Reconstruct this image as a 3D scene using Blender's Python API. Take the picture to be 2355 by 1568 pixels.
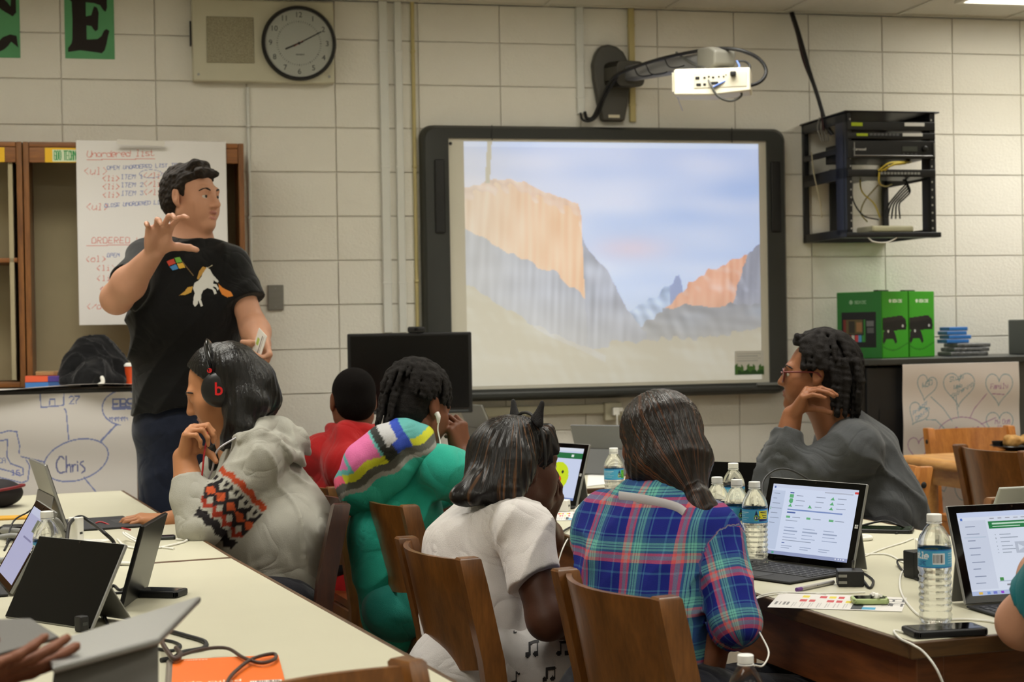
import bpy, bmesh, math, random
import numpy as np
from mathutils import Vector, Matrix, Quaternion

random.seed(7)
for _o in list(bpy.data.objects):
    bpy.data.objects.remove(_o, do_unlink=True)
SC = bpy.context.scene
COL = SC.collection
R = math.radians

# ------------------------------------------------------------------ camera
F = 3800.0                      # focal length in pixels of a 2355 x 1568 frame
CX, CY = 1177.5, 784.0
EYE = 1.30
PITCH = (CY - 755.0) / F
ROLL = 0.017
CAMP = Vector((0, 0, EYE))
_f = Vector((0, math.cos(PITCH), -math.sin(PITCH)))
_r0 = Vector((1, 0, 0))
_u0 = Vector((0, math.sin(PITCH), math.cos(PITCH)))
CR = _r0 * math.cos(ROLL) - _u0 * math.sin(ROLL)
CU = _u0 * math.cos(ROLL) + _r0 * math.sin(ROLL)
cam_d = bpy.data.cameras.new('camera')
cam = bpy.data.objects.new('camera', cam_d)
COL.objects.link(cam)
cam.matrix_world = Matrix(((CR.x, CU.x, -_f.x, 0), (CR.y, CU.y, -_f.y, 0), (CR.z, CU.z, -_f.z, EYE), (0, 0, 0, 1)))
cam_d.sensor_fit = 'HORIZONTAL'
cam_d.sensor_width = 36.0
cam_d.lens = F / 2355.0 * 36.0
cam_d.clip_start = 0.05
cam_d.clip_end = 60
cam_d.dof.use_dof = True
cam_d.dof.focus_distance = 3.9
cam_d.dof.aperture_fstop = 6.5
SC.camera = cam

# ------------------------------------------------------------------ world, exposure
SC.view_settings.view_transform = 'Standard'
SC.view_settings.look = 'None'
SC.view_settings.gamma = 1.0
SC.view_settings.use_curve_mapping = False
SC.view_settings.exposure = 0.0
SC.cycles.max_bounces = 6
SC.cycles.diffuse_bounces = 3
SC.cycles.glossy_bounces = 3
SC.cycles.transmission_bounces = 6
SC.cycles.transparent_max_bounces = 8
SC.cycles.caustics_reflective = False
SC.cycles.caustics_refractive = False
wd = bpy.data.worlds.new('world')
SC.world = wd
wd.use_nodes = True
wd.node_tree.nodes['Background'].inputs[0].default_value = (0.80, 0.80, 0.72, 1)
wd.node_tree.nodes['Background'].inputs[1].default_value = 0.12
LAMP_W = 13.2                   # watts of each ceiling troffer
LAMP_C = (1.0, 0.98, 0.925)

# ------------------------------------------------------------------ photo geometry helpers
def ray(px, py):
    return _f + CR * ((px - CX) / F) + CU * ((CY - py) / F)
def W(px, py, d):
    """world point seen at a photo pixel, d metres away"""
    return CAMP + ray(px, py) * d
def onz(px, py, z):
    r = ray(px, py)
    return CAMP + r * ((z - EYE) / r.z)
TH = math.atan(0.2327)
WT = Vector((math.cos(TH), math.sin(TH), 0))      # along the back wall, to the right
WN = Vector((math.sin(TH), -math.cos(TH), 0))     # out of the back wall, into the room
W0 = Vector((0, 7.79, 0))
def wl(px, py, n=0.0):
    """(s, z) on a plane n metres in front of the back wall"""
    r = ray(px, py)
    t = ((W0 + WN * n - CAMP).dot(WN)) / r.dot(WN)
    p = CAMP + r * t
    return (p - W0).dot(WT), p.z
def wp(s, n, z):
    return W0 + WT * s + WN * n + Vector((0, 0, z))
WROT = Matrix.Rotation(TH, 4, 'Z')                # local x along the wall, local -y into the room

# ------------------------------------------------------------------ materials
def lin(c):
    c = [v / 255.0 for v in c]
    return tuple((v / 12.92 if v <= 0.04045 else ((v + 0.055) / 1.055) ** 2.4) for v in c)
MATS = {}
class NT:
    def __init__(s, name):
        s.m = bpy.data.materials.new(name); s.m.use_nodes = True
        s.t = s.m.node_tree; s.t.nodes.clear()
        s.out = s.n('ShaderNodeOutputMaterial')
    def n(s, k, **kw):
        nd = s.t.nodes.new(k)
        for a, b in kw.items(): setattr(nd, a, b)
        return nd
    def l(s, a, b): s.t.links.new(a, b)
    def math(s, op, a, b=None, clamp=False):
        nd = s.n('ShaderNodeMath', operation=op); nd.use_clamp = clamp
        for i, v in enumerate((a, b)):
            if v is None: continue
            if isinstance(v, (int, float)): nd.inputs[i].default_value = v
            else: s.l(v, nd.inputs[i])
        return nd.outputs[0]
    def mix(s, fac, a, b, blend='MIX'):
        nd = s.n('ShaderNodeMix', data_type='RGBA', blend_type=blend)
        for i, v in ((0, fac), (6, a), (7, b)):
            if isinstance(v, (int, float)): nd.inputs[i].default_value = v
            elif isinstance(v, tuple): nd.inputs[i].default_value = (*v[:3], 1)
            else: s.l(v, nd.inputs[i])
        return nd.outputs[2]
    def noise(s, vec, scale, detail=3, rough=0.55):
        nd = s.n('ShaderNodeTexNoise'); nd.inputs['Scale'].default_value = scale
        nd.inputs['Detail'].default_value = detail; nd.inputs['Roughness'].default_value = rough
        if vec is not None: s.l(vec, nd.inputs['Vector'])
        return nd.outputs['Fac']
    def coord(s, kind='Object', scale=None):
        c = s.n('ShaderNodeTexCoord').outputs[kind]
        if scale:
            mp = s.n('ShaderNodeMapping'); mp.inputs['Scale'].default_value = scale
            s.l(c, mp.inputs['Vector']); return mp.outputs[0]
        return c

def M(name, rgb=(128, 128, 128), rough=0.6, metal=0.0, var=0.0, vscale=8.0, bump=0.0, bscale=60.0, stretch=None,
      attr=None, emit=None, estr=0.0, coat=0.0, spec=0.5, trans=0.0, ior=1.45, alpha=1.0, sheen=0.0, rvar=0.0, crease=0.0):
    if name in MATS: return MATS[name]
    T = NT(name)
    b = T.n('ShaderNodeBsdfPrincipled'); T.l(b.outputs[0], T.out.inputs[0])
    b.inputs['Roughness'].default_value = rough
    b.inputs['Metallic'].default_value = metal
    b.inputs['Coat Weight'].default_value = coat
    b.inputs['Specular IOR Level'].default_value = spec
    b.inputs['Transmission Weight'].default_value = trans
    b.inputs['IOR'].default_value = ior
    b.inputs['Alpha'].default_value = alpha
    b.inputs['Sheen Weight'].default_value = sheen
    base = lin(rgb)
    src = (*base, 1)
    vec = T.coord('Object', stretch)
    if attr:
        a = T.n('ShaderNodeAttribute', attribute_name=attr); src = a.outputs['Color']
    if var > 0 or attr is None:
        nf = T.noise(vec, vscale, 4)
        dark = T.math('SUBTRACT', 1.0, T.math('MULTIPLY', T.math('SUBTRACT', nf, 0.35, True), max(var, 0.02) * 3.0), True)
        gm = T.n('ShaderNodeCombineColor')
        for i in range(3): T.l(dark, gm.inputs[i])
        src = T.mix(1.0, src, gm.outputs[0], 'MULTIPLY')
    if isinstance(src, tuple): b.inputs['Base Color'].default_value = src
    else: T.l(src, b.inputs['Base Color'])
    if rvar > 0:
        rn = T.noise(vec, vscale * 1.7, 3)
        T.l(T.math('ADD', rough - rvar * 0.5, T.math('MULTIPLY', rn, rvar)), b.inputs['Roughness'])
    if bump > 0:
        bp = T.n('ShaderNodeBump'); bp.inputs['Strength'].default_value = bump; bp.inputs['Distance'].default_value = 0.01
        T.l(T.noise(vec, bscale, 4), bp.inputs['Height']); T.l(bp.outputs[0], b.inputs['Normal'])
        if crease > 0:      # soft creases in cloth
            nz = T.n('ShaderNodeTexNoise'); nz.inputs['Scale'].default_value = 5.0; nz.inputs['Detail'].default_value = 2.5; nz.inputs['Distortion'].default_value = 1.4
            T.l(vec, nz.inputs['Vector'])
            rd = T.math('POWER', T.math('SUBTRACT', 1.0, T.math('MULTIPLY', T.math('ABSOLUTE', T.math('SUBTRACT', nz.outputs['Fac'], .5)), 5.0), True), 2.0)
            b2 = T.n('ShaderNodeBump'); b2.inputs['Strength'].default_value = crease; b2.inputs['Distance'].default_value = 0.012; b2.invert = True
            T.l(rd, b2.inputs['Height']); T.l(bp.outputs[0], b2.inputs['Normal']); T.l(b2.outputs[0], b.inputs['Normal'])
    if emit is not None:
        if emit == 'attr': T.l(a.outputs['Color'], b.inputs['Emission Color'])
        else: b.inputs['Emission Color'].default_value = (*lin(emit), 1)
        b.inputs['Emission Strength'].default_value = estr
    MATS[name] = T.m
    return T.m

def wood(name, c1, c2, scale=(1.2, 14, 14), rough=0.35, coat=0.25):
    if name in MATS: return MATS[name]
    T = NT(name)
    b = T.n('ShaderNodeBsdfPrincipled'); T.l(b.outputs[0], T.out.inputs[0])
    v = T.coord('Object', scale)
    n1 = T.noise(v, 3.0, 5, 0.6); n2 = T.noise(v, 14.0, 3, 0.6)
    f = T.math('ADD', T.math('MULTIPLY', n1, 0.75), T.math('MULTIPLY', n2, 0.35))
    r = T.n('ShaderNodeValToRGB'); T.l(f, r.inputs[0])
    r.color_ramp.elements[0].position = 0.36; r.color_ramp.elements[0].color = (*lin(c1), 1)
    r.color_ramp.elements[1].position = 0.68; r.color_ramp.elements[1].color = (*lin(c2), 1)
    T.l(r.outputs[0], b.inputs['Base Color'])
    b.inputs['Roughness'].default_value = rough; b.inputs['Coat Weight'].default_value = coat; b.inputs['Coat Roughness'].default_value = 0.25
    bp = T.n('ShaderNodeBump'); bp.inputs['Strength'].default_value = 0.08; bp.inputs['Distance'].default_value = 0.004
    T.l(n2, bp.inputs['Height']); T.l(bp.outputs[0], b.inputs['Normal'])
    MATS[name] = T.m
    return T.m

# ------------------------------------------------------------------ objects
def link(name, me, mat=None, parent=None, mw=None):
    o = bpy.data.objects.new(name, me)
    COL.objects.link(o)
    if mat is not None and me is not None and len(me.materials) == 0:
        for m in (mat if isinstance(mat, (list, tuple)) else [mat]): me.materials.append(m)
    if parent is not None: o.parent = parent
    if mw is not None:
        if parent is not None: o.matrix_local = mw
        else: o.matrix_world = mw
    return o
def tag(o, label=None, cat=None, group=None, kind=None):
    if label: o['label'] = label
    if cat: o['category'] = cat
    if group: o['group'] = group
    if kind: o['kind'] = kind
    return o
def thing(name, label, cat, mw=None, group=None, kind=None):
    o = bpy.data.objects.new(name, None); COL.objects.link(o); o.empty_display_size = 0.05
    if mw is not None: o.matrix_world = mw
    return tag(o, label, cat, group, kind)
def T3(x, y=None, z=None):
    return Matrix.Translation(Vector(x) if y is None else Vector((x, y, z)))
def RZ(a): return Matrix.Rotation(a, 4, 'Z')
def RX(a): return Matrix.Rotation(a, 4, 'X')
def RY(a): return Matrix.Rotation(a, 4, 'Y')
def frame(o, x, y, z):
    """matrix from an origin and three axes"""
    return Matrix(((x[0], y[0], z[0], o[0]), (x[1], y[1], z[1], o[1]), (x[2], y[2], z[2], o[2]), (0, 0, 0, 1)))
def wall_m(s, n, z):
    return T3(wp(s, n, z)) @ WROT

def fin(bm, name, smooth=False, angle=None):
    me = bpy.data.meshes.new(name)
    bmesh.ops.recalc_face_normals(bm, faces=bm.faces)
    bm.to_mesh(me); bm.free()
    if smooth or angle:
        for p in me.polygons: p.use_smooth = True
        if angle == 40:      # area-weighted normals keep large flats flat next to small bevels
            vn = np.zeros((len(me.vertices), 3))
            for p in me.polygons:
                w = np.array(p.normal[:]) * p.area
                for i in p.vertices: vn[i] += w
            L = np.linalg.norm(vn, axis=1, keepdims=True); vn = np.where(L > 1e-12, vn / np.maximum(L, 1e-12), (0, 0, 1.0))
            me.normals_split_custom_set_from_vertices([tuple(v) for v in vn])
        elif angle:
            try: me.set_sharp_from_angle(angle=R(angle))
            except Exception: pass
    return me
def box(name, sx, sy, sz, bev=0.0, seg=2, c=(0, 0, 0)):
    bm = bmesh.new()
    bmesh.ops.create_cube(bm, size=1.0)
    bmesh.ops.scale(bm, vec=(sx, sy, sz), verts=bm.verts)
    bmesh.ops.translate(bm, vec=c, verts=bm.verts)
    if bev > 0:
        bmesh.ops.bevel(bm, geom=bm.edges[:], offset=bev, segments=seg, profile=0.5, affect='EDGES')
    return fin(bm, name, angle=40 if bev > 0 else None)
def box2(name, lo, hi, bev=0.0, seg=2):
    return box(name, hi[0] - lo[0], hi[1] - lo[1], hi[2] - lo[2], bev, seg, [(a + b) / 2 for a, b in zip(lo, hi)])
def lathe(name, prof, n=32, angle=50):
    """prof: list of (r, z)"""
    bm = bmesh.new(); rings = []
    for r, z in prof:
        if r < 1e-6: rings.append([bm.verts.new((0, 0, z))])
        else: rings.append([bm.verts.new((r * math.cos(2 * math.pi * i / n), r * math.sin(2 * math.pi * i / n), z)) for i in range(n)])
    for a, b in zip(rings, rings[1:]):
        for i in range(n):
            j = (i + 1) % n
            if len(a) == 1 and len(b) == 1: continue
            if len(a) == 1: bm.faces.new((a[0], b[j], b[i]))
            elif len(b) == 1: bm.faces.new((a[i], a[j], b[0]))
            else: bm.faces.new((a[i], a[j], b[j], b[i]))
    return fin(bm, name, angle=angle)
def cyl(name, r, h, n=24, bev=0.0):
    if bev > 0: return lathe(name, [(0, 0), (r - bev, 0), (r, bev), (r, h - bev), (r - bev, h), (0, h)], n)
    return lathe(name, [(0, 0), (r, 0), (r, h), (0, h)], n)
def prism(name, pts, h, bev=0.0, seg=2):
    """polygon in xy extruded 0..h along z"""
    bm = bmesh.new()
    lo = [bm.verts.new((x, y, 0)) for x, y in pts]
    f = bm.faces.new(lo)
    ex = bmesh.ops.extrude_face_region(bm, geom=[f])
    bmesh.ops.translate(bm, vec=(0, 0, h), verts=[v for v in ex['geom'] if isinstance(v, bmesh.types.BMVert)])
    if bev > 0:
        bmesh.ops.bevel(bm, geom=bm.edges[:], offset=bev, segments=seg, profile=0.5, affect='EDGES')
    me = fin(bm, name, angle=40 if bev else None)
    return me
def rrect(w, h, r, n=5, cx=0, cy=0):
    pts = []
    for k, (sx, sy) in enumerate(((1, 1), (-1, 1), (-1, -1), (1, -1))):
        for i in range(n + 1):
            a = math.pi / 2 * (k + i / n)
            pts.append((cx + sx * (w / 2 - r) + r * math.cos(a), cy + sy * (h / 2 - r) + r * math.sin(a)))
    return pts
def cr(pts, n=6):
    """Catmull-Rom through points"""
    P = [Vector(p) for p in pts]
    if len(P) < 3: return P
    P = [P[0] * 2 - P[1]] + P + [P[-1] * 2 - P[-2]]
    out = []
    for i in range(1, len(P) - 2):
        a, b, c, d = P[i - 1:i + 3]
        for k in range(n):
            t = k / n
            out.append(0.5 * ((2 * b) + (c - a) * t + (2 * a - 5 * b + 4 * c - d) * t * t + (3 * b - a - 3 * c + d) * t ** 3))
    out.append(P[-2])
    return out
def tube(name, pts, r, sub=6, n=8, flat=1.0, closed=False):
    P = cr(pts, sub) if sub > 1 else [Vector(p) for p in pts]
    rr = r if isinstance(r, (list, tuple)) else None
    bm = bmesh.new(); rings = []
    up = Vector((0, 0, 1)); L = len(P)
    for i, p in enumerate(P):
        t = (P[min(i + 1, L - 1)] - P[max(i - 1, 0)])
        t = t.normalized() if t.length > 1e-9 else Vector((1, 0, 0))
        a = up - t * up.dot(t)
        if a.length < 0.05: a = Vector((1, 0, 0)) - t * t.x
        a.normalize(); up = a; b = t.cross(a)
        q = r if rr is None else np.interp(i / max(L - 1, 1), np.linspace(0, 1, len(rr)), rr)
        rings.append([bm.verts.new(p + (a * math.cos(2 * math.pi * k / n) * max(flat, 0 if flat > 0 else 1) + b * math.sin(2 * math.pi * k / n) * (1 if flat > 0 else -flat)) * q) for k in range(n)])
    for a, b in zip(rings, rings[1:]):
        for k in range(n): bm.faces.new((a[k], a[(k + 1) % n], b[(k + 1) % n], b[k]))
    if closed:
        a, b = rings[-1], rings[0]
        for k in range(n): bm.faces.new((a[k], a[(k + 1) % n], b[(k + 1) % n], b[k]))
    else:
        bm.faces.new(rings[0][::-1]); bm.faces.new(rings[-1])
    return fin(bm, name, angle=60)
def loft(name, rings, cap=True, angle=39):
    bm = bmesh.new()
    rg = [[bm.verts.new(p) for p in r] for r in rings]
    n = len(rg[0])
    for a, b in zip(rg, rg[1:]):
        for k in range(n): bm.faces.new((a[k], a[(k + 1) % n], b[(k + 1) % n], b[k]))
    if cap: bm.faces.new(rg[0][::-1]); bm.faces.new(rg[-1])
    return fin(bm, name, angle=angle)
def from_np(name, v, f, cols=None, smooth=False):
    me = bpy.data.meshes.new(name)
    me.vertices.add(len(v)); me.vertices.foreach_set('co', np.asarray(v, np.float32).ravel())
    k = f.shape[1]
    me.loops.add(f.size); me.loops.foreach_set('vertex_index', f.astype(np.int32).ravel())
    me.polygons.add(len(f)); me.polygons.foreach_set('loop_start', np.arange(0, f.size, k, dtype=np.int32))
    me.polygons.foreach_set('loop_total', np.full(len(f), k, np.int32))
    if smooth: me.polygons.foreach_set('use_smooth', np.ones(len(f), bool))
    me.update(calc_edges=True)
    if cols is not None:
        dom = 'POINT' if len(cols) == len(v) else 'FACE'
        ca = me.attributes.new('Col', 'FLOAT_COLOR', dom)
        c4 = np.ones((len(cols), 4), np.float32); c4[:, :3] = cols
        ca.data.foreach_set('color', c4.ravel())
    return me
def srgb2lin(a):
    a = np.asarray(a, np.float32) / 255.0
    return np.where(a <= 0.04045, a / 12.92, ((a + 0.055) / 1.055) ** 2.4)
def panel(name, w, h, nx, ny, paint, shape=None):
    """printed sheet: grid in xz (x -w/2..w/2, z 0..h), faces -y; paint(U, V) -> sRGB 0..255, U right, V up"""
    x = np.linspace(-w / 2, w / 2, nx + 1); z = np.linspace(0, h, ny + 1)
    X, Z = np.meshgrid(x, z)
    Y = np.zeros_like(X) if shape is None else shape(X, Z)
    v = np.stack([X.ravel(), Y.ravel(), Z.ravel()], 1)
    i = np.arange(nx * ny); r, c = i // nx, i % nx
    a = r * (nx + 1) + c
    f = np.stack([a, a + 1, a + nx + 2, a + nx + 1], 1)
    U, V = np.meshgrid((np.arange(nx) + .5) / nx, (np.arange(ny) + .5) / ny)
    cols = srgb2lin(paint(U.ravel(), V.ravel()))
    return from_np(name, v, f, cols, smooth=shape is not None)
def solid_panel(o, t):
    md = o.modifiers.new('thick', 'SOLIDIFY'); md.thickness = t; md.offset = 1
    return o

# ---- small painter: an RGB picture made of rectangles, discs, lines and bitmap letters
FONT = {}
_glyphs = {
 'A':'0E11111F111111','B':'1E11111E11111E','C':'0E11101010110E','D':'1E11111111111E','E':'1F10101E10101F','F':'1F10101E101010','G':'0E11101711110F','H':'1111111F111111','I':'0E04040404040E','J':'0702020202120C','K':'11121418141211','L':'1010101010101F','M':'111B1515111111','N':'11191513111111','O':'0E11111111110E','P':'1E11111E101010','Q':'0E11111115120D','R':'1E11111E141211','S':'0F10100E01011E','T':'1F040404040404','U':'1111111111110E','V':'11111111110A04','W':'11111115151B11','X':'11110A040A1111','Y':'11110A04040404','Z':'1F01020408101F',
 '0':'0E11131519110E','1':'040C040404040E','2':'0E11010204081F','3':'1F02040201110E','4':'02060A121F0202','5':'1F101E0101110E','6':'0608101E11110E','7':'1F010204080808','8':'0E11110E11110E','9':'0E11110F01020C','<':'02040810080402','>':'08040201020408','/':'00010204081000','-':'0000001F000000','.':'00000000000C0C',' ':'00000000000000','!':'04040404040004',
 'a':'00000E010F110F','b':'10101619111E00','c':'00000E1010110E','d':'01010D1311110F','e':'00000E111F100E','f':'0609081C080808','g':'000F110F01110E','h':'10101619111111','i':'04000C0404040E','j':'0200060202120C','k':'10101214181412','l':'0C04040404040E','m':'00001A15151111','n':'00001619111111','o':'00000E1111110E','p':'00001E111E1010','q':'00000D130F0101','r':'00001619101010','s':'00000E100E011E','t':'08081C08080906','u':'0000111111130D','v':'00001111110A04','w':'0000111115150A','x':'0000110A040A11','y':'000011110F010E','z':'00001F0204081F'}
for _k, _v in _glyphs.items():
    if len(_v) < 14: _v = _v[:13] + '0' + _v[13:]
    FONT[_k] = [int(_v[2 * i:2 * i + 2], 16) for i in range(7)]
class Pic:
    """raster used to colour a printed sheet; x right, y DOWN, both 0..1"""
    def __init__(s, nx, ny, bg): s.nx, s.ny = nx, ny; s.a = np.zeros((ny, nx, 3), np.float32) + np.array(bg, np.float32)
    def rect(s, x0, y0, x1, y1, c):
        s.a[int(round(y0 * s.ny)):max(int(round(y1 * s.ny)), int(round(y0 * s.ny)) + 1), int(round(x0 * s.nx)):max(int(round(x1 * s.nx)), int(round(x0 * s.nx)) + 1)] = c
    def mask(s, fn, c):
        U, V = np.meshgrid((np.arange(s.nx) + .5) / s.nx, (np.arange(s.ny) + .5) / s.ny)
        s.a[fn(U, V)] = c
    def disc(s, x, y, r, c, asp=1.0):
        s.mask(lambda U, V: (U - x) ** 2 + ((V - y) / asp) ** 2 < r * r, c)
    def poly(s, pts, c):
        U, V = np.meshgrid((np.arange(s.nx) + .5) / s.nx, (np.arange(s.ny) + .5) / s.ny)
        ins = np.zeros(U.shape, bool); n = len(pts)
        for i in range(n):
            (x0, y0), (x1, y1) = pts[i], pts[(i + 1) % n]
            if y0 == y1: continue
            cnd = ((y0 > V) != (y1 > V)) & (U < (x1 - x0) * (V - y0) / (y1 - y0) + x0)
            ins ^= cnd
        s.a[ins] = c
    def line(s, pts, wd, c, asp=None):
        asp = asp or s.nx / s.ny
        U, V = np.meshgrid((np.arange(s.nx) + .5) / s.nx, (np.arange(s.ny) + .5) / s.ny)
        for (x0, y0), (x1, y1) in zip(pts, pts[1:]):
            dx, dy = (x1 - x0) * asp, (y1 - y0); L = dx * dx + dy * dy + 1e-12
            t = np.clip(((U - x0) * asp * dx + (V - y0) * dy) / L, 0, 1)
            d = np.hypot((U - x0) * asp - t * dx, (V - y0) - t * dy)
            s.a[d < wd] = c
    def text(s, txt, x, y, hgt, c, adv=0.95, slant=0.0, rise=0.0, bold=0.0, xs=1.0):
        """x, y top left; hgt as a share of the height; strokes drawn smooth"""
        px = hgt / 7.0; asp = s.nx / s.ny / xs; asp0 = s.nx / s.ny
        X = x
        for ch in txt:
            g = FONT.get(ch)
            if g is None: X += 6 * px / asp * adv; continue
            cells = [(r, q) for r in range(7) for q in range(5) if g[r] >> (4 - q) & 1]
            yb = y - (X - x) * rise
            for r, q in cells:
                cx = X + (q + .5 + slant * (3 - r)) * px / asp; cy = yb + (r + .5) * px
                for dr, dq in ((0, 1), (1, 0), (1, 1), (1, -1), (0, 0)):
                    if (r + dr, q + dq) in cells and (dr, dq) != (0, 0):
                        if dr and dq and ((r, q + dq) in cells or (r + dr, q) in cells): continue
                        ex = X + (q + dq + .5 + slant * (3 - r - dr)) * px / asp; ey = yb + (r + dr + .5) * px
                        s._seg(cx, cy, ex, ey, px * (0.42 + bold) * xs ** .5, c, asp0)
                if bold > -1: s._seg(cx, cy, cx, cy, px * (0.42 + bold) * xs ** .5, c, asp0)
            X += 6 * px / asp * adv
    def _seg(s, x0, y0, x1, y1, wd, c, asp):
        i0 = max(int((min(x0, x1) - wd / asp) * s.nx) - 1, 0); i1 = min(int((max(x0, x1) + wd / asp) * s.nx) + 2, s.nx)
        j0 = max(int((min(y0, y1) - wd) * s.ny) - 1, 0); j1 = min(int((max(y0, y1) + wd) * s.ny) + 2, s.ny)
        if i1 <= i0 or j1 <= j0: return
        U, V = np.meshgrid((np.arange(i0, i1) + .5) / s.nx, (np.arange(j0, j1) + .5) / s.ny)
        dx, dy = (x1 - x0) * asp, (y1 - y0); L = dx * dx + dy * dy + 1e-12
        t = np.clip(((U - x0) * asp * dx + (V - y0) * dy) / L, 0, 1)
        d = np.hypot((U - x0) * asp - t * dx, (V - y0) - t * dy)
        s.a[j0:j1, i0:i1][d < max(wd, 0.5 / s.ny)] = c
    def fn(s):
        def f(U, V):
            return s.a[np.clip(((1 - V) * s.ny).astype(int), 0, s.ny - 1), np.clip((U * s.nx).astype(int), 0, s.nx - 1)]
        return f
    def mesh(s, name, w, h, shape=None): return panel(name, w, h, s.nx, s.ny, s.fn(), shape)
def swave(P, seed, freq, n=7):
    rg = np.random.RandomState(seed); o = 0
    for _ in range(n):
        k = rg.normal(size=P.shape[-1]); k = k / np.linalg.norm(k) * freq * rg.uniform(.6, 1.6)
        o = o + np.sin(P @ k.astype(np.float32) + rg.uniform(0, 6.28))
    return o / n ** .5

# ------------------------------------------------------------------ implicit surfaces: soft bodies, hair and cloth
def _vec(p): return np.array([p[0], p[1], p[2]], np.float32)
class Sdf:
    def __init__(s, h=0.005): s.h = h; s.p = []; s.disp = []
    def cap(s, a, b, ra, rb=None, k=0.02, tag=0, axis=None, fac=1.0, cuts=(), sub=False):
        rb = ra if rb is None else rb
        s.p.append(('cap', _vec(a), _vec(b), ra, rb, k, tag, None if axis is None else _vec(Vector(axis).normalized()), fac, [(_vec(c[0]), _vec(Vector(c[1]).normalized())) for c in cuts], sub)); return s
    def ell(s, c, r, rot=None, k=0.02, tag=0, cuts=(), sub=False):
        r = (r, r, r) if isinstance(r, (int, float)) else r
        m = np.eye(3, dtype=np.float32) if rot is None else np.array([[rot[i][j] for j in range(3)] for i in range(3)], np.float32)
        s.p.append(('ell', _vec(c), np.array(r, np.float32), m, 0, k, tag, None, 1, [(_vec(q[0]), _vec(Vector(q[1]).normalized())) for q in cuts], sub)); return s
    def chain(s, pts, rad, k=0.02, **kw):
        for i in range(len(pts) - 1): s.cap(pts[i], pts[i + 1], rad[i], rad[i + 1], k, **kw)
        return s
    def bake(s):
        h = s.h; lo = np.full(3, 9e9); hi = -lo
        bx = []
        for p in s.p:
            if p[0] == 'cap':
                m = max(p[3], p[4]) * max(1, p[8]); a = np.minimum(p[1], p[2]) - m; b = np.maximum(p[1], p[2]) + m
            else:
                e = np.sqrt(((p[3] * p[2][None, :]) ** 2).sum(1)); a = p[1] - e; b = p[1] + e
            g = p[5] * 1.3 / min(1.0, max(p[8], .45)) + 3 * h
            bx.append((a - g, b + g))
            if not p[10]: lo = np.minimum(lo, a - 3 * h - p[5] * .3); hi = np.maximum(hi, b + 3 * h + p[5] * .3)
        n = np.ceil((hi - lo) / h).astype(int) + 1
        d = np.full(n, 1.0, np.float32); tg = np.zeros(n, np.int8)
        for p, (a, b) in zip(s.p, bx):
            i0 = np.clip(np.floor((a - lo) / h).astype(int), 0, n); i1 = np.clip(np.ceil((b - lo) / h).astype(int) + 1, 0, n)
            if (i1 <= i0).any(): continue
            X = (lo[0] + h * np.arange(i0[0], i1[0])).astype(np.float32)[:, None, None]
            Y = (lo[1] + h * np.arange(i0[1], i1[1])).astype(np.float32)[None, :, None]
            Z = (lo[2] + h * np.arange(i0[2], i1[2])).astype(np.float32)[None, None, :]
            if p[0] == 'cap':
                A, B = p[1], p[2]; x, y, z = X - A[0], Y - A[1], Z - A[2]; ba = B - A
                if p[7] is not None:
                    ax = p[7]; q = (x * ax[0] + y * ax[1] + z * ax[2]) * (1 / p[8] - 1)
                    x, y, z = x + q * ax[0], y + q * ax[1], z + q * ax[2]
                    ba = ba + ax * (ba @ ax) * (1 / p[8] - 1)
                t = np.clip((x * ba[0] + y * ba[1] + z * ba[2]) / max(float(ba @ ba), 1e-9), 0, 1)
                q = np.sqrt((x - t * ba[0]) ** 2 + (y - t * ba[1]) ** 2 + (z - t * ba[2]) ** 2) - (p[3] + (p[4] - p[3]) * t)
                if p[8] < 1: q = q * max(p[8], .5)
            else:
                c, r, m = p[1], p[2], p[3]; x, y, z = X - c[0], Y - c[1], Z - c[2]
                l = [(x * m[0, i] + y * m[1, i] + z * m[2, i]) / r[i] for i in range(3)]
                k0 = np.sqrt(l[0] ** 2 + l[1] ** 2 + l[2] ** 2)
                k1 = np.sqrt((l[0] / r[0]) ** 2 + (l[1] / r[1]) ** 2 + (l[2] / r[2]) ** 2) + 1e-9
                q = k0 * (k0 - 1) / k1
            for c, nn in p[9]:
                q = np.maximum(q, (X - c[0]) * nn[0] + (Y - c[1]) * nn[1] + (Z - c[2]) * nn[2])
            sl = tuple(slice(i0[i], i1[i]) for i in range(3)); D = d[sl]; k = p[5]
            if p[10]:
                hh = np.maximum(k - np.abs(-q - D), 0) / max(k, 1e-6)
                d[sl] = np.maximum(D, -q) + hh * hh * k * .25
            else:
                tw = tg[sl]; tw[q < D] = p[6]
                hh = np.maximum(k - np.abs(D - q), 0) / max(k, 1e-6)
                d[sl] = np.minimum(D, q) - hh * hh * k * .25
        if s.disp:
            ii = np.nonzero(np.abs(d) < 0.05)
            P = (lo + h * np.stack(ii, 1)).astype(np.float32)
            for fn in s.disp: d[ii] += fn(P, tg[ii]).astype(np.float32)
        d[0], d[-1], d[:, 0], d[:, -1], d[:, :, 0], d[:, :, -1] = 1, 1, 1, 1, 1, 1
        return d, tg, lo
    def nets(s):
        d, tg, lo = s.bake(); h = s.h
        ins = d < 0
        cnt = np.zeros(tuple(v - 1 for v in d.shape), np.int8)
        for i in (0, 1):
            for j in (0, 1):
                for k in (0, 1): cnt += ins[i:d.shape[0] - 1 + i, j:d.shape[1] - 1 + j, k:d.shape[2] - 1 + k]
        act = (cnt > 0) & (cnt < 8)
        I = np.nonzero(act); N = len(I[0])
        ids = np.full(act.shape, -1, np.int32); ids[I] = np.arange(N)
        pos = np.zeros((N, 3), np.float32); c = np.zeros(N, np.float32)
        cor = {}
        for i in (0, 1):
            for j in (0, 1):
                for k in (0, 1): cor[i, j, k] = d[I[0] + i, I[1] + j, I[2] + k]
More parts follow.
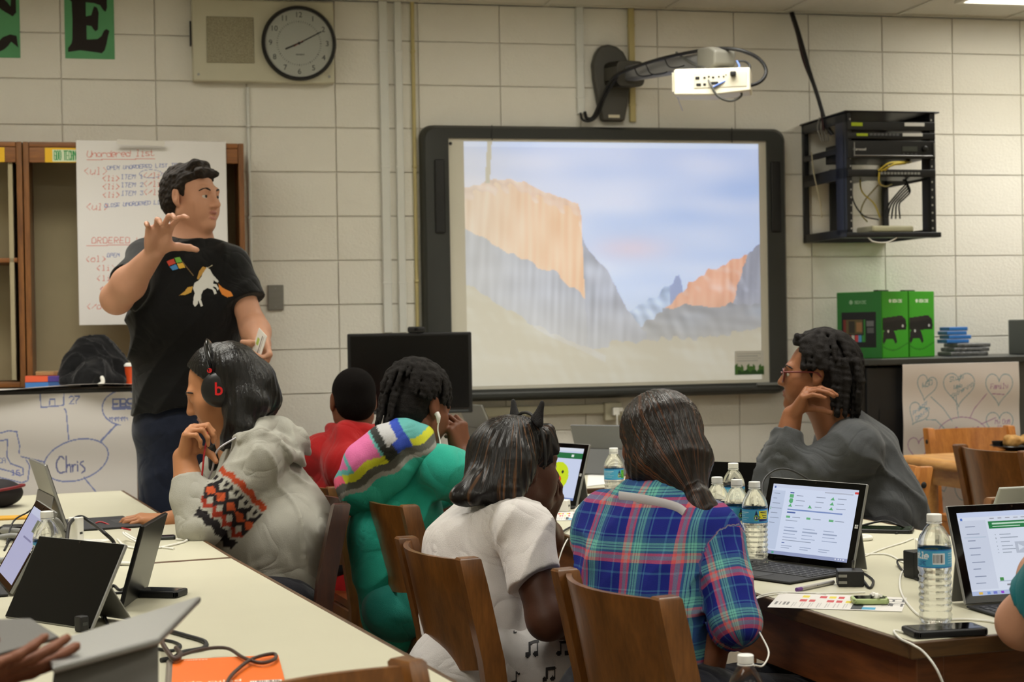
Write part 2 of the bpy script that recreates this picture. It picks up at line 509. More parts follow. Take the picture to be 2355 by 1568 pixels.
        for ax in range(3):
            for u in (0, 1):
                for v in (0, 1):
                    a = [0, 0, 0]; o = [x for x in range(3) if x != ax]; a[o[0]] = u; a[o[1]] = v; b = list(a); b[ax] = 1
                    d0, d1 = cor[tuple(a)], cor[tuple(b)]; m = (d0 < 0) != (d1 < 0)
                    t = np.where(m, d0 / np.where(m, d0 - d1, 1), 0)
                    q = np.tile(np.array(a, np.float32), (N, 1)); q[:, ax] = t
                    pos += q * m[:, None]; c += m
        V = lo + h * (np.stack(I, 1) + pos / c[:, None])
        vt = tg[I]
        Q = []
        for ax in range(3):
            sa = [slice(None)] * 3; sb = [slice(None)] * 3; sa[ax] = slice(0, -1); sb[ax] = slice(1, None)
            e = ins[tuple(sa)] != ins[tuple(sb)]
            E = np.nonzero(e); o = [x for x in range(3) if x != ax]
            ok = (E[o[0]] > 0) & (E[o[1]] > 0) & (E[o[0]] < d.shape[o[0]] - 1) & (E[o[1]] < d.shape[o[1]] - 1)
            E = [x[ok] for x in E]
            def cell(u, v):
                x = [E[0], E[1], E[2]]; x[o[0]] = x[o[0]] - u; x[o[1]] = x[o[1]] - v; return ids[tuple(x)]
            q = np.stack([cell(1, 1), cell(0, 1), cell(0, 0), cell(1, 0)], 1)
            fl = ins[tuple(E)] if ax != 1 else ~ins[tuple(E)]
            q[~fl] = q[~fl][:, ::-1]
            Q.append(q)
        Q = np.concatenate(Q); Q = Q[(Q >= 0).all(1)]
        return V, Q, vt
    def mesh(s, name, mats=None, color=None, uv=None, relax=0):
        V, Q, vt = s.nets()
        for _ in range(relax):
            acc = np.zeros_like(V); n = np.zeros(len(V))
            for i in range(4):
                a, b = Q[:, i], Q[:, (i + 1) % 4]
                for ax in range(3):
                    acc[:, ax] += np.bincount(a, V[b, ax], len(V)) + np.bincount(b, V[a, ax], len(V))
                n += np.bincount(a, minlength=len(V)) + np.bincount(b, minlength=len(V))
            V = V * .5 + acc / np.maximum(n, 1)[:, None] * .5
        cols = None if color is None else color(V, vt)
        me = from_np(name, V, Q, cols, smooth=True)
        if mats:
            for m in mats: me.materials.append(m)
            if len(mats) > 1:
                me.polygons.foreach_set('material_index', np.clip(vt[Q[:, 2]], 0, len(mats) - 1).astype(np.int32))
        if uv is not None:
            u = uv(V, vt).astype(np.float32)
            at = me.attributes.new('cloth', 'FLOAT_VECTOR', 'POINT'); at.data.foreach_set('vector', u.ravel())
        return me
def anchor(me_or_o, p):
    """move an object's origin to p without moving its mesh"""
    o = me_or_o
    o.data.transform(Matrix.Translation(-Vector(p)))
    o.matrix_local = Matrix.Translation(Vector(p))

# ================================================================== ROOM
CEIL = 2.82
ROWH = 0.2032
m_block = M('painted_block', (236, 233, 224), 0.55, var=0.03, vscale=3, bump=0.25, bscale=90)
m_mortar = M('painted_mortar', (226, 222, 212), 0.7, var=0.04, bump=0.2, bscale=120)
m_tile = M('ceiling_tile_white', (226, 222, 210), 0.85, var=0.04, vscale=30, bump=0.5, bscale=160)
m_grid = M('ceiling_grid_white', (215, 212, 200), 0.5)
m_floor = M('floor_tile', (118, 108, 92), 0.55, var=0.25, vscale=120, bump=0.05)
m_plain = M('painted_wall', (222, 217, 200), 0.6, var=0.03)

fl = link('floor', box('floor', 9.2, 12.4, 0.1), m_floor, mw=wall_m(0.2, 4.9, -0.05)); tag(fl, kind='structure')
# back wall of stack-bonded painted concrete blocks
wb = link('wall_back', box('wall_back', 9.2, 0.2, CEIL), m_mortar, mw=wall_m(0.2, -0.109, CEIL / 2)); tag(wb, kind='structure')
joints = [-3.25, -2.84, -2.434, -2.03, -1.621, -1.217, -0.815] + [-0.815 + 0.3895 * i for i in range(1, 7)] + [1.914, 2.296, 2.673, 3.06]
bmesh_block = box('block', 0.3985, 0.03, ROWH - 0.0045, 0.0022, 2)
bmesh_block.materials.append(m_block)
inv = wb.matrix_world.inverted()
for r in range(14):
    z0 = r * ROWH; zt = min((r + 1) * ROWH, CEIL)
    for a, b in zip(joints, joints[1:]):
        o = link('block', bmesh_block, None, wb)
        o.matrix_parent_inverse = Matrix()
        sc = Matrix.Diagonal(((b - a - 0.0045) / 0.3985, 1, (zt - z0 - 0.0045) / (ROWH - 0.0045), 1))
        o.matrix_local = inv @ wall_m((a + b) / 2, -0.015 + random.uniform(-.0006, .0006), (z0 + zt) / 2) @ sc
for nm, s, n, sx, sy in (('wall_left', -3.5, 4.9, 0.1, 10.2), ('wall_right', 4.3, 4.9, 0.1, 10.2), ('wall_rear', 0.2, 10.2, 8, 0.1)):
    o = link(nm, box(nm, sx, sy, CEIL), m_plain, mw=wall_m(s, n, CEIL / 2)); tag(o, kind='structure')
# suspended ceiling: slab, tee grid and the tiles near the wall that the photo shows
ce = link('ceiling', box('ceiling', 9.2, 12.4, 0.08), m_tile, mw=wall_m(0.2, 4.9, CEIL + 0.075)); tag(ce, kind='structure')
cinv = ce.matrix_world.inverted()
tile = box('ceiling_tile', 0.585, 1.195, 0.012, 0.003, 1); tile.materials.append(m_tile)
tee_s = box('tee_bar', 0.024, 10.3, 0.012); tee_s.materials.append(m_grid)
tee_n = box('tee_bar_cross', 7.9, 0.024, 0.012); tee_n.materials.append(m_grid)
S0 = 1.39
for k in range(-8, 6):
    s = S0 + 0.6 * k
    if -3.4 < s < 4.2:
        o = link('tee_bar', tee_s, None, ce); o.matrix_local = cinv @ wall_m(s, 5.0, CEIL + 0.006)
for j in range(0, 9):
    n = 0.02 + 1.22 * j
    o = link('tee_bar', tee_n, None, ce); o.matrix_local = cinv @ wall_m(0.4, n, CEIL + 0.006)
lamps = []
p = onz(2196, 3, CEIL); q = p - W0
ls, ln = q.dot(WT), q.dot(WN)
for i, s in enumerate((ls + 0.61 - 4.8, ls + 0.61 - 2.4, ls + 0.61)):
    for n in ((ln + 0.3 if i == 2 else ln + 0.95), ln + 2.9, ln + 5.3, ln + 7.7): lamps.append((s, n))
def lampcut(s, n):
    return any(abs(s - a) < 0.9 and abs(n - b) < 0.9 for a, b in lamps)
for k in range(-8, 5):
    for j in range(0, 8):
        s, n = S0 + 0.3 + 0.6 * k, 0.02 + 0.61 + 1.22 * j
        if -3.4 < s - .3 and s + .3 < 4.2 and n < 7.4:
            o = link('ceiling_tile', tile, None, ce); o.matrix_local = cinv @ wall_m(s, n, CEIL + 0.013)
m_diff = M('lamp_diffuser', (250, 250, 240), 0.5, emit=(255, 250, 232), estr=6.0)
m_lampf = M('lamp_frame', (235, 232, 220), 0.4)
for i, (s, n) in enumerate(lamps):
    pos = ('above the right end of the back wall' if i == 8 else '%s row from the back wall, %s column' % (('first', 'second', 'third', 'fourth')[i % 4], ('left', 'middle', 'right')[i // 4]))
    lt = thing('ceiling_light', 'fluorescent troffer with lit diffuser, ' + pos, 'ceiling light', wall_m(s, n, CEIL), 'ceiling troffers')
    link('diffuser', box('diffuser', 1.16, 0.55, 0.004, c=(0, 0, -0.006)), m_diff, lt)
    for (x, y, sx, sy) in ((0, .29, 1.22, .03), (0, -.29, 1.22, .03), (.595, 0, .03, .55), (-.595, 0, .03, .55)):
        link('frame', box('frame', sx, sy, 0.014, c=(x, y, -0.005)), m_lampf, lt)
    ad = bpy.data.lights.new('troffer_light', 'AREA'); ad.shape = 'RECTANGLE'; ad.size = 1.15; ad.size_y = 0.54
    ad.energy = LAMP_W; ad.spread = R(108); ad.color = LAMP_C
    ao = bpy.data.objects.new('troffer_light', ad); COL.objects.link(ao); ao.parent = lt; ao.location = (0, 0, -0.02)

# ------------------------------------------------------------------ wall fittings
m_beige = M('beige_steel', (204, 200, 178), 0.5, var=0.04)
m_black = M('black_plastic', (24, 24, 26), 0.45, var=0.1, bump=0.03, bscale=200)
m_char = M('charcoal_plastic', (52, 54, 54), 0.45, var=0.05)
m_white = M('white_plastic', (236, 234, 226), 0.4)
m_steel = M('steel', (150, 150, 150), 0.35, 0.9, var=0.08, stretch=(1, 1, 8))
T = NT('clear_glass'); g1 = T.n('ShaderNodeBsdfGlossy'); g1.inputs['Roughness'].default_value = .05; g2 = T.n('ShaderNodeBsdfTransparent'); g2.inputs[0].default_value = (.97, .98, .97, 1)
fz = T.n('ShaderNodeFresnel'); fz.inputs[0].default_value = 1.35; gm = T.n('ShaderNodeMixShader'); T.l(fz.outputs[0], gm.inputs[0]); T.l(g2.outputs[0], gm.inputs[1]); T.l(g1.outputs[0], gm.inputs[2]); T.l(gm.outputs[0], T.out.inputs[0])
m_glass = T.m

# speaker panel and clock
s0, z1 = wl(440, 0, .06); s1, z0 = wl(770, 192, .06)
z1 = CEIL - 0.02
pn = thing('clock_speaker_panel', 'beige steel wall panel with a square speaker grille beside the round clock', 'speaker panel', wall_m((s0 + s1) / 2, 0, (z0 + z1) / 2))
pw, ph = s1 - s0, z1 - z0
link('housing', box('housing', pw, .065, ph, 0.008, 3, (0, -.0335, 0)), m_beige, pn)
a, b = wl(475, 92, .066); c_, d_ = wl(585, 148, .066); gs, gz = (a + c_) / 2, wl(530, 92, .066)[1]
gw = c_ - a
T = NT('speaker_grille'); bb = T.n('ShaderNodeBsdfPrincipled'); T.l(bb.outputs[0], T.out.inputs[0])
vo = T.n('ShaderNodeTexVoronoi'); vo.inputs['Scale'].default_value = 240; T.l(T.coord('Object'), vo.inputs['Vector'])
T.l(T.mix(T.math('GREATER_THAN', vo.outputs['Distance'], 0.42), lin((126, 120, 98)), lin((160, 153, 128))), bb.inputs['Base Color']); bb.inputs['Roughness'].default_value = .5
link('speaker_grille', box('speaker_grille', gw, .006, gw * .98, .002, 1), T.m, pn, T3(gs - (s0 + s1) / 2, -.068, gz - (z0 + z1) / 2))
link('side_slot', box('side_slot', .008, .03, .11, .002), m_black, pn, T3(-pw / 2 - .006, -.04, .03))
for sx in (-.46, .46):
    for sz in (-.42,): link('screw', cyl('screw', .006, .004, 12), m_steel, pn, T3(sx * pw, -.066, sz * ph) @ RX(R(90)))
cs, cz = wl(688, 99, .09); crad = 0.168
ck = thing('wall_clock', 'round black rimmed wall clock with white dial on the beige panel', 'clock', wall_m(cs, 0.068, cz))
link('rim', lathe('rim', [(crad - .016, 0), (crad, .003), (crad + .001, .02), (crad - .006, .03), (crad - .014, .03), (crad - .016, .018)], 64), m_black, ck, RX(R(90)))
link('dial', cyl('dial', crad - .014, .016, 64), M('clock_dial', (236, 235, 230), .5), ck, RX(R(90)))
m_ink = M('dark_ink', (38, 38, 40), .6)
def text(name, s, size, mat, parent, mw, font_ex=0.0006, align='CENTER', shear=0.0, xs=1.0, space=1.0, bold=0.0):
    cu = bpy.data.curves.new(name, 'FONT'); cu.body = s; cu.size = size; cu.align_x = align; cu.align_y = 'CENTER'
    cu.extrude = font_ex; cu.shear = shear; cu.space_character = space; cu.resolution_u = 3; cu.offset = bold
    o = bpy.data.objects.new(name, cu); COL.objects.link(o)
    dg = bpy.context.evaluated_depsgraph_get(); dg.update()
    me = bpy.data.meshes.new_from_object(o.evaluated_get(dg)); bpy.data.objects.remove(o); bpy.data.curves.remove(cu)
    me.transform(RX(R(90)) @ Matrix.Diagonal((xs, 1, 1, 1))); me.name = name
    me.materials.clear()
    return link(name, me, mat, parent, mw)
for h in range(1, 13):
    a = R(90 - 30 * h)
    text('numeral', str(h), .034, m_ink, ck, T3(math.cos(a) * .128, -.0165, math.sin(a) * .128))
for i in range(60):
    a = R(6 * i)
    if i % 1 == 0:
        link('minute_mark', box('minute_mark', .0016 if i % 5 else .003, .0006, .007), m_ink, ck, T3(math.cos(a) * .098, -.0166, math.sin(a) * .098) @ RY(-a + R(90)))
def hand_(nm, ang, L, back, w, mat, y):
    a = R(90 - ang)
    link(nm, box(nm, L + back, .0012, w, c=((L - back) / 2, 0, 0)), mat, ck, T3(0, y, 0) @ RY(-a))
hand_('minute_hand', 62, .115, .02, .005, m_ink, -.018); hand_('hour_hand', 246, .068, .02, .007, m_ink, -.0192)
hand_('second_hand', 235, .03, .02, .002, M('clock_red', (180, 30, 40), .5), -.0204)
link('hub', cyl('hub', .006, .006, 16), m_ink, ck, T3(0, -.016, 0) @ RX(R(90)))
text('maker_mark', 'standard', .011, m_ink, ck, T3(0.004, -.0166, -.05))
link('crystal', cyl('crystal', crad - .015, .002, 48), m_glass, ck, T3(0, -.027, 0) @ RX(R(90)))

# letters on green cards
m_gcard = M('green_card', (98, 170, 118), .7, var=.06)
m_blackcard = M('black_letter_card', (30, 22, 20), .7)
E_pts = [(.06,.10),(.30,.13),(.66,.10),(.74,.09),(.80,.14),(.84,.24),(.87,.36),(.90,.44),(.84,.47),(.79,.44),(.74,.36),(.66,.31),(.50,.30),(.44,.30),(.44,.52),(.54,.51),(.58,.46),(.62,.43),(.67,.46),(.68,.62),(.69,.72),(.66,.80),(.60,.82),(.57,.76),(.54,.68),(.44,.66),(.43,.66),(.43,.88),(.60,.87),(.72,.84),(.78,.77),(.83,.74),(.86,.80),(.86,1.0),(.10,1.0),(.06,.97),(.10,.92),(.15,.88),(.16,.60),(.15,.30),(.13,.23),(.06,.16)]
def card(px0, px1, pyb, hgt, pts, what, lab):
    s0, zb = wl(px0, pyb, .004); s1, _ = wl(px1, pyb, .004)
    w = s1 - s0
    t = thing('letter_card', lab, 'letter card', wall_m(s0, .002, zb), 'letters over the bookcase')
    link('card', box('card', w, .0015, hgt, c=(w / 2, 0, hgt / 2)), m_gcard, t)
    if pts:
        me = prism('letter', [(x * w, y * hgt) for x, y in pts], .0015); me.transform(RX(R(90)))
        link('letter', me, m_blackcard, t, T3(0, -.001, 0))
    return t
card(150, 264, 134, .285, E_pts, 'E', 'black slab-serif letter E on a green card high on the wall')
C_pts = []
for i in range(25):
    a = R(38 + 284 * i / 24); C_pts.append((.48 + .43 * math.cos(a), .52 + .44 * math.sin(a)))
C_pts += [(.96, .16), (.93, .34), (.80, .36)]
for i in range(17):
    a = R(310 - 256 * i / 16); C_pts.append((.52 + .20 * math.cos(a), .52 + .27 * math.sin(a)))
C_pts += [(.72, .70), (.86, .64), (.93, .70), (.93, .96), (.84, .98)]
card(-68, 47, 131, .285, C_pts, 'C', 'black slab-serif letter C on a green card at the left edge')

# surface raceways and conduits
m_race = M('raceway_paint', (222, 223, 218), .45, var=.03)
m_cond = M('conduit_ivory', (196, 182, 128), .5, var=.05)
def strip(name, px, py0, py1, wpx, mat, lab, cat, n=.0, th=.022, top=None, rnd=False):
    sa, za = wl(px - wpx / 2, (py0 + py1) / 2, n + th); sb, _ = wl(px + wpx / 2, (py0 + py1) / 2, n + th)
    zt = top if top is not None else wl(px, py0, n + th)[1]
    zb = wl(px, py1, n + th)[1]
    t = thing(name, lab, cat, wall_m((sa + sb) / 2, n, zb))
    if rnd: link('pipe', cyl('pipe', (sb - sa) / 2, zt - zb, 16), mat, t, T3(0, -(sb - sa) / 2 - .002, 0))
    else: link('cover', box('cover', sb - sa, th, zt - zb, .004, 2, (0, -th / 2 - .0005, (zt - zb) / 2)), mat, t)
    for k in range(3):
        z = (zt - zb) * (.15 + .35 * k)
        link('clip', box('clip', (sb - sa) * 1.12, th * 1.05, .014, .003, 1, (0, -th / 2 - .001, z)), mat, t)
    return t
strip('cable_raceway', 887, 0, 765, 20, m_race, 'grey-white cable raceway down the wall, left of the pair', 'raceway', top=CEIL)
strip('cable_raceway', 921, 0, 765, 17, m_race, 'grey-white cable raceway down the wall, right of the pair', 'raceway', top=CEIL)
strip('wall_conduit', 955, 0, 760, 9, m_cond, 'thin ivory conduit pipe between raceways and projection board', 'conduit', top=CEIL, rnd=True)
strip('cable_raceway', 1335, 0, 262, 17, m_race, 'short pale raceway ending above the projection board', 'raceway', top=CEIL)
strip('wall_conduit', 1454, 0, 280, 14, m_cond, 'yellowed conduit behind the projector arm', 'conduit', top=CEIL)
strip('wall_conduit', 575, 200, 800, 8, m_race, 'white painted pipe beside the bookcase end', 'conduit', rnd=True)
# light switch plate
s, z = wl(634, 684, .01)
sp = thing('switch_plate', 'blank brushed steel plate on the block wall behind the standing person', 'wall plate', wall_m(s, 0, z))
link('plate', box('plate', .071, .012, .115, .003, 2, (0, -.0065, 0)), M('brushed_steel', (135, 133, 128), .45, .6, var=.1, stretch=(1, 1, 10)), sp)
for k in (-1, 1): link('screw', cyl('screw', .003, .002, 10), m_steel, sp, T3(0, -.0125, k * .042) @ RX(R(90)))
# horizontal raceway under the board with an outlet
sa, za = wl(1085, 948, .03); sb, zb = wl(1392, 945, .03)
hr = thing('outlet_raceway', 'ivory surface raceway running under the projection board', 'raceway', wall_m((sa + sb) / 2, 0, za))
link('cover', box('cover', sb - sa, .03, .045, .004, 2, (0, -.0155, 0)), m_beige, hr)
s, z = wl(1412, 946, .05)
ob = thing('wall_outlet', 'ivory outlet box with a white plug under the projection board', 'outlet', wall_m(s, 0, z))
link('box', box('box', .085, .045, .085, .004, 2, (0, -.023, 0)), m_beige, ob)
link('plug', box('plug', .035, .035, .04, .006, 2, (.005, -.062, .0)), m_white, ob)
link('plug_head', box('plug_head', .02, .03, .02, .004, 2, (.03, -.06, .008)), m_white, ob)
q = wp(s, .08, z)
co = link('power_cable', tube('power_cable', [q + Vector((0.005, 0, -.01)), q + Vector((.004, -.01, -.09)), q + Vector((-.01, -.03, -.2)), q + Vector((-.02, -.06, -.32))], .004), m_white)
tag(co, 'white power cord hanging from the outlet plug', 'cord')

# ------------------------------------------------------------------ interactive board
n0 = 0.03
sL, zT = wl(968, 284, .07); sR, _ = wl(1809, 292, .07); _, zB = wl(1400, 916, .07)
bw, bh = sR - sL, zT - zB
bd = thing('projection_board', 'wide interactive whiteboard with thick dark grey frame showing a mountain picture', 'whiteboard', wall_m((sL + sR) / 2, .006, zB))
iL = wl(1035, 600, .055)[0] - (sL + sR) / 2; iR = wl(1766, 600, .055)[0] - (sL + sR) / 2
iT = wl(1400, 321, .055)[1] - zB; iB = wl(1400, 888, .055)[1] - zB
m_frame = M('board_frame', (50, 52, 50), .42, var=.06)
def fpiece(nm, x0, x1, y0, y1):
    """rounded outer frame bar"""
    return link(nm, box2(nm, (x0, -.066, y0), (x1, 0, y1), .016, 4), m_frame, bd)
rc = .06
pts = rrect(bw, bh, rc, 8, 0, bh / 2)
bm = bmesh.new()
ro = [bm.verts.new((x, 0, z)) for x, z in pts]; rf = [bm.verts.new((x * .995, -.045, bh / 2 + (z - bh / 2) * .993)) for x, z in pts]
rg = [bm.verts.new((x * .98, -.066, bh / 2 + (z - bh / 2) * .972)) for x, z in pts]
n = len(pts)
ipts = []
for x, z in pts:
    ipts.append((min(max(x, iL), iR) if abs(x) < bw / 2 - 2 * rc else (iR if x > 0 else iL), min(max(z, iB), iT) if rc * 1.5 < z < bh - rc * 1.5 else (iT if z > bh / 2 else iB)))
ri = [bm.verts.new((x, -.060, z)) for x, z in ipts]; rj = [bm.verts.new((x, -.040, z)) for x, z in ipts]
for A, B in ((ro, rf), (rf, rg), (rg, ri), (ri, rj)):
    for k in range(n):
        try: bm.faces.new((A[k], A[(k + 1) % n], B[(k + 1) % n], B[k]))
        except ValueError: pass
bmesh.ops.remove_doubles(bm, verts=bm.verts, dist=1e-5)
link('frame', fin(bm, 'frame', angle=35), m_frame, bd)
for sx, x in ((-1, iL - .045), (1, iR + .04)):
    link('speaker', box('speaker', .048, .008, .34, .006, 2), m_black, bd, T3(x, -.068, bh * .74))
for x in (-.55 * bw / 1.75, .6 * bw / 1.75): link('frame_joint', box('frame_joint', .003, .004, .07), m_black, bd, T3(x, -.0655, bh - .038))
link('pen_tray', box('pen_tray', bw * .9, .06, .03, .008, 2), m_frame, bd, T3(.02, -.085, .03))
link('tray_clip', box('tray_clip', .13, .012, .014, .003, 1), M('tray_grey', (120, 122, 120), .4), bd, T3(iR - .03, -.118, .05))
link('surface', box2('surface', (iL, -.046, iB), (iR, -.02, iT)), M('board_white', (216, 212, 198), .45, var=.02), bd)
iw, ih = iR - iL, iT - iB
dot = cyl('board_dot', .008, .002, 16)
link('board_dot', dot, m_ink, bd, T3(iL + .012, -.046, iT - .025) @ RX(R(90)))
# projected landscape (the projector's light, painted on a panel that glows itself)
def landscape(U, V):
    """U right, V up -> sRGB; hazy lower half like a washed-out projection"""
    P = np.stack([U, V], 1).astype(np.float32)
    Y = 1 - V
    n1 = swave(P * [1.0, 3.0], 1, 9, 9); n2 = swave(P * [1, 2.2], 2, 22, 9); nf = swave(P, 3, 130, 9); nv = swave(P * [1, .10], 4, 210, 12)
    sky = np.array([206, 220, 250.])[None] + np.clip(n1[:, None] * 6 + n2[:, None] * 3, -12, 16) * np.array([1.1, .7, .2]) + (Y * 22)[:, None] * np.array([.2, .35, .1])
    cl = np.exp(-(((U - .55) / .12) ** 2 + ((Y - .44) / .05) ** 2)) * 12
    sky += cl[:, None] * np.array([.8, -.7, -1.4])
    warm = np.exp(-(((U - .05) / .35) ** 2 + ((Y - .2) / .22) ** 2)) * 16
    sky += warm[:, None] * np.array([.8, .3, -.3])
    haze = np.array([205, 203, 192.])
    out = sky.copy()
    # far valley snow
    rid = np.interp(U, [.5, .545, .60, .645, .665, .69, .705, .715, .73, .78, .85], [.72, .70, .66, .64, .60, .595, .56, .555, .60, .66, .72]) + nf * .006
    m = Y > rid
    c = np.array([196, 214, 240.])[None] + nf[:, None] * 14 - np.clip(n2, 0, 2)[:, None] * 18
    hd = (np.abs(U - .705) < .022) & (Y < .68); c = np.where(hd[:, None], np.array([172, 186, 218.])[None], c)
    out = np.where(m[:, None], c, out)
    # right lit peak
    rid = np.interp(U, [.66, .70, .745, .78, .82, .86, .90, .94, .97, 1.0], [.70, .655, .60, .565, .535, .52, .495, .475, .47, .46]) + nf * .006
    m = (Y > rid) & (U > .655)
    c = np.array([234, 194, 178.])[None] + nv[:, None] * 6 + np.clip(n2 * 20 + nf * 10 - 8, 0, 34)[:, None] * np.array([.3, .8, 1.1])
    out = np.where(m[:, None], c, out)
    rid = np.interp(U, [.66, .72, .80, .86, .90, .93, .96, 1.0], [.69, .70, .685, .69, .685, .56, .46, .425]) + nf * .006
    m = (Y > rid) & (U > .655)
    c = np.array([176, 182, 196.])[None] + nv[:, None] * 7 + np.clip(nf * 12 + n2 * 8 - 6, 0, 30)[:, None]
    out = np.where(m[:, None], c, out)
    # dark wooded slopes of the valley, right
    rid = np.interp(U, [.55, .575, .62, .67, .72, .80, 1.0], [.80, .77, .73, .70, .68, .685, .68]) + nf * .008
    m = (Y > rid) & (U > .57)
    c = np.array([172, 178, 188.])[None] + nf[:, None] * 7 + np.clip(n2 * 12 - 4, 0, 30)[:, None] * np.array([.7, .9, 1.2])
    out = np.where((m & ~((U > .88) & (Y < .66)))[:, None], c, out)
    # middle grey cliff
    rid = np.interp(U, [.385, .40, .43, .47, .50, .53, .56, .59], [.38, .43, .48, .53, .60, .68, .74, .78]) + nf * .005
    m = (Y > rid) & (U > .37) & (U < .60)
    c = np.array([182, 190, 206.])[None] + nv[:, None] * 9 + np.clip(n2 * 10, -6, 20)[:, None]
    out = np.where(m[:, None], c, out)
    # big cliff
    rid = np.interp(U, [0, .04, .10, .16, .20, .24, .30, .36, .375, .385, .40], [.19, .175, .155, .15, .165, .19, .22, .245, .25, .30, .9]) + nf * .004
    m = (Y > rid) & (U < .42)
    edge = np.interp(Y, [.2, .26, .4, .55, .62, .75, .9, 1], [.375, .385, .39, .40, .41, .435, .45, .46])
    m &= U < edge
    lit = Y < np.interp(U, [0, .06, .14, .22, .30, .36, .42], [.36, .40, .455, .50, .545, .60, .66]) + nf * .01
    c = np.where(lit[:, None], np.array([234, 208, 188.])[None] + nv[:, None] * np.array([4, 6, 7.]) + (U * 2.2 - .6)[:, None] * np.array([4, -8, -16.]),
                 np.array([188, 195, 208.])[None] + nv[:, None] * 6 + np.clip(n2, -1, 2)[:, None] * 4)
    sn = (Y < rid + .045 + nf * .015) & lit
    c = np.where(sn[:, None], c * .55 + np.array([222, 208, 208.]) * .45 + nf[:, None] * 8, c)
    out = np.where(m[:, None], c, out)
    # foreground dark forest diagonal
    rid = np.interp(U, [0, .1, .2, .3, .38, .44, .5, .56, .6, .8, 1.0], [.58, .66, .74, .80, .85, .86, .82, .84, .82, .82, .78]) + nf * .008
    m = Y > rid
    c = haze[None] * .97 + np.clip(n2 * 7 + nf * 5, -4, 14)[:, None] * np.array([.8, 1, 1.3])
    st = (np.abs((Y - .80) - (U - .30) * .62 - n1 * .01) < .015) & (U > .22) & (U < .46)
    c = np.where(st[:, None], c + np.array([6, 10, 22.]), c)
    out = np.where(m[:, None], c, out)
    # washed-out projector: left and bottom fade to board colour
    w = np.clip(1.0 - .30 * np.exp(-(U / .16) ** 2) - np.clip((Y - .62) / .5, 0, .62), .25, 1)[:, None]
    out = out * w + haze[None] * (1 - w)
    out = np.where((Y < .022)[:, None], out + 10, out)
    cab = np.abs((U - .085) + Y * .055 - .0) < .0075
    out = np.where((cab & (Y < .17))[:, None], haze[None] * .97, out)
    return np.clip(out, 0, 255)
pl, pt_ = wl(1066, 325, .052); pr_, pb = wl(1752, 872, .052)
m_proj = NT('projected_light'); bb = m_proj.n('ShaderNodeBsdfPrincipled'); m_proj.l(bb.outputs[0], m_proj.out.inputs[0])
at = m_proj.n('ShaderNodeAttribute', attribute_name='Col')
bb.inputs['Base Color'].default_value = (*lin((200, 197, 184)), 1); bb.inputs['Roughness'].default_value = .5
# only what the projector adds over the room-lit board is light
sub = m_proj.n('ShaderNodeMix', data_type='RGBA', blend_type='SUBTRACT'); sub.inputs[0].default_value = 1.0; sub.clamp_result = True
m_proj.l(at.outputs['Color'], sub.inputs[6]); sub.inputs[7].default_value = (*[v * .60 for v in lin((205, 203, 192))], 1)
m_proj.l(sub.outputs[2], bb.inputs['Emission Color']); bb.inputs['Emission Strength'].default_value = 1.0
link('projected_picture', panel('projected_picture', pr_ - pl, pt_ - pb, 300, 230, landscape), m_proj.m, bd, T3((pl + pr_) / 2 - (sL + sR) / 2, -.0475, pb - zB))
# small sticker with green hills, lower right
P_ = Pic(60, 46, (208, 206, 198))
for k in range(4): P_.rect(.08, .1 + .1 * k, .9 - .1 * (k % 2), .13 + .1 * k, (170, 172, 168))
P_.mask(lambda U, V: V > .86 - .22 * np.abs(np.sin(U * 7.5 + .6)) - .12 * (np.sin(U * 31) > .2), (70, 112, 48))
P_.mask(lambda U, V: (V > .9 - .1 * np.abs(np.sin(U * 12))) & (U > .1), (40, 78, 34))
s, z = wl(1692, 862, .053)
link('hill_sticker', P_.mesh('hill_sticker', .15, .115), M('sticker_print', attr='Col', rough=.6), bd, T3(s + .07 - (sL + sR) / 2, -.049, z - zB))

# ------------------------------------------------------------------ projector on its arm
m_arm = M('arm_silver', (168, 170, 176), .35, .6, var=.05)
m_mount = M('mount_grey', (74, 72, 66), .5, var=.06)
s, z = wl(1408, 280, .02)
pa = thing('projector_mount', 'dark grey wall bracket with a long silver arm above the board', 'projector mount', wall_m(s, 0, z))
bp = [(-.055, 0), (-.075, .08), (-.095, .20), (-.10, .27), (-.085, .32), (-.06, .355), (-.02, .365), (.02, .355), (.055, .33), (.08, .28), (.088, .2), (.075, .1), (.055, 0)]
me = prism('wall_bracket', bp, .05, .012, 3); me.transform(RX(R(90))); link('wall_bracket', me, m_mount, pa)
link('badge', box('badge', .055, .003, .014), M('badge_pale', (208, 200, 176), .5), pa, T3(0, -.052, .022))
def loc(px, py, n):
    a, b = wl(px, py, n); return Vector((a - s, -n, b - z))
A0 = loc(1432, 172, .08); A1 = loc(1655, 135, .90)
pl_ = prism('arm_collar', rrect(.15, .12, .03, 6), .16, .006)
d_ = (A1 - A0).normalized(); sx = d_.cross(Vector((0, 0, 1))).normalized(); up_ = sx.cross(d_)
link('arm_collar', pl_, m_mount, pa, frame(A0 - d_ * .08, sx, up_, d_))
Lr = (A1 - A0).length
link('arm', prism('arm', rrect(.062, .07, .012, 4), Lr, .003), m_arm, pa, frame(A0, sx, up_, d_))
for k in (-.012, .014): link('arm_groove', box('arm_groove', .003, .006, Lr * .96), m_mount, pa, frame(A0 + d_ * Lr * .5 - sx * .031 + up_ * k, sx, up_, d_))
me = prism('arm_head', [(-.07, -.055), (.03, -.055), (.075, -.03), (.075, .03), (.03, .05), (-.07, .05)], .11, .012, 3)
link('arm_head', me, M('head_grey', (112, 110, 102), .5), pa, frame(A1 - d_ * .03, d_, up_, sx) @ T3(0, 0, -.055))
link('tilt_joint', cyl('tilt_joint', .045, .05, 20, .006), m_black, pa, T3(A1 + d_ * .01 - Vector((0, 0, .10))))
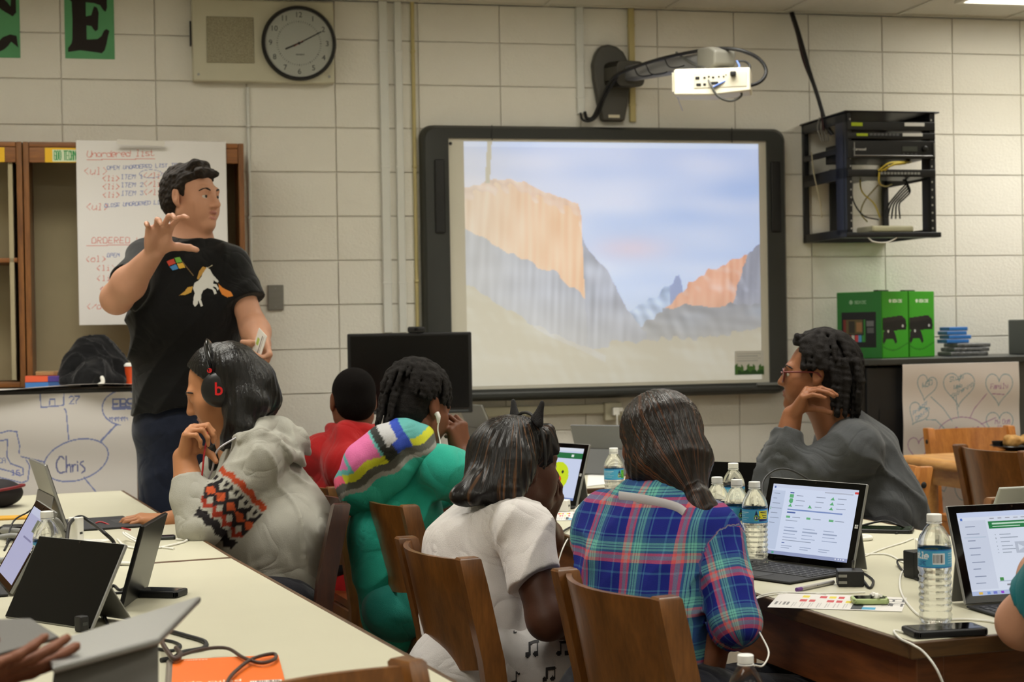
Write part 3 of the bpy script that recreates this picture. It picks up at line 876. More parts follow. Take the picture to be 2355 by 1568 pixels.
# projector body
q = loc(1640, 191, .95)
pj = thing('projector', 'white projector with ports facing the room, hung under the arm', 'projector', wall_m(s, 0, z) @ T3(q))
bm_ = prism('housing', [(-.16, -.055), (.0, -.062), (.16, -.05), (.16, .048), (-.15, .055), (-.16, .05)], .16, .008, 3)
m_pj = M('projector_white', (232, 226, 206), .45, var=.02)
hd = RZ(R(-24))
link('housing', bm_, m_pj, pj, hd @ RX(R(90)) @ T3(0, 0, -.08))
link('side_cover', box('side_cover', .008, .14, .085, .004, 2), m_pj, pj, hd @ T3(-.164, 0, 0))
for i in range(7): link('vent_slot', box('vent_slot', .004, .06, .003), M('vent_grey', (190, 186, 170), .6), pj, hd @ T3(-.1685, -.0, -.022 + .008 * i))
link('port_plate', box('port_plate', .22, .003, .062, .002, 1), M('port_plate', (212, 206, 186), .5), pj, hd @ T3(.035, -.081, 0))
for x, zz, w_, h_ in ((-.06, .012, .018, .012), (-.03, .012, .010, .008), (-.012, .016, .008, .008), (.006, .012, .01, .008), (.03, .014, .007, .007), (.05, .014, .007, .007), (-.055, -.016, .02, .012), (-.03, -.016, .012, .01), (.012, -.012, .03, .012), (.06, .02, .005, .005)):
    link('port', box('port', w_, .004, h_, .0015, 1), m_black, pj, hd @ T3(x, -.083, zz))
link('power_plug', box('power_plug', .024, .03, .02, .004, 2), m_black, pj, hd @ T3(.09, -.09, .022))
def wcord(name, pts, r, mat, lab, sub=6):
    o = link(name, tube(name, pts, r, sub), mat); tag(o, lab, 'cable'); return o
def wq(px, py, n):
    a, b = wl(px, py, n); return wp(a, n, b)
m_cord = M('black_cord', (20, 20, 22), .5)
m_blue = M('blue_cord', (92, 120, 190), .5)
wcord('projector_cable', [wq(1345, 258, .03), wq(1350, 272, .05), wq(1365, 268, .06), wq(1385, 225, .10), wq(1410, 180, .18), wq(1450, 158, .3), wq(1520, 135, .55), wq(1600, 118, .78), wq(1650, 112, .9), wq(1700, 115, .98), wq(1745, 135, 1.0), wq(1762, 165, 1.02), wq(1745, 190, 1.04), wq(1700, 202, 1.04)], .008, m_cord, 'thick black cable looping from the raceway over the arm to the projector')
wcord('projector_cable', [wq(1335, 260, .03), wq(1340, 275, .05), wq(1358, 278, .06), wq(1376, 262, .07), wq(1392, 222, .12), wq(1420, 176, .2)], .006, m_cord, 'short black cable drooping from the raceway end to the arm')
wcord('projector_cable', [wq(1555, 120, .66), wq(1578, 138, .70), wq(1600, 150, .80), wq(1622, 158, .90), wq(1630, 185, 1.02), wq(1650, 220, 1.04), wq(1680, 232, 1.04), wq(1705, 220, 1.04), wq(1700, 203, 1.04)], .005, M('grey_cord', (84, 84, 80), .5), 'grey cable slung under the white projector')
wcord('network_cable', [wq(1695, 140, 1.0), wq(1700, 155, 1.02), wq(1685, 178, 1.04), wq(1660, 190, 1.045), wq(1638, 202, 1.03)], .004, m_blue, 'blue network cable plugged into the projector')
wcord('projector_cable', [wq(1692, 141, .98), wq(1712, 141, 1.0), wq(1724, 150, 1.03), wq(1722, 165, 1.04), wq(1715, 172, 1.04)], .005, m_cord, 'short black power lead at the projector corner')
wcord('strap_tail', [wq(1558, 222, .9), wq(1564, 240, .9), wq(1570, 255, .9)], .002, M('strap_lilac', (190, 192, 215), .6), 'thin pale strap end hanging below the projector')
for px, py, n in ((1470, 160, .34), (1498, 156, .46), (1540, 140, .6)):
    wcord('cable_tie', [wq(px - 12, py - 6, n - .03), wq(px, py + 14, n + .05), wq(px + 30, py + 12, n + .08), wq(px + 52, py - 2, n + .02)], .0025, m_cord, 'thin black tie wrapped round the silver arm, %s' % {1470: 'nearest the wall', 1498: 'middle one', 1540: 'nearest the projector'}[px], 4)

# ------------------------------------------------------------------ network rack
m_rack = M('rack_black', (22, 23, 28), .4, var=.1)
m_rackb = M('rack_blue_black', (28, 32, 52), .35)
nF = 0.52
sA, zA = wl(1945, 258, nF); sB, _ = wl(2150, 256, nF); _, zC = wl(2050, 540, nF)
rw, rh = sB - sA, zA - zC
rk = thing('network_rack', 'open black wall rack of network gear right of the board', 'network rack', wall_m((sA + sB) / 2, 0, zC))
x0, x1 = -rw / 2, rw / 2
xw = wl(1840, 400, .0)[0] - (sA + sB) / 2      # wall side sits further left in view, same s range
t_ = .03
def rb(nm, lo, hi, mat=m_rack, bev=.003): return link(nm, box2(nm, lo, hi, bev, 1), mat, rk)
for x in (x0, x1 - .028):
    rb('front_rail', (x, -nF, 0), (x + .028, -nF + .04, rh))
    rb('rear_rail', (x, -.03, 0), (x + .028, -.004, rh))
rb('top_panel', (x0 - .01, -nF - .01, rh), (x1 + .02, -.004, rh + .008))
rb('bottom_panel', (x0 - .01, -nF - .01, -.012), (x1 + .02, -nF + .06, .012))
rb('bottom_rear_bar', (x0, -.05, -.01), (x1, -.004, .03))
for x in (x0, x1 - .012):
    rb('side_bar', (x, -nF, -.01), (x + .012, -.004, .03)); rb('side_bar', (x, -nF, rh - .045), (x + .012, -.004, rh))
    rb('side_bar', (x, -nF, rh * .46), (x + .012, -.004, rh * .56)); rb('side_post', (x, -nF + .02, 0), (x + .012, -nF + .12, rh), m_rackb)
    rb('side_bar', (x, -nF + .1, rh * .68), (x + .012, -.004, rh * .73))
rb('rear_plate', (x0 + .14, -.03, .0), (x0 + .24, -.006, rh * .62))
rb('rear_shelf', (x0, -.2, rh * .5), (x1 * .2, -.01, rh * .56))
hole = box('rail_hole', .006, .003, .008); hole.materials.append(M('hole_pale', (170, 170, 165), .5))
for i in range(16):
    for x in (x0 + .02, x1 - .02):
        o = link('rail_hole', hole, None, rk, T3(x, -nF - .001, .03 + i * .036))
def gear(nm, lab, zlo, zhi, mat, dp=.26):
    g = thing(nm, lab, 'network device', rk.matrix_world @ T3(0, -nF, zlo))
    link('chassis', box2('chassis', (x0 + .03, .0, 0), (x1 - .03, dp, zhi - zlo), .002, 1), mat, g); link('face_plate', box2('face_plate', (x0 + .004, -.008, 0), (x1 - .004, .002, zhi - zlo), .002, 1), mat, g)
    return g
m_dev = M('device_black', (16, 16, 18), .35)
m_lime = M('lime_label', (170, 190, 30), .5)
m_wlab = M('white_label', (215, 215, 212), .5)
g = gear('patch_panel', 'upper black patch panel with lime tag in the rack', rh * .855, rh * .925, m_dev, .1)
link('lime_tag', box('lime_tag', .055, .003, .016), m_lime, g, T3(x0 + .05, -.01, .026)); link('white_tag', box('white_tag', .10, .003, .016), m_wlab, g, T3(x1 - .11, -.01, .028))
g = gear('patch_panel', 'lower black patch panel with lime tag above the amplifier', rh * .785, rh * .835, m_dev, .1)
link('lime_tag', box('lime_tag', .055, .003, .012), m_lime, g, T3(x0 + .075, -.01, .018)); link('white_tag', box('white_tag', .10, .003, .014), m_wlab, g, T3(x1 - .12, -.01, .02))
for k in range(8): link('port', box('port', .014, .003, .010), M('port_grey', (90, 92, 96), .5), g, T3(x0 + .12 + .019 * k, -.01, .02))
g = gear('amplifier', 'black amplifier with silver edge and knob in the rack middle', rh * .625, rh * .77, m_dev, .3)
hA = rh * .145
link('silver_edge', box('silver_edge', rw * .88, .01, .006, .002, 1), m_steel, g, T3(.006, -.012, .012)); 
for x in (-.44, .455): link('silver_edge', box('silver_edge', .004, .01, hA * .8), m_steel, g, T3(.006 + x * rw, -.012, hA * .5))
text('maker_name', 'Carousel', .018, m_wlab, g, T3(x0 + .06, -.0125, hA * .5))
link('display', box('display', .075, .003, .022), M('lcd_grey', (62, 66, 60), .4), g, T3(x1 - .135, -.01, hA * .55))
link('knob', cyl('knob', .014, .012, 20, .002), m_dev, g, T3(x1 - .06, -.008, hA * .55) @ RX(R(90)))
for k in range(4): link('button', box('button', .008, .004, .005), M('btn_grey', (70, 70, 72), .5), g, T3(x1 - .165 + .02 * k, -.01, hA * .28))
g = gear('network_switch', 'slim black network switch with yellow leads in the rack', rh * .475, rh * .535, m_dev, .2)
for k in range(12): link('port', box('port', .012, .003, .011), M('port_silver', (150, 152, 150), .4, .5), g, T3(x0 + .17 + .017 * k, -.01, .016))
m_yel = M('yellow_lead', (206, 186, 70), .5)
for k, (a, b, c) in enumerate((((2020, 392), (2045, 375), (2078, 372)), ((2026, 393), (2052, 380), (2080, 376)), ((2034, 392), (2056, 377), (2084, 373)))):
    o = wcord('yellow_lead', [wq(*a, nF + .02), wq(*b, nF + .05), wq(*c, nF - .02), wq(c[0] + 18, c[1] - 4, nF - .2)], .0045, m_yel, 'yellow patch lead from the slim switch, %s of three' % ('lowest', 'middle', 'topmost')[k])
wcord('yellow_lead', [wq(2022, 396, nF + .02), wq(2022, 420, nF), wq(2035, 428, nF - .1), wq(2050, 424, nF - .2)], .004, m_yel, 'yellow lead bent short under the switch')
wcord('yellow_lead', [wq(1978, 405, nF - .15), wq(1982, 440, nF - .1), wq(2010, 468, nF - .1), wq(2024, 500, nF - .1)], .0035, m_yel, 'long yellow lead hanging to the shelf device')
wcord('yellow_lead', [wq(2020, 425, nF - .15), wq(1990, 460, nF - .15), wq(1980, 490, nF - .12), wq(1995, 510, nF - .1)], .003, M('olive_lead', (150, 135, 50), .5), 'olive lead curling below the switch')
for k in range(5):
    wcord('rack_cable', [wq(2058 + 5 * k, 405, nF - .2), wq(2085 + 2 * k, 418 + 5 * k, nF - .1), wq(2068 + 3 * k, 440 + 4 * k, nF - .1), wq(2044 + 6 * k, 470, nF - .12), wq(2030 + 10 * k, 503, nF - .12)], .004, m_cord, 'black cable of the tangle behind the router, strand %s' % ('one, leftmost at its foot', 'two', 'three, middle', 'four', 'five, rightmost at its foot')[k])
wcord('rack_cable', [wq(1960, 420, nF - .05), wq(1962, 460, nF - .05), wq(1985, 495, nF - .05), wq(2020, 505, nF - .1)], .0035, m_cord, 'single black cable sagging at the rack left')
rt = thing('router', 'beige router lying on the rack bottom bar', 'router', rk.matrix_world @ T3(x0 + .235, -nF + .10, .014))
link('case', box('case', .22, .15, .03, .008, 2, (0, 0, .015)), M('router_beige', (196, 192, 158), .5), rt, RZ(R(6)))
wcord('power_cable', [wq(1995, 545, nF), wq(2010, 556, nF + .01), wq(2040, 557, nF + .01), wq(2066, 545, nF)], .003, m_white, 'white cord looping below the rack')
wcord('power_cable', [wq(1866, 350, .2), wq(1872, 400, .2), wq(1885, 460, .2), wq(1890, 500, .2)], .003, M('cord_cream', (190, 180, 150), .6), 'cream cord inside the rack side')
wcord('ceiling_cable', [wq(1822, 30, .05), wq(1838, 80, .12), wq(1862, 165, .2), wq(1880, 220, .24), wq(1900, 285, .28), wq(1915, 310, .3)], .010, m_cord, 'black cable bundle dropping from the ceiling into the rack')
wcord('ceiling_cable', [wq(1818, 30, .03), wq(1832, 75, .08), wq(1848, 140, .14), wq(1870, 195, .2), wq(1886, 240, .25), wq(1894, 300, .28)], .006, M('maroon_cord', (58, 28, 30), .5), 'dark red cable beside the bundle from the ceiling')
for k in range(4): wcord('rack_cable', [wq(1885 + 6 * k, 270, .26), wq(1880 + 8 * k, 295, .27), wq(1890 + 5 * k, 325, .28)], .003, M('grey_cord2', (120, 118, 112), .5), 'thin grey wire in the rack top opening, %s' % ('leftmost', 'second', 'third', 'rightmost')[k])

# ------------------------------------------------------------------ bookcases and counters along the wall
m_oak = wood('bookcase_oak', (100, 60, 28), (142, 92, 46), (14, 14, 1.4), .4, .15)
m_oakh = wood('bookcase_oak_rail', (106, 62, 26), (150, 94, 44), (1.4, 14, 14), .4, .15)
m_bback = M('bookcase_back', (176, 164, 132), .6, var=.06)
CZL = 1.085
nB = .30
sRt, zTop = wl(560, 330, nB); sMid = wl(52, 330, nB)[0]
def bookcase(sl, sr, lab, shelf_z, strip_txt):
    t = thing('bookcase', lab, 'bookcase', wall_m((sl + sr) / 2, 0, CZL))
    w = sr - sl; h = zTop - CZL
    for sx in (-1, 1): link('side_panel', box('side_panel', .024, nB - .01, h, .002, 1, (sx * (w / 2 - .012), -nB / 2 - .005, h / 2)), m_oak, t)
    link('top', box('top', w - .05, nB - .01, .022, .002, 1, (0, -nB / 2 - .005, h - .011)), m_oakh, t)
    link('bottom', box('bottom', w - .05, nB - .02, .022, .002, 1, (0, -nB / 2 - .002, .011)), m_oakh, t)
    link('back', box('back', w - .05, .006, h - .05, 0, 1, (0, -.012, h / 2)), m_bback, t)
    link('header_rail', box('header_rail', w - .05, .018, .065, .002, 1, (0, -nB + .012, h - .055)), m_oakh, t)
    for z in shelf_z: link('shelf', box('shelf', w - .052, nB - .03, .02, .002, 1, (0, -nB / 2, z)), m_oakh, t)
    return t, w, h
b1, w1, h1 = bookcase(sMid, sRt, 'tall oak bookcase bay with beige back, behind the flip chart sheet', [], '')
b2, w2, h2 = bookcase(sMid - 1.0, sMid - .004, 'left oak bookcase bay with one shelf, cut by the frame edge', [wl(20, 598, nB)[1] - CZL], '')
link('divider', box('divider', .02, nB - .03, h2 - .1, .002, 1), m_bback, b2, T3(w2 / 2 - .05, -nB / 2, h2 / 2 - .02))
m_print = M('printed_card', attr='Col', rough=.6)
P_ = Pic(420, 40, (240, 190, 40)); P_.rect(.05, .12, .99, .95, (214, 226, 196)); P_.text('GOO TECHNOLOGY EQUALS GOOD LEARNING FOR ALL OF US', .06, .16, .72, (40, 150, 80), .92, bold=.1, xs=.30)
ys = P_.mesh('label_strip', .62, .062); o = link('label_strip', ys, m_print, b1, T3(-w1 / 2 + .09 + .31, -nB - .001, h1 - .087)); o['label'] = 'yellow strip with green block lettering'
P_ = Pic(60, 10, (240, 190, 40)); P_.disc(.25, .5, .05, (40, 150, 80), 6)
o = link('label_strip', P_.mesh('label_strip', .32, .05), m_print, b1, T3(w1 / 2 - .24, -nB - .001, h1 - .07)); o['label'] = 'yellow strip with a green round emblem'
P_ = Pic(20, 10, (240, 190, 40)); link('label_strip', P_.mesh('label_strip', .09, .062), m_print, b2, T3(w2 / 2 - .115, -nB - .001, h2 - .087))
# low black-topped cabinet on the left
m_ctop = M('counter_black', (34, 32, 30), .4, var=.08)
NL = .64
cl = thing('low_cabinet', 'low black-topped cabinet under the oak bookcases', 'cabinet', wall_m(-2.29, 0, 0))
link('top', box('top', 2.1, NL, .03, .006, 2, (0, -NL / 2 - .001, CZL - .016)), m_ctop, cl)
link('body', box('body', 2.06, NL - .04, CZL - .032, .004, 1, (0, -NL / 2 + .015, (CZL - .032) / 2)), m_oak, cl)
# right black cabinet
CZR = 1.13; NR = .55
sl_ = wl(1972, 835, NR)[0]
cr_ = thing('low_cabinet', 'black shelving cabinet with rounded top under the green boxes', 'cabinet', wall_m(sl_, 0, 0))
tp = [(0.02, -NR + .06), (.06, -NR + .015), (.12, -NR), (1.6, -NR), (1.6, -.004), (0, -.004), (0, -NR + .1)]
link('top', prism('top', tp, .03, .004, 2), M('counter_grey', (58, 60, 58), .35, var=.05), cr_, T3(0, 0, CZR - .03))
link('end_panel', box2('end_panel', (.03, -NR + .05, 0), (.06, -.01, CZR - .031)), m_black, cr_)
link('door', box2('door', (.062, -NR + .035, .06), (.32, -NR + .06, CZR - .04), .004, 1), M('cabinet_charcoal', (30, 31, 33), .5), cr_)
link('recess', box2('recess', (.12, -NR + .028, .58), (.27, -NR + .034, .90), .004, 1), m_black, cr_)
link('metal_strip', box2('metal_strip', (.323, -NR + .02, .05), (.348, -NR + .05, CZR - .09), .003, 1), M('strip_grey', (140, 140, 136), .4, .6), cr_)
link('body', box2('body', (.35, -NR + .05, 0), (1.56, -.02, CZR - .031)), M('cabinet_grey', (96, 98, 96), .5), cr_)
link('edge_post', box2('edge_post', (1.23, -NR + .03, 0), (1.27, -NR + .055, CZR - .031)), m_black, cr_)

# ------------------------------------------------------------------ sheets of paper with handwriting
m_paper = M('flipchart_paper', attr='Col', rough=.75)
def ell_pts(cx, cy, rx, ry, a0=0, a1=360, n=40, tilt=0):
    o = []
    for i in range(n + 1):
        a = R(a0 + (a1 - a0) * i / n); x, y = rx * math.cos(a), ry * math.sin(a); c, s_ = math.cos(tilt), math.sin(tilt)
        o.append((cx + x * c - y * s_, cy + x * s_ + y * c))
    return o
RED, BLU, PUR, TEA = (204, 118, 108), (122, 132, 182), (164, 116, 164), (122, 158, 172)
# hanging list in front of the bookcase
sa, za = wl(174, 321, nB + .03); sb, zb = wl(520, 326, nB + .03); zlow = wl(190, 748, nB + .03)[1]
wS, hS = sb - sa, za - zlow
NX, NY = 230, 290
P_ = Pic(NX, NY, (222, 219, 218))
P_.text('Unordered list', .07, .055, .038, RED, .78, .1, .02, bold=-.14); P_.line([(.07, .105), (.52, .098)], .0018, RED)
P_.text('<ul>', .05, .145, .042, RED, .85, .1, bold=-.14); P_.text('OPEN UNORDERED LIST TAG', .20, .138, .022, BLU, .9, .1, .04, bold=-.14)
for k, y in enumerate((.19, .235, .28)):
    P_.text('<li>', .17, y, .032, RED, .8, .1, bold=-.14); P_.text('ITEM %d' % (k + 1), .29, y - .006, .026, BLU, .9, .1, .02, bold=-.14); P_.text('</li>', .44, y - .018, .034, RED, .8, .1, bold=-.14)
P_.line(ell_pts(.49, .18, .075, .022), .0014, BLU); P_.line([(.56, .18), (.64, .172)], .0014, BLU)
P_.text('<ul>', .06, .34, .040, RED, .85, .1, bold=-.14); P_.text('CLOSE UNORDERED LIST TAG', .18, .342, .022, BLU, .86, .1, .05, bold=-.14)
P_.text('ORDERED LIST', .09, .525, .036, RED, .95, .1, bold=-.14); P_.line([(.06, .572), (.5, .562)], .0018, RED)
P_.text('<ol>', .05, .625, .036, RED, .85, .1, bold=-.14); P_.text('OPEN', .19, .612, .022, BLU, .9, .1, .03, bold=-.14)
for y in (.675, .73): P_.text('<li>', .12, y, .034, RED, .85, .1, bold=-.14)
P_.text('</li>', .14, .79, .03, RED, .85, .1, bold=-.14); P_.text('</ol>', .05, .88, .036, RED, .85, .1, bold=-.14)
sh = thing('flip_chart_sheet', 'large white sheet with red and blue handwriting taped over the bookcase', 'paper sheet', wall_m((sa + sb) / 2, nB + .012, zlow))
crv = lambda X, Z: -.008 * np.sin(Z * 6.0 + X * 2) - .01 * np.sin(X * 5 + 1) ** 2
solid_panel(link('sheet', P_.mesh('sheet', wS, hS, crv), m_paper, sh), .0008)
link('folded_corner', box('folded_corner', .20, .0012, .022), M('paper_plain', (226, 222, 216), .7), sh, T3(-wS / 2 + .27, -.03, hS - .012) @ RY(R(2)) @ RX(R(18)))
# Chris sheet on the left cabinet, its top folded over the counter edge
nC = NL + .012
sa = -2.9; sb, _ = wl(312, 900, nC); zc = CZL + .004; zlow = .30
wS, hS = sb - sa, zc - zlow
def cpx(px, py):
    a, b = wl(px, py, nC); return ((a - sa) / wS, (zc - b) / hS)
P_ = Pic(420, 250, (216, 211, 206))
def ln(pts, c=BLU, w_=.0035): P_.line([cpx(*p) for p in pts], w_, c)
ln(ell_pts(175, 1058, 76, 46, 0, 360, 48, R(-17)))
for st_ in ([(147, 1056), (143, 1050), (137, 1051), (131, 1060), (129, 1072), (133, 1084), (140, 1088), (149, 1085)], [(152, 1050), (153, 1086)], [(153, 1077), (156, 1069), (160, 1068), (162, 1074), (163, 1085)], [(166, 1068), (167, 1084)], [(167, 1075), (170, 1069), (174, 1069)], [(178, 1069), (179, 1083)], [(178, 1062), (178, 1063)], [(192, 1061), (186, 1063), (185, 1068), (191, 1072), (195, 1077), (194, 1083), (188, 1087)]):
    ln(st_, (108, 112, 158), .0042)
ln([(158, 1010), (152, 945), (148, 940)]); ln([(232, 1014), (268, 976)], w_=.005); ln([(100, 1062), (48, 1050)]); ln([(193, 1098), (220, 1130)])
ln([(92, 905), (94, 937), (146, 932), (147, 905)]); ln([(113, 933), (115, 918), (126, 918), (126, 932)])
P_.text('27', *cpx(158, 910), .045, BLU, .8)
ln(ell_pts(285, 938, 50, 40, 100, 300, 30)); P_.text('EBS', *cpx(258, 916), .06, BLU, .8, bold=.2); ln([(258, 938), (300, 934)]); P_.text('mmmmmm', *cpx(250, 956), .03, BLU, .7)
ln([(38, 992), (45, 1025), (44, 1042)]); ln([(0, 996), (20, 990), (40, 993)]); ln([(0, 1014), (17, 1010), (16, 1050), (24, 1066), (52, 1076), (54, 1090), (46, 1094), (24, 1084), (0, 1078)]); ln([(60, 1058), (68, 1070), (64, 1105), (50, 1110), (0, 1098)])
P_.text('CA', *cpx(-4, 1053), .03, BLU, .8); P_.text('is', *cpx(24, 1076), .04, (90, 100, 190), .8)
cs_ = thing('mind_map_sheet', 'white mind map sheet with a blue oval draped over the left cabinet front', 'paper sheet', wall_m((sa + sb) / 2, NL + .006, zlow))
def crv2(X, Z):
    t = np.clip((Z - (hS - .03)) / .03, 0, 1); return -.004 * np.sin(Z * 22 + np.sin(X * 3)) - .006 * np.sin(Z * 7) + t * t * .05 - .006
solid_panel(link('sheet', P_.mesh('sheet', wS, hS, crv2), m_paper, cs_), .0008)
for k, (x, dz, a) in enumerate(((-.18, .006, 4), (.05, .012, -8))):
    q = wp((sa + sb) / 2 + wS * .28 + x, NL - .10, CZL + dz - .003)
    o = link('loose_paper', panel('loose_paper', .42, .26, 12, 8, lambda U, V: np.zeros((len(U), 3)) + [222, 216, 212], lambda X, Z: .006 * np.sin(X * 9 + k)), m_paper, mw=T3(q) @ WROT @ RZ(R(a)) @ RX(R(88)) @ T3(0, 0, -.13))
    solid_panel(o, .001); tag(o, 'loose white sheet on the left cabinet top, %s' % ('underneath', 'uppermost')[k], 'paper sheet')
# heart sheet on the right cabinet
nH = NR + .01
sa, za = wl(2074, 838, nH); sb, _ = wl(2342, 838, nH); zlow = .22; zc = za
wS, hS = sb - sa, zc - zlow
def hpx(px, py):
    a, b = wl(px, py, nH); return ((a - sa) / wS, (zc - b) / hS)
P_ = Pic(300, 390, (218, 212, 208))
def hl(pts, c=TEA, w_=.0022): P_.line([hpx(*p) for p in pts], w_, c)
def heart(x, y, w_, h_, c=TEA, a=0):
    o = []
    for i in range(41):
        t = 2 * math.pi * i / 40; hx = 16 * math.sin(t) ** 3 / 17; hy = -(13 * math.cos(t) - 5 * math.cos(2 * t) - 2 * math.cos(3 * t) - math.cos(4 * t)) / 15
        o.append((x + w_ * (hx * math.cos(a) - hy * math.sin(a)), y + h_ * (hy * math.cos(a) + hx * math.sin(a))))
    hl(o, c)
heart(2130, 888, 24, 30, TEA, .2); heart(2204, 890, 38, 40); heart(2296, 890, 33, 38); heart(2110, 950, 24, 26, TEA, .5); heart(2298, 975, 33, 34); heart(2112, 1030, 26, 30, PUR)
P_.text('WSD', *hpx(2120, 878), .032, TEA, .8, .1, .2); P_.text('Study', *hpx(2182, 866), .027, TEA, .8, .1, .15); P_.text('Web', *hpx(2192, 884), .027, TEA, .8, .1, .15); P_.text('Gathering', *hpx(2188, 903), .026, TEA, .7, .1, .35)
P_.text('Family', *hpx(2276, 882), .03, PUR, .75, .1, .02); hl([(2280, 905), (2308, 907)], PUR); P_.text('My Dog', *hpx(2287, 964), .026, PUR, .75, .1); P_.text('Olive', *hpx(2292, 978), .026, PUR, .75, .1)
P_.text('Friend', *hpx(2098, 944), .024, (110, 160, 190), .75, .1, .5); P_.text('Design', *hpx(2104, 956), .024, (110, 160, 190), .75, .1, .5)
P_.text('Jennifer', *hpx(2190, 982), .040, PUR, .85, .1)
hl(ell_pts(2212, 1005, 60, 46, 180, 360), PUR); hl([(2140, 912), (2168, 938), (2188, 968)]); hl([(2198, 910), (2203, 960)]); hl([(2268, 905), (2240, 940), (2230, 960)], PUR); hl([(2255, 975), (2290, 960)], PUR); hl([(2128, 965), (2150, 965), (2170, 985)])
P_.text('Sound', *hpx(2148, 1080), .035, PUR, .8, .1); hl([(2190, 1085), (2170, 1130), (2155, 1120)]); hl(ell_pts(2215, 1110, 22, 40, 90, 300)); hl([(2150, 1130), (2168, 1145), (2160, 1180)])
hs = thing('mind_map_sheet', 'white mind map sheet of hearts hanging on the right cabinet front', 'paper sheet', wall_m((sa + sb) / 2, nH, zlow))
solid_panel(link('sheet', P_.mesh('sheet', wS, hS, lambda X, Z: -.003 * np.sin(Z * 25 + np.sin(X * 6)) - .004), m_paper, hs), .0008)

# ================================================================== FURNITURE
EL = Vector((-.33, .944, 0)).normalized(); EW = Vector((EL.y, -EL.x, 0))
TZ = .73
m_lam = M('cream_laminate', (201, 197, 174), .42, var=.03, vscale=5)
m_edge = wood('table_edge_wood', (58, 38, 18), (98, 68, 36), (1, 1, 10), .45, .1)
m_apron = wood('table_apron_wood', (92, 50, 24), (132, 76, 38), (1.2, 1.2, 9), .45, .15)
def table(lab, corner, ex, ey, wx, ly, z=TZ):
    """corner: near corner on the floor; ex, ey unit axes; top wx by ly"""
    t = thing('library_table', lab, 'table', frame(corner, ex, ey, (0, 0, 1)), 'laminate library tables')
    link('top', box2('top', (.012, .012, z - .028), (wx - .012, ly - .012, z), .0012, 1), m_lam, t)
    for nm, lo, hi in (('edge_band', (0, 0, z - .031), (wx, .0118, z - .0005)), ('edge_band', (0, ly - .0118, z - .031), (wx, ly, z - .0005)), ('edge_band', (0, .0119, z - .031), (.0118, ly - .0119, z - .0005)), ('edge_band', (wx - .0118, .0119, z - .031), (wx, ly - .0119, z - .0005))):
        link(nm, box2(nm, lo, hi, .003, 2), m_edge, t)
    i = .03
    for lo, hi in (((i, i, z - .15), (wx - i, i + .022, z - .033)), ((i, ly - i - .022, z - .15), (wx - i, ly - i, z - .033)), ((i, i + .023, z - .15), (i + .022, ly - i - .023, z - .033)), ((wx - i - .022, i + .023, z - .15), (wx - i, ly - i - .023, z - .033))):
        link('apron', box2('apron', lo, hi, .002, 1), m_apron, t)
    for x in (i - .004, wx - i - .056):
        for y in (i - .004, ly - i - .056): link('leg', box2('leg', (x, y, 0), (x + .06, y + .06, z - .033), .004, 2), m_apron, t)
    return t
RT = onz(2096, 1478, TZ); RT.z = 0
table('long cream table at the right with the open tablet computers', RT, EW, EL, .916, 2.72)
T2c = RT + EL * 2.75
table('far cream table by the wall under the black monitor', T2c, EW, EL, .916, 1.85, TZ + .015)
A0_ = onz(540, 1281, TZ); A1_ = onz(285, 1127, TZ); A0_.z = A1_.z = 0
ELa = (A1_ - A0_).normalized(); EWa = Vector((ELa.y, -ELa.x, 0)); La = (A1_ - A0_).length
table('far left cream table where the headphone wearer sits', A0_ + ELa * .004 - EWa * .916, EWa, ELa, .916, La)
B1_ = onz(1060, 1568, TZ); B1_.z = 0
ELb = (A0_ - B1_).normalized(); EWb = Vector((ELb.y, -ELb.x, 0))
table('near left cream table with the orange notebook', A0_ - ELb * 1.794 - EWb * .916, EWb, ELb, .916, 1.79)

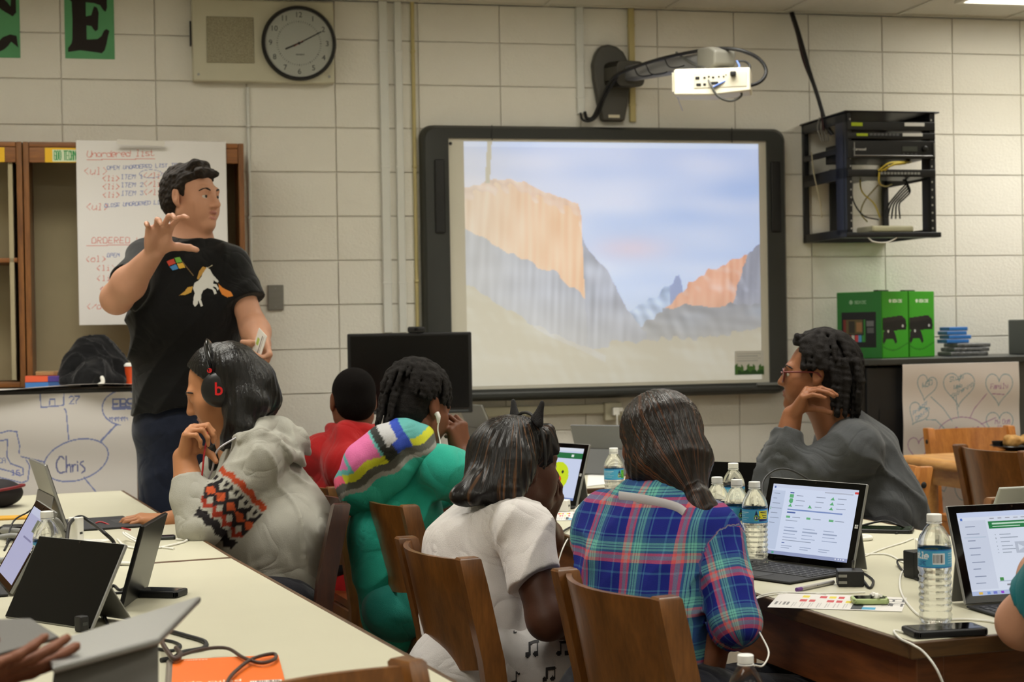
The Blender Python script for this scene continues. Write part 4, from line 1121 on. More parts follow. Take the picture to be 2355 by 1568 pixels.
# ---- chairs
m_ch = wood('chair_walnut', (84, 50, 20), (132, 84, 38), (9, 9, 1.6), .34, .35)
m_chp = wood('chair_panel_walnut', (90, 54, 22), (130, 82, 36), (9, 9, 1.6), .3, .4)
m_chl = wood('chair_light_oak', (166, 98, 36), (206, 136, 62), (9, 9, 1.6), .38, .25)
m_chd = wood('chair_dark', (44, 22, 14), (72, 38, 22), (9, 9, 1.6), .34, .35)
def make_chair(lab, mp, mpan, bolts=False):
    t = thing('library_chair', lab, 'chair', None, 'wooden library chairs')
    hw = .20
    def post(sx):
        rg = []
        for z, y, d in ((0, -.215, .034), (.20, -.20, .04), (.44, -.195, .048), (.60, -.215, .05), (.76, -.25, .05), (.815, -.263, .048), (.82, -.264, .040)):
            w_ = .034 if z < .818 else .026
            rg.append([(sx * hw + a * w_ / 2, y + b * d / 2, z) for a, b in ((-1, -1), (1, -1), (1, 1), (-1, 1))])
        return loft('post', rg)
    for sx in (-1, 1):
        po = link('post', post(sx), mp, t)
        if bolts:
            for z in (.62, .76): link('bolt', lathe('bolt', [(0, .004), (.008, .003), (.011, 0), (0, 0)], 14), m_black, po, T3(sx * (hw + .017), -.215 if z < .7 else -.25, z) @ RY(R(90 * sx)))
    # curved back panel
    rg = []; N = 15
    for i in range(N):
        u = -1 + 2 * i / (N - 1); x = u * (hw - .015); bow = .052 * (1 - u * u); dz = .018 * (1 - u * u)
        ring = []
        for z, y in ((.575 - dz, -.212), (.60, -.217), (.68, -.233), (.76, -.25), (.80 , -.2595), (.812, -.262)):
            ring.append((x, y - bow - .006, z))
        back = [(x, p[1] + .0125, p[2]) for p in ring[::-1]]
        rg.append(ring + back)
    link('backrest', loft('backrest', rg, angle=50), mpan, t)
    # seat: saddle slab
    bm = bmesh.new(); nx, ny = 10, 10; V = []
    for s_ in (0, 1):
        for j in range(ny + 1):
            for i in range(nx + 1):
                u, v = -1 + 2 * i / nx, -1 + 2 * j / ny
                e = 1 - .10 * (v < 0) * abs(v) ** 3
                z = .445 - .012 * (1 - u * u) * (1 - v * v) if s_ else .42
                V.append(bm.verts.new((u * .215 * e, .01 + v * .205, z)))
    def q(s_, i, j): return V[s_ * (nx + 1) * (ny + 1) + j * (nx + 1) + i]
    for j in range(ny):
        for i in range(nx):
            bm.faces.new((q(1, i, j), q(1, i + 1, j), q(1, i + 1, j + 1), q(1, i, j + 1))); bm.faces.new((q(0, i, j), q(0, i, j + 1), q(0, i + 1, j + 1), q(0, i + 1, j)))
    for i in range(nx):
        bm.faces.new((q(0, i, 0), q(0, i + 1, 0), q(1, i + 1, 0), q(1, i, 0))); bm.faces.new((q(0, i, ny), q(1, i, ny), q(1, i + 1, ny), q(0, i + 1, ny)))
        bm.faces.new((q(0, 0, i), q(1, 0, i), q(1, 0, i + 1), q(0, 0, i + 1))); bm.faces.new((q(0, nx, i), q(0, nx, i + 1), q(1, nx, i + 1), q(1, nx, i)))
    link('seat', fin(bm, 'seat', angle=50), mpan, t)
    for sx in (-1, 1):
        rg = [[(sx * (.185 + .012 * (1 - z / .42)) + a * w_ / 2, .185 + b * w_ / 2, z) for a, b in ((-1, -1), (1, -1), (1, 1), (-1, 1))] for z, w_ in ((0, .028), (.42, .04))]
        link('leg', loft('leg', rg), mp, t)
        link('side_rail', box2('side_rail', (sx * .19 - .011, -.18, .36), (sx * .19 + .011, .17, .418), .003, 1), mp, t)
        link('stretcher', box2('stretcher', (sx * .193 - .009, -.19, .17), (sx * .193 + .009, .17, .195), .003, 1), mp, t)
    link('front_rail', box2('front_rail', (-.175, .176, .36), (.175, .196, .418), .003, 1), mp, t)
    link('rear_rail', box2('rear_rail', (-.183, -.205, .36), (.183, -.185, .418), .003, 1), mp, t)
    return t
def copy_tree(o, parent=None):
    c = o.copy(); COL.objects.link(c); c.parent = parent
    if parent is not None: c.matrix_parent_inverse = o.matrix_parent_inverse.copy()
    for ch in o.children: copy_tree(ch, c)
    return c
def chair_at(root, near, far, flip):
    """near/far: world xy of the two post tops; flip: which side the chair faces"""
    near, far = Vector((near[0], near[1], 0)), Vector((far[0], far[1], 0))
    mid = (near + far) / 2; ax = (far - near).normalized()
    x = ax if flip else -ax
    y = Vector((-x.y, x.x, 0))
    root.matrix_world = frame(mid + y * .25, x, y, (0, 0, 1))
    return root
P1 = make_chair('brown wooden chair behind the wearer of the white T-shirt', m_ch, m_chp)
P2 = make_chair('light oak chair with black bolts at the right tables, under the wearer of glasses', m_chl, m_chl, True)
def pt(px, py, z=.82): p = onz(px, py, z); return (p.x, p.y)
def far_of(n, dx=-.155, dy=.425): return (n[0] + dx, n[1] + dy)
def near_of(n, dx=.155, dy=-.425): return (n[0] + dx, n[1] + dy)
_used = set()
def chair(base, near, far, flip, lab, mats=None):
    r = base if base.name not in _used else copy_tree(base)
    _used.add(base.name)
    r['label'] = lab; r['group'] = 'wooden library chairs'
    if mats:
        for ch in r.children:
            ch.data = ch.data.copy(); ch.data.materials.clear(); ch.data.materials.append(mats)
    chair_at(r, near, far, flip); return r
CH = {}
_first = P1
n1 = pt(1098, 1283); CH['white'] = chair(P1, n1, far_of(n1, -.17, .41), False, 'brown wooden chair behind the wearer of the white T-shirt')
n2 = pt(1556, 1372); CH['plaid'] = chair(P1, n2, far_of(n2, -.18, .39), False, 'brown wooden chair behind the wearer of the plaid shirt')
n3 = pt(958, 1162); CH['teal'] = chair(P1, n3, far_of(n3), False, 'brown wooden chair behind the wearer of the teal hoodie')
n4 = pt(782, 1120); CH['red'] = chair(P1, n4, far_of(n4), False, 'brown wooden chair behind the wearer of the red hoodie')
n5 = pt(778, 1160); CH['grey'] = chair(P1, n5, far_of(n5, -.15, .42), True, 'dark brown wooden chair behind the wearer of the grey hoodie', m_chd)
n6 = pt(972, 1512); CH['front'] = chair(P1, (n6[0] - .30, n6[1] - .32), n6, False, 'brown wooden chair back at the bottom edge beside the near left table')
n8 = pt(2205, 1020); CH['c8'] = chair(P1, near_of(n8), n8, False, 'brown wooden chair at the oak table with the food plate')
n9 = pt(2266, 1142); CH['c9'] = chair(P1, near_of(n9), n9, True, 'empty brown wooden chair behind the grey tablet at the right edge')
n7 = pt(2128, 1074); CH['c7'] = chair(P2, n7, far_of(n7), True, 'light oak chair with black bolts behind the wearer of glasses')
na, nb_ = pt(2128, 985), pt(2334, 978); CH['c10'] = chair(P2, na, nb_, False, 'light oak chair with black bolts behind the plate of food')
# ---- oak table with rounded edge
q0 = onz(2068, 1046, TZ); q0.z = 0
ot = thing('oak_table', 'light oak table with thick rounded edge under the food plate', 'table', frame(q0 - EL * 1.0, EW, EL, (0, 0, 1)))
m_oakt = wood('oak_table_wood', (178, 118, 58), (220, 166, 96), (6, 1.2, 6), .4, .25)
link('top', box2('top', (0, 0, TZ - .045), (1.0, 1.0, TZ), .02, 5), m_oakt, ot)
for x in (.05, .87):
    for y in (.05, .87): link('leg', cyl('leg', .035, TZ - .046, 20), m_oakt, ot, T3(x + .04, y + .04, 0))
link('apron', box2('apron', (.08, .06, TZ - .12), (.92, .94, TZ - .046)), m_oakt, ot)

# ---- monitor on the far table
Z2 = TZ + .015
q = W(943, 858, 7.15); X_, Y_ = q.x, q.y
mo = thing('monitor', 'black flat monitor with a dark screen in front of the board', 'monitor', T3(X_, Y_, Z2) @ RZ(R(4)))
zc_ = q.z - Z2
link('bezel', box('bezel', .536, .03, .35, .006, 2, (0, 0, zc_)), m_black, mo)
link('screen', box('screen', .508, .004, .315, 0, 1, (0, -.0152, zc_ + .005)), M('monitor_glass', (8, 8, 9), .2), mo)
link('chin_strip', box('chin_strip', .5, .003, .006, 0, 1, (0, -.0165, zc_ - .165)), M('chin_grey', (70, 74, 78), .3), mo)
link('back', box('back', .36, .03, .22, .012, 2, (0, .028, zc_)), m_black, mo)
link('stand_neck', box('stand_neck', .05, .03, zc_ - .01, .006, 2, (.10, .055, (zc_ - .01) / 2 + .008)), M('stand_silver', (168, 168, 166), .4, .5), mo)
link('stand_foot', lathe('stand_foot', [(0, 0), (.11, 0), (.11, .006), (.09, .012), (.03, .016), (0, .016)], 32), M('stand_silver', (168, 168, 166), .4, .5), mo, T3(.10, .02, .0005))
wc = thing('webcam', 'small black webcam on top of the dark monitor', 'webcam', mo.matrix_world @ T3(.03, 0, zc_ + .175))
link('body', box('body', .075, .03, .026, .008, 3, (0, -.005, .013)), m_black, wc); link('lens', cyl('lens', .008, .003, 16), M('lens_glass', (14, 14, 22), .1), wc, T3(0, -.0205, .014) @ RX(R(90)))
pc = thing('desk_device', 'cream desktop device under the monitor on the far table', 'device', T3(W(905, 985, 7.05).x, 7.05, Z2))
link('case', box('case', .16, .2, .10, .01, 2, (0, 0, .05)), M('cream_plastic', (218, 212, 190), .5), pc); link('lid', box('lid', .13, .17, .02, .006, 2, (0, 0, .11)), m_white, pc)

# ================================================================== PEOPLE
from mathutils.bvhtree import BVHTree
def skin(name, rgb, lips):
    a = M(name, rgb, .52, var=.05, vscale=25, bump=.05, bscale=180, spec=.35)
    b = M(name + '_lips', lips, .45, var=.03)
    c = M(name + '_mouth', (50, 20, 18), .5)
    return [a, b, c]
SK_M = skin('skin_fair', (204, 152, 124), (184, 120, 106))
SK_H = skin('skin_tan', (178, 122, 84), (150, 88, 76))
SK_D = skin('skin_brown', (112, 68, 46), (104, 58, 50))
SK_D2 = skin('skin_deep', (84, 52, 38), (84, 48, 44))
SK_G = skin('skin_warm_brown', (140, 90, 60), (134, 82, 70))
m_eye = M('eye_white', (214, 206, 196), .25)
m_iris = M('eye_dark', (30, 20, 14), .2)
def hairmat(name, c1, c2, amt=.5, sc=(60, 60, 5), rough=.38, rot=0, flow=False):
    if name in MATS: return MATS[name]
    T = NT(name); b = T.n('ShaderNodeBsdfPrincipled'); T.l(b.outputs[0], T.out.inputs[0])
    mp_ = T.n('ShaderNodeMapping'); mp_.inputs['Rotation'].default_value = (0, R(rot), 0); T.l(T.coord('Object'), mp_.inputs['Vector'])
    mq_ = T.n('ShaderNodeMapping'); mq_.inputs['Scale'].default_value = sc; T.l(mp_.outputs[0], mq_.inputs['Vector'])
    if flow: T.l(T.n('ShaderNodeAttribute', attribute_name='cloth').outputs['Vector'], mq_.inputs['Vector'])
    n = T.noise(mq_.outputs[0], 2.2, 2.0, .6)
    r = T.n('ShaderNodeValToRGB'); T.l(n, r.inputs[0])
    r.color_ramp.elements[0].position = .60 - .25 * amt; r.color_ramp.elements[0].color = (*lin(c1), 1)
    r.color_ramp.elements[1].position = .78 - .12 * amt; r.color_ramp.elements[1].color = (*lin(c2), 1)
    T.l(r.outputs[0], b.inputs['Base Color']); b.inputs['Roughness'].default_value = rough; b.inputs['Specular IOR Level'].default_value = .35
    bp = T.n('ShaderNodeBump'); bp.inputs['Strength'].default_value = .5; bp.inputs['Distance'].default_value = .004
    T.l(T.noise(mq_.outputs[0], 4, 2), bp.inputs['Height']); T.l(bp.outputs[0], b.inputs['Normal'])
    MATS[name] = T.m; return T.m
def flowuv(a, b, f):
    """hair coordinate: angle round the line along which the strands run"""
    a, b = Vector(a), Vector(b); d = (b - a).normalized(); x = d.orthogonal().normalized(); y = d.cross(x)
    a_, d_, x_, y_ = _vec(a), _vec(d), _vec(x), _vec(y)
    def fn(V, vt):
        q = V - a_; t = q @ d_; u = q @ x_; v = q @ y_; ang = np.arctan2(u, v)
        return np.stack([np.cos(ang) * f * 1.6, np.sin(ang) * f * 1.6, t * 2.2 + np.hypot(u, v) * 2.0], 1)
    return fn
def cloth(name, rgb, rough=.85, var=.06, **kw):
    return M(name, rgb, rough, var=var, vscale=20, bump=.25, bscale=420, spec=.2, sheen=.15, crease=.30, **kw)
def orth(f, u=(0, 0, 1)):
    f = Vector(f).normalized(); u = Vector(u); r = f.cross(u).normalized(); u = r.cross(f).normalized()
    return r, f, u
def head(S, c, fwd, up=(0, 0, 1), H=.23, mouth=0.0, lid=.003, ears=(1, 1), nose=1.0, k=1.0, jaw=1.0):
    """adds a head to an implicit body; returns (matrix, scale)"""
    r, f, u = orth(fwd, up); s = H / .23
    m = frame(c, r, f, u); rot = [[r[i], f[i], u[i]] for i in range(3)]
    def L(x, y, z): return m @ Vector((x * s, y * s, z * s))
    def E(x, y, z, a, b, cc, **kw): S.ell(L(x, y, z), (a * s, b * s, cc * s), rot, **kw)
    E(0, -.018, .035, .074, .095, .081, k=.02)
    E(0, .030, -.028, .060, .064, .080, k=.03)
    for q in (-1, 1):
        S.cap(L(q * .048 * jaw, -.002, -.058), L(q * .012, .062, -.096), .026 * s, .019 * s, .03)
        E(q * .042, .054, -.022, .024, .024, .022, k=.03)
        E(q * .030, .062, -.055, .022, .02, .022, k=.03)
    E(0, .074, -.098, .021, .017, .016, k=.022)
    S.cap(L(-.034, .080, .021), L(.034, .080, .021), .012 * s, k=.02)
    for q in (-1, 1):
        E(q * .032, .098, .000, .018, .013, .012, k=.014, sub=True)
        # eyelids around the eyeball
        cu = L(q * .032, .0755, .0)
        S.ell(cu, .0152 * s, k=.006, cuts=[(L(0, 0, lid), -u)])
        S.ell(cu, .0150 * s, k=.006, cuts=[(L(0, 0, -.0065), u)])
    S.cap(L(0, .086, .012), L(0, .106 * nose, -.026), .0085 * s, .0115 * s, .012)
    E(0, .106 * nose, -.031, .011, .012, .009, k=.008)
    for q in (-1, 1): E(q * .0125, .097, -.033, .0085, .011, .008, k=.008)
    for q in (-1, 1): E(q * .006, .104, -.0405, .0035, .005, .004, k=.003, sub=True)
    mo = .006 * mouth
    E(0, .0895, -.0585 + mo * .4, .0225, .0115, .0055, k=.006, tag=1)
    E(0, .0875, -.0695 - mo, .0195, .0120, .0062, k=.006, tag=1)
    if mouth > 0: E(0, .104, -.064 - mo * .3, .015, .016, .0035 + mo * .6, k=.004, sub=True)
    else: E(0, .106, -.0638, .022, .010, .0018, k=.003, sub=True)
    for q, on in zip((-1, 1), ears):
        if not on: continue
        er = Matrix.Rotation(R(-14 * q), 3, u) @ Matrix.Rotation(R(10), 3, r)
        rr = [er @ r, er @ f, er @ u]; ro = [[rr[0][i], rr[1][i], rr[2][i]] for i in range(3)]
        S.ell(L(q * .078, -.010, .0), (.009 * s, .019 * s, .032 * s), ro, k=.006)
        S.ell(L(q * .088, -.006, .004), (.006 * s, .010 * s, .018 * s), ro, k=.006, sub=True)
        S.ell(L(q * .076, -.002, -.028), (.007 * s, .009 * s, .010 * s), ro, k=.006)
    return m, s
def eyes(par, m, s, look=(0, 0), brow=None):
    e = lathe('eyeball', [(.0138 * math.sin(R(180 * i / 12)), .0138 * math.cos(R(180 * i / 12))) for i in range(13)], 16, 180)
    ir = lathe('iris', [(0, .0006), (.004, .0004), (.0062, -.0006), (0, -.002)], 14, 180)
    for q in (-1, 1):
        ce = m @ Vector((q * .032 * s, .0755 * s, 0))
        o = link('eye', e.copy(), m_eye, par, T3(ce) @ Matrix.Scale(s, 4))
        f = m.to_3x3() @ Vector((look[0], 1, look[1])).normalized()
        zq = f.to_track_quat('Z', 'Y').to_matrix().to_4x4()
        link('iris', ir.copy(), m_iris, o, T3(f * .0137) @ zq)
        if brow:
            pts = [m @ Vector((q * x * s, y * s, z * s)) for x, y, z in ((.016, .0925, .021), (.030, .0905, .026), (.044, .082, .024), (.052, .071, .018))]
            link('eyebrow', tube('eyebrow', pts, [.003 * s, .0042 * s, .0036 * s, .0015 * s], 4, 8, 1.0), brow, par)
def hand(S, wrist, f, n, side, curl, scale=1.0, spread=6, thumb=(25, 20, 15), tdir=(.55, .75, .30), k=.004, grip=None):
    """f finger direction, n palm normal, side +1: thumb on f x n side"""
    f = Vector(f).normalized(); n = Vector(n); n = (n - f * n.dot(f)).normalized(); t = f.cross(n) * side
    w = Vector(wrist); s = scale
    offs = (.030, .0105, -.0095, -.028); kn = (.086, .090, .086, .078)
    Ls = ((.042, .026, .021), (.046, .029, .022), (.042, .027, .021), (.033, .021, .018))
    rd = (.0088, .0090, .0086, .0076)
    for i in range(4):
        K = w + (f * kn[i] + t * offs[i]) * s
        S.cap(w + (t * offs[i] * .55 + f * .012) * s, K, .0145 * s, .0118 * s, .012)
        c = curl[i] if isinstance(curl[0], (tuple, list)) else curl
        a = 0; p = K
        sp = R(spread * (1.4, .4, -.6, -1.6)[i])
        fb = (f * math.cos(sp) + t * math.sin(sp)).normalized()
        for j in range(3):
            a += R(c[j]); d = fb * math.cos(a) + n * math.sin(a)
            q = p + d * Ls[i][j] * s
            S.cap(p, q, rd[i] * s * (1 - .09 * j), rd[i] * s * (1 - .09 * (j + 1)), k)
            p = q
    S.ell(w + (f * .036 + t * .022 + n * .008) * s, (.020 * s, .028 * s, .017 * s), [[t[i], f[i], n[i]] for i in range(3)], k=.014)
    S.ell(w + (f * .042 - t * .02 + n * .006) * s, (.015 * s, .03 * s, .014 * s), [[t[i], f[i], n[i]] for i in range(3)], k=.014)
    d = (f * tdir[0] + t * tdir[1] + n * tdir[2]).normalized(); ax = d.cross(n + f * .2).normalized()
    p = w + (f * .024 + t * .022 + n * .006) * s
    for j, (L, r0, r1) in enumerate(((.040, .0135, .0115), (.032, .0108, .0100), (.026, .0098, .0078))):
        d = Quaternion(ax, R(thumb[j])) @ d
        q = p + d * L * s; S.cap(p, q, r0 * s, r1 * s, .006 if j else .012); p = q
    return w
def person(lab, base, name='person'):
    return thing(name, lab, 'person', T3(Vector((base[0], base[1], 0))))
def part(name, me, par, mats=None):
    o = link(name, me, mats, None)
    o.parent = par; o.matrix_parent_inverse = par.matrix_world.inverted()
    return o
def addto(par, fn):
    """children created in world space get the inverse of their parent"""
    pre = set(bpy.data.objects); fn()
    for o in set(bpy.data.objects) - pre:
        if o.parent == par: o.matrix_parent_inverse = par.matrix_world.inverted()
def folds(amp, freq, seed, dirv=(0, 0, 1), squash=.35):
    dv = _vec(Vector(dirv).normalized())
    def f(P, tg):
        q = P - np.outer(P @ dv, dv) * (1 - squash)          # creases run along dirv
        w = swave(P, seed + 5, freq * .45, 5)[:, None] * np.array([.6, .6, .6], np.float32) / freq
        v = np.abs(swave((q + w).astype(np.float32), seed, freq * 1.5, 5))
        r = np.clip(1 - v * 1.3, 0, 1) ** 1.6
        big = .5 + .5 * np.clip(swave(P, seed + 9, freq * .35, 4), -1, 1)
        return amp * (.45 - 1.6 * r * big)
    return f
def strands(c, amp, nfreq, seed=0, axis='z'):
    c = _vec(c)
    def f(P, tg):
        q = P - c; a = np.arctan2(q[:, 0], q[:, 1])
        return amp * np.sin(a * nfreq + 3 * np.sin(q[:, 2] * 14 + seed)) * .6 + amp * .5 * swave(P * [1, 1, .25], seed + 2, 90, 5)
    return f
def decal(name, par, host, o, r, u, pic, w, h, mat, keycol, off=.0025):
    """printed patch laid on a curved garment"""
    o, r, u = Vector(o), Vector(r).normalized(), Vector(u).normalized(); n = r.cross(u)
    me = host.data; bv = BVHTree.FromPolygons([v.co for v in me.vertices], [p.vertices[:] for p in me.polygons])
    nx, ny = pic.nx, pic.ny
    V = []; ok = []
    for j in range(ny + 1):
        for i in range(nx + 1):
            p = o + r * (w * (i / nx - .5)) + u * (h * (.5 - j / ny))
            hit = bv.ray_cast(p + n * .4, -n, .8)
            ok.append(hit[0] is not None); V.append((hit[0] + n * off) if hit[0] is not None else p)
    Fc, C = [], []
    kc = np.array(keycol, np.float32)
    for j in range(ny):
        for i in range(nx):
            c = pic.a[j, i]
            if np.abs(c - kc).max() < 1: continue
            a = j * (nx + 1) + i; q = (a, a + nx + 1, a + nx + 2, a + 1)
            if all(ok[x] for x in q): Fc.append(q); C.append(c)
    if not Fc: return None
    Fc = np.array(Fc); us, inv_ = np.unique(Fc, return_inverse=True)
    VV = np.array([V[i][:] for i in us])
    return part(name, from_np(name, VV, inv_.reshape(Fc.shape), srgb2lin(np.array(C)), True), par, mat)
m_decal = M('garment_print', attr='Col', rough=.7)
def ring_pts(c, rx, ry, r, f, n=24, dz=None):
    return [Vector(c) + r * (rx * math.cos(2 * math.pi * i / n)) + f * (ry * math.sin(2 * math.pi * i / n)) + Vector((0, 0, 0 if dz is None else dz(2 * math.pi * i / n))) for i in range(n)]

# ------------------------------------------------------------------ standing presenter
D = 5.5
def Wm(px, py, d): return W(px, py, d + .25)
hC = Wm(442, 454, D); root = person('standing person in black printed T-shirt and jeans, right hand raised', (hC.x, hC.y))
tf = Vector((.26, -.96, 0)).normalized()
shR, shL = Wm(338, 606, 5.46), Wm(530, 610, 5.52)
elR, wrR = Wm(268, 686, 5.24), Wm(356, 580, 5.10)
elL, wrL = Wm(583, 752, 5.46), Wm(603, 792, 5.33)
hip, wai, che, upc = Wm(428, 985, 5.52), Wm(428, 880, 5.52), Wm(430, 690, 5.5), Wm(434, 612, 5.5)
nk = Wm(443, 548, 5.53)
S = Sdf(.0042)
hm, hs_ = head(S, hC, (.88, -.47, -.02), H=.226, mouth=1.0, nose=1.04)
S.cap(nk - Vector((0, 0, .05)), hC + Vector((-.034, .02, -.05)), .060, .051, .02)
S.chain([wai, che, upc], [.13, .14, .10], .05, axis=tf, fac=.62)
S.cap(shR, shL, .045, .045, .05); S.cap(upc, nk, .065, .06, .05)
S.chain([shR, elR], [.052, .050], .03); S.chain([elR, elR.lerp(wrR, .32), wrR], [.047, .053, .031], .03)
S.chain([shL, elL], [.052, .043], .03); S.chain([elL, elL.lerp(wrL, .3), wrL], [.044, .046, .031], .03)
fdir = (Wm(372, 498, 5.02) - wrR).normalized()
hand(S, wrR, fdir, Vector((.45, -.85, .05)), 1, [(10, 30, 22), (16, 34, 26), (22, 36, 26), (18, 30, 24)], 1.14, 17, (6, 12, 18), (.25, .95, .25))
hand(S, wrL, (Wm(612, 835, 5.26) - wrL), Vector((-.8, -.5, .2)), -1, [(48, 62, 40)] * 4, 1.0, 3, (20, 25, 25), (.7, .45, .5))
part('body', S.mesh('body', SK_M), root)
addto(root, lambda: eyes(root, hm, hs_, (.05, 0), M('brow_dark', (40, 28, 20), .7)))
# short dark hair
def hl_(x, y, z): return hm @ Vector((x, y, z))
S = Sdf(.0035); ro_ = [[hm[i][j] for j in range(3)] for i in range(3)]
cutf = (hl_(0, .052, .055), hm.to_3x3() @ Vector((0, 1, -.55)))
S.ell(hl_(0, -.022, .038), (.0805, .101, .086), ro_, k=.01, cuts=[(hl_(0, .0, .028), hm.to_3x3() @ Vector((0, .55, -1))), cutf])
S.ell(hl_(0, -.045, .0), (.078, .078, .085), ro_, k=.01, cuts=[(hl_(0, -.02, 0), hm.to_3x3() @ Vector((0, 1, 0))), (hl_(0, 0, -.075), hm.to_3x3() @ Vector((0, -.2, -1)))])
for q in (-1, 1): S.ell(hl_(q * .068, .010, .030), (.010, .016, .030), ro_, k=.008)
S.cap(hl_(-.042, .062, .080), hl_(.042, .066, .082), .017, .017, .015); S.cap(hl_(-.03, .03, .108), hl_(.03, .035, .110), .020, .020, .02)
S.disp.append(lambda P, t: .0018 * swave(P, 3, 120, 8) + .0016 * swave(P, 8, 320, 6))
part('hair', S.mesh('hair', [hairmat('hair_short_brown', (30, 22, 16), (52, 40, 28), .4, (40, 40, 40), .85)]), root)
# shirt
S = Sdf(.0055)
zh = Wm(400, 934, 5.45).z
S.chain([hip + Vector((0, 0, .02)), wai, che], [.168, .168, .186], .06, axis=tf, fac=.64)
S.cap(che, upc - Vector((0, 0, .03)), .182, .13, .05, axis=tf, fac=.62)
S.cap(shR, shL, .060, .060, .05); S.cap(upc - Vector((0, 0, .02)), nk - Vector((0, 0, .055)), .09, .070, .04, axis=tf, fac=.85, cuts=[(nk + Vector((0, 0, -.040)) + tf * .02, Vector((0, 0, 1)) + tf * .45)])
eR = shR.lerp(elR, .62); S.cap(shR, elR, .070, .082, .04, cuts=[(eR, elR - shR)])
eL = shL.lerp(elL, .60); S.cap(shL, elL, .070, .082, .04, cuts=[(eL, elL - shL)])
S.ell((hip.x, hip.y, zh - .2), (.4, .4, .2), k=.002, sub=True)
S.disp.append(folds(.010, 15, 2, (.5, 0, 1), .35))
m_bt = cloth('black_tshirt', (17, 17, 18), .8, .05)
shirt = part('t_shirt', S.mesh('t_shirt', [m_bt]), root)
S.p.clear()
part('collar', tube('collar', ring_pts(nk + Vector((.008, -.012, -.048)), .072, .074, Vector((1, 0, 0)), Vector((0, 1, 0)), 28, lambda a: .026 * math.sin(a)), .007, 1, 8, closed=True), root, m_bt)
# printed chest design: a small four-colour flag and a plain prancing white horse
KEY = (1, 2, 3)
P_ = Pic(150, 125, KEY)
def FX(px, py): return ((px - 380) / 170.0, (py - 575) / 142.0)
P_.poly([FX(*p) for p in ((385, 598), (402, 592), (406, 603), (391, 609))], (206, 70, 50)); P_.poly([FX(*p) for p in ((404, 590), (416, 588), (422, 600), (408, 602))], (112, 172, 62))
P_.poly([FX(*p) for p in ((392, 611), (407, 605), (412, 616), (399, 620))], (70, 138, 198)); P_.poly([FX(*p) for p in ((409, 604), (423, 602), (428, 613), (414, 616))], (222, 176, 60))
P_.line([FX(*p) for p in ((422, 600), (446, 632))], .008, (120, 96, 60))
HORSE = [(478, 613), (486, 618), (492, 630), (500, 640), (505, 646), (502, 650), (494, 644), (492, 652), (500, 654), (505, 664), (502, 668), (498, 660), (490, 659), (498, 668), (499, 676), (494, 677), (490, 666), (478, 662), (468, 668), (463, 678), (462, 690), (466, 704), (461, 706), (456, 690), (454, 700), (448, 706), (443, 700), (445, 684), (448, 674), (444, 662), (448, 650), (458, 644), (466, 634), (469, 622)]
P_.poly([FX(*p) for p in HORSE], (222, 222, 218)); P_.poly([FX(*p) for p in ((469, 611), (478, 614), (468, 628), (458, 642), (454, 640), (460, 622))], (188, 142, 62))
P_.line([FX(*p) for p in ((481, 614), (492, 608))], .006, (200, 190, 160))
P_.poly([FX(*p) for p in ((444, 658), (440, 672), (426, 678), (412, 679), (424, 670), (432, 660))], (206, 160, 66))
P_.poly([FX(*p) for p in ((504, 652), (514, 662), (532, 672), (537, 682), (524, 685), (512, 678), (505, 664))], (226, 138, 52))
dn = -tf; r_ = Vector((0, 0, 1)).cross(tf).normalized()
c_ = Wm(465, 646, 5.38)
decal('chest_print', root, shirt, c_, r_, (0, 0, 1), P_, .246, .206, m_decal, KEY)
# jeans and shoes
S = Sdf(.008)
hipz = hip.z
hpR, hpL = Wm(378, 1010, 5.52), Wm(478, 1010, 5.56)
S.cap(Wm(385, 975, 5.52), Wm(470, 975, 5.54), .115, .115, .04, axis=tf, fac=.9)
kR, kL = Vector((hpR.x - .01, hpR.y - .03, .52)), Vector((hpL.x + .02, hpL.y - .02, .52))
aR, aL = Vector((kR.x, kR.y + .04, .06)), Vector((kL.x + .01, kL.y + .04, .06))
for h_, k_, a_ in ((hpR, kR, aR), (hpL, kL, aL)): S.chain([h_, k_, a_], [.10, .072, .062], .04, cuts=[(Vector((0, 0, .04)), Vector((0, 0, -1)))])
S.disp.append(folds(.007, 18, 5, (.9, 0, .3), .35))
part('jeans', S.mesh('jeans', [cloth('blue_jeans', (36, 42, 60), .85, .22)]), root)
def shoe(par, a, f, mat, L=.27):
    f = Vector((f[0], f[1], 0)).normalized(); a = Vector((a[0], a[1], 0))
    S = Sdf(.008); S.cap(a + f * -.05 + Vector((0, 0, .045)), a + f * (L - .11) + Vector((0, 0, .035)), .042, .036, .02, cuts=[(Vector((0, 0, .004)), Vector((0, 0, -1)))]); S.cap(a + Vector((0, 0, .05)), a + Vector((0, 0, .09)), .042, .045, .02)
    return part('shoe', S.mesh('shoe', [mat]), par)
m_shoe = M('shoe_dark', (40, 38, 38), .6)
shoe(root, aR, tf, m_shoe); shoe(root, aL, tf, m_shoe)
# the card he holds
q0, q1, q2, q3 = Wm(573, 812, 5.27), Wm(588, 842, 5.27), Wm(603, 768, 5.25), Wm(585, 775, 5.25)
P_ = Pic(24, 40, (224, 220, 214)); P_.rect(.15, .3, .4, .55, (170, 190, 90)); P_.rect(.55, .12, .62, .9, (120, 110, 105)); P_.rect(.72, .12, .77, .7, (150, 140, 135))
u_ = (Wm(600, 768, 5.25) - Wm(578, 838, 5.29)).normalized(); x_ = Vector((.62, -.75, .0)); x_ = (x_ - u_ * x_.dot(u_)).normalized(); 
cd = link('name_card', P_.mesh('name_card', .06, .10), M('card_print', attr='Col', rough=.6), mw=frame(Wm(590, 812, 5.235), x_, u_.cross(x_), u_) @ T3(0, 0, -.02)); solid_panel(cd, .0006)
tag(cd, 'white printed card held in the lowered hand of the standing person', 'card')

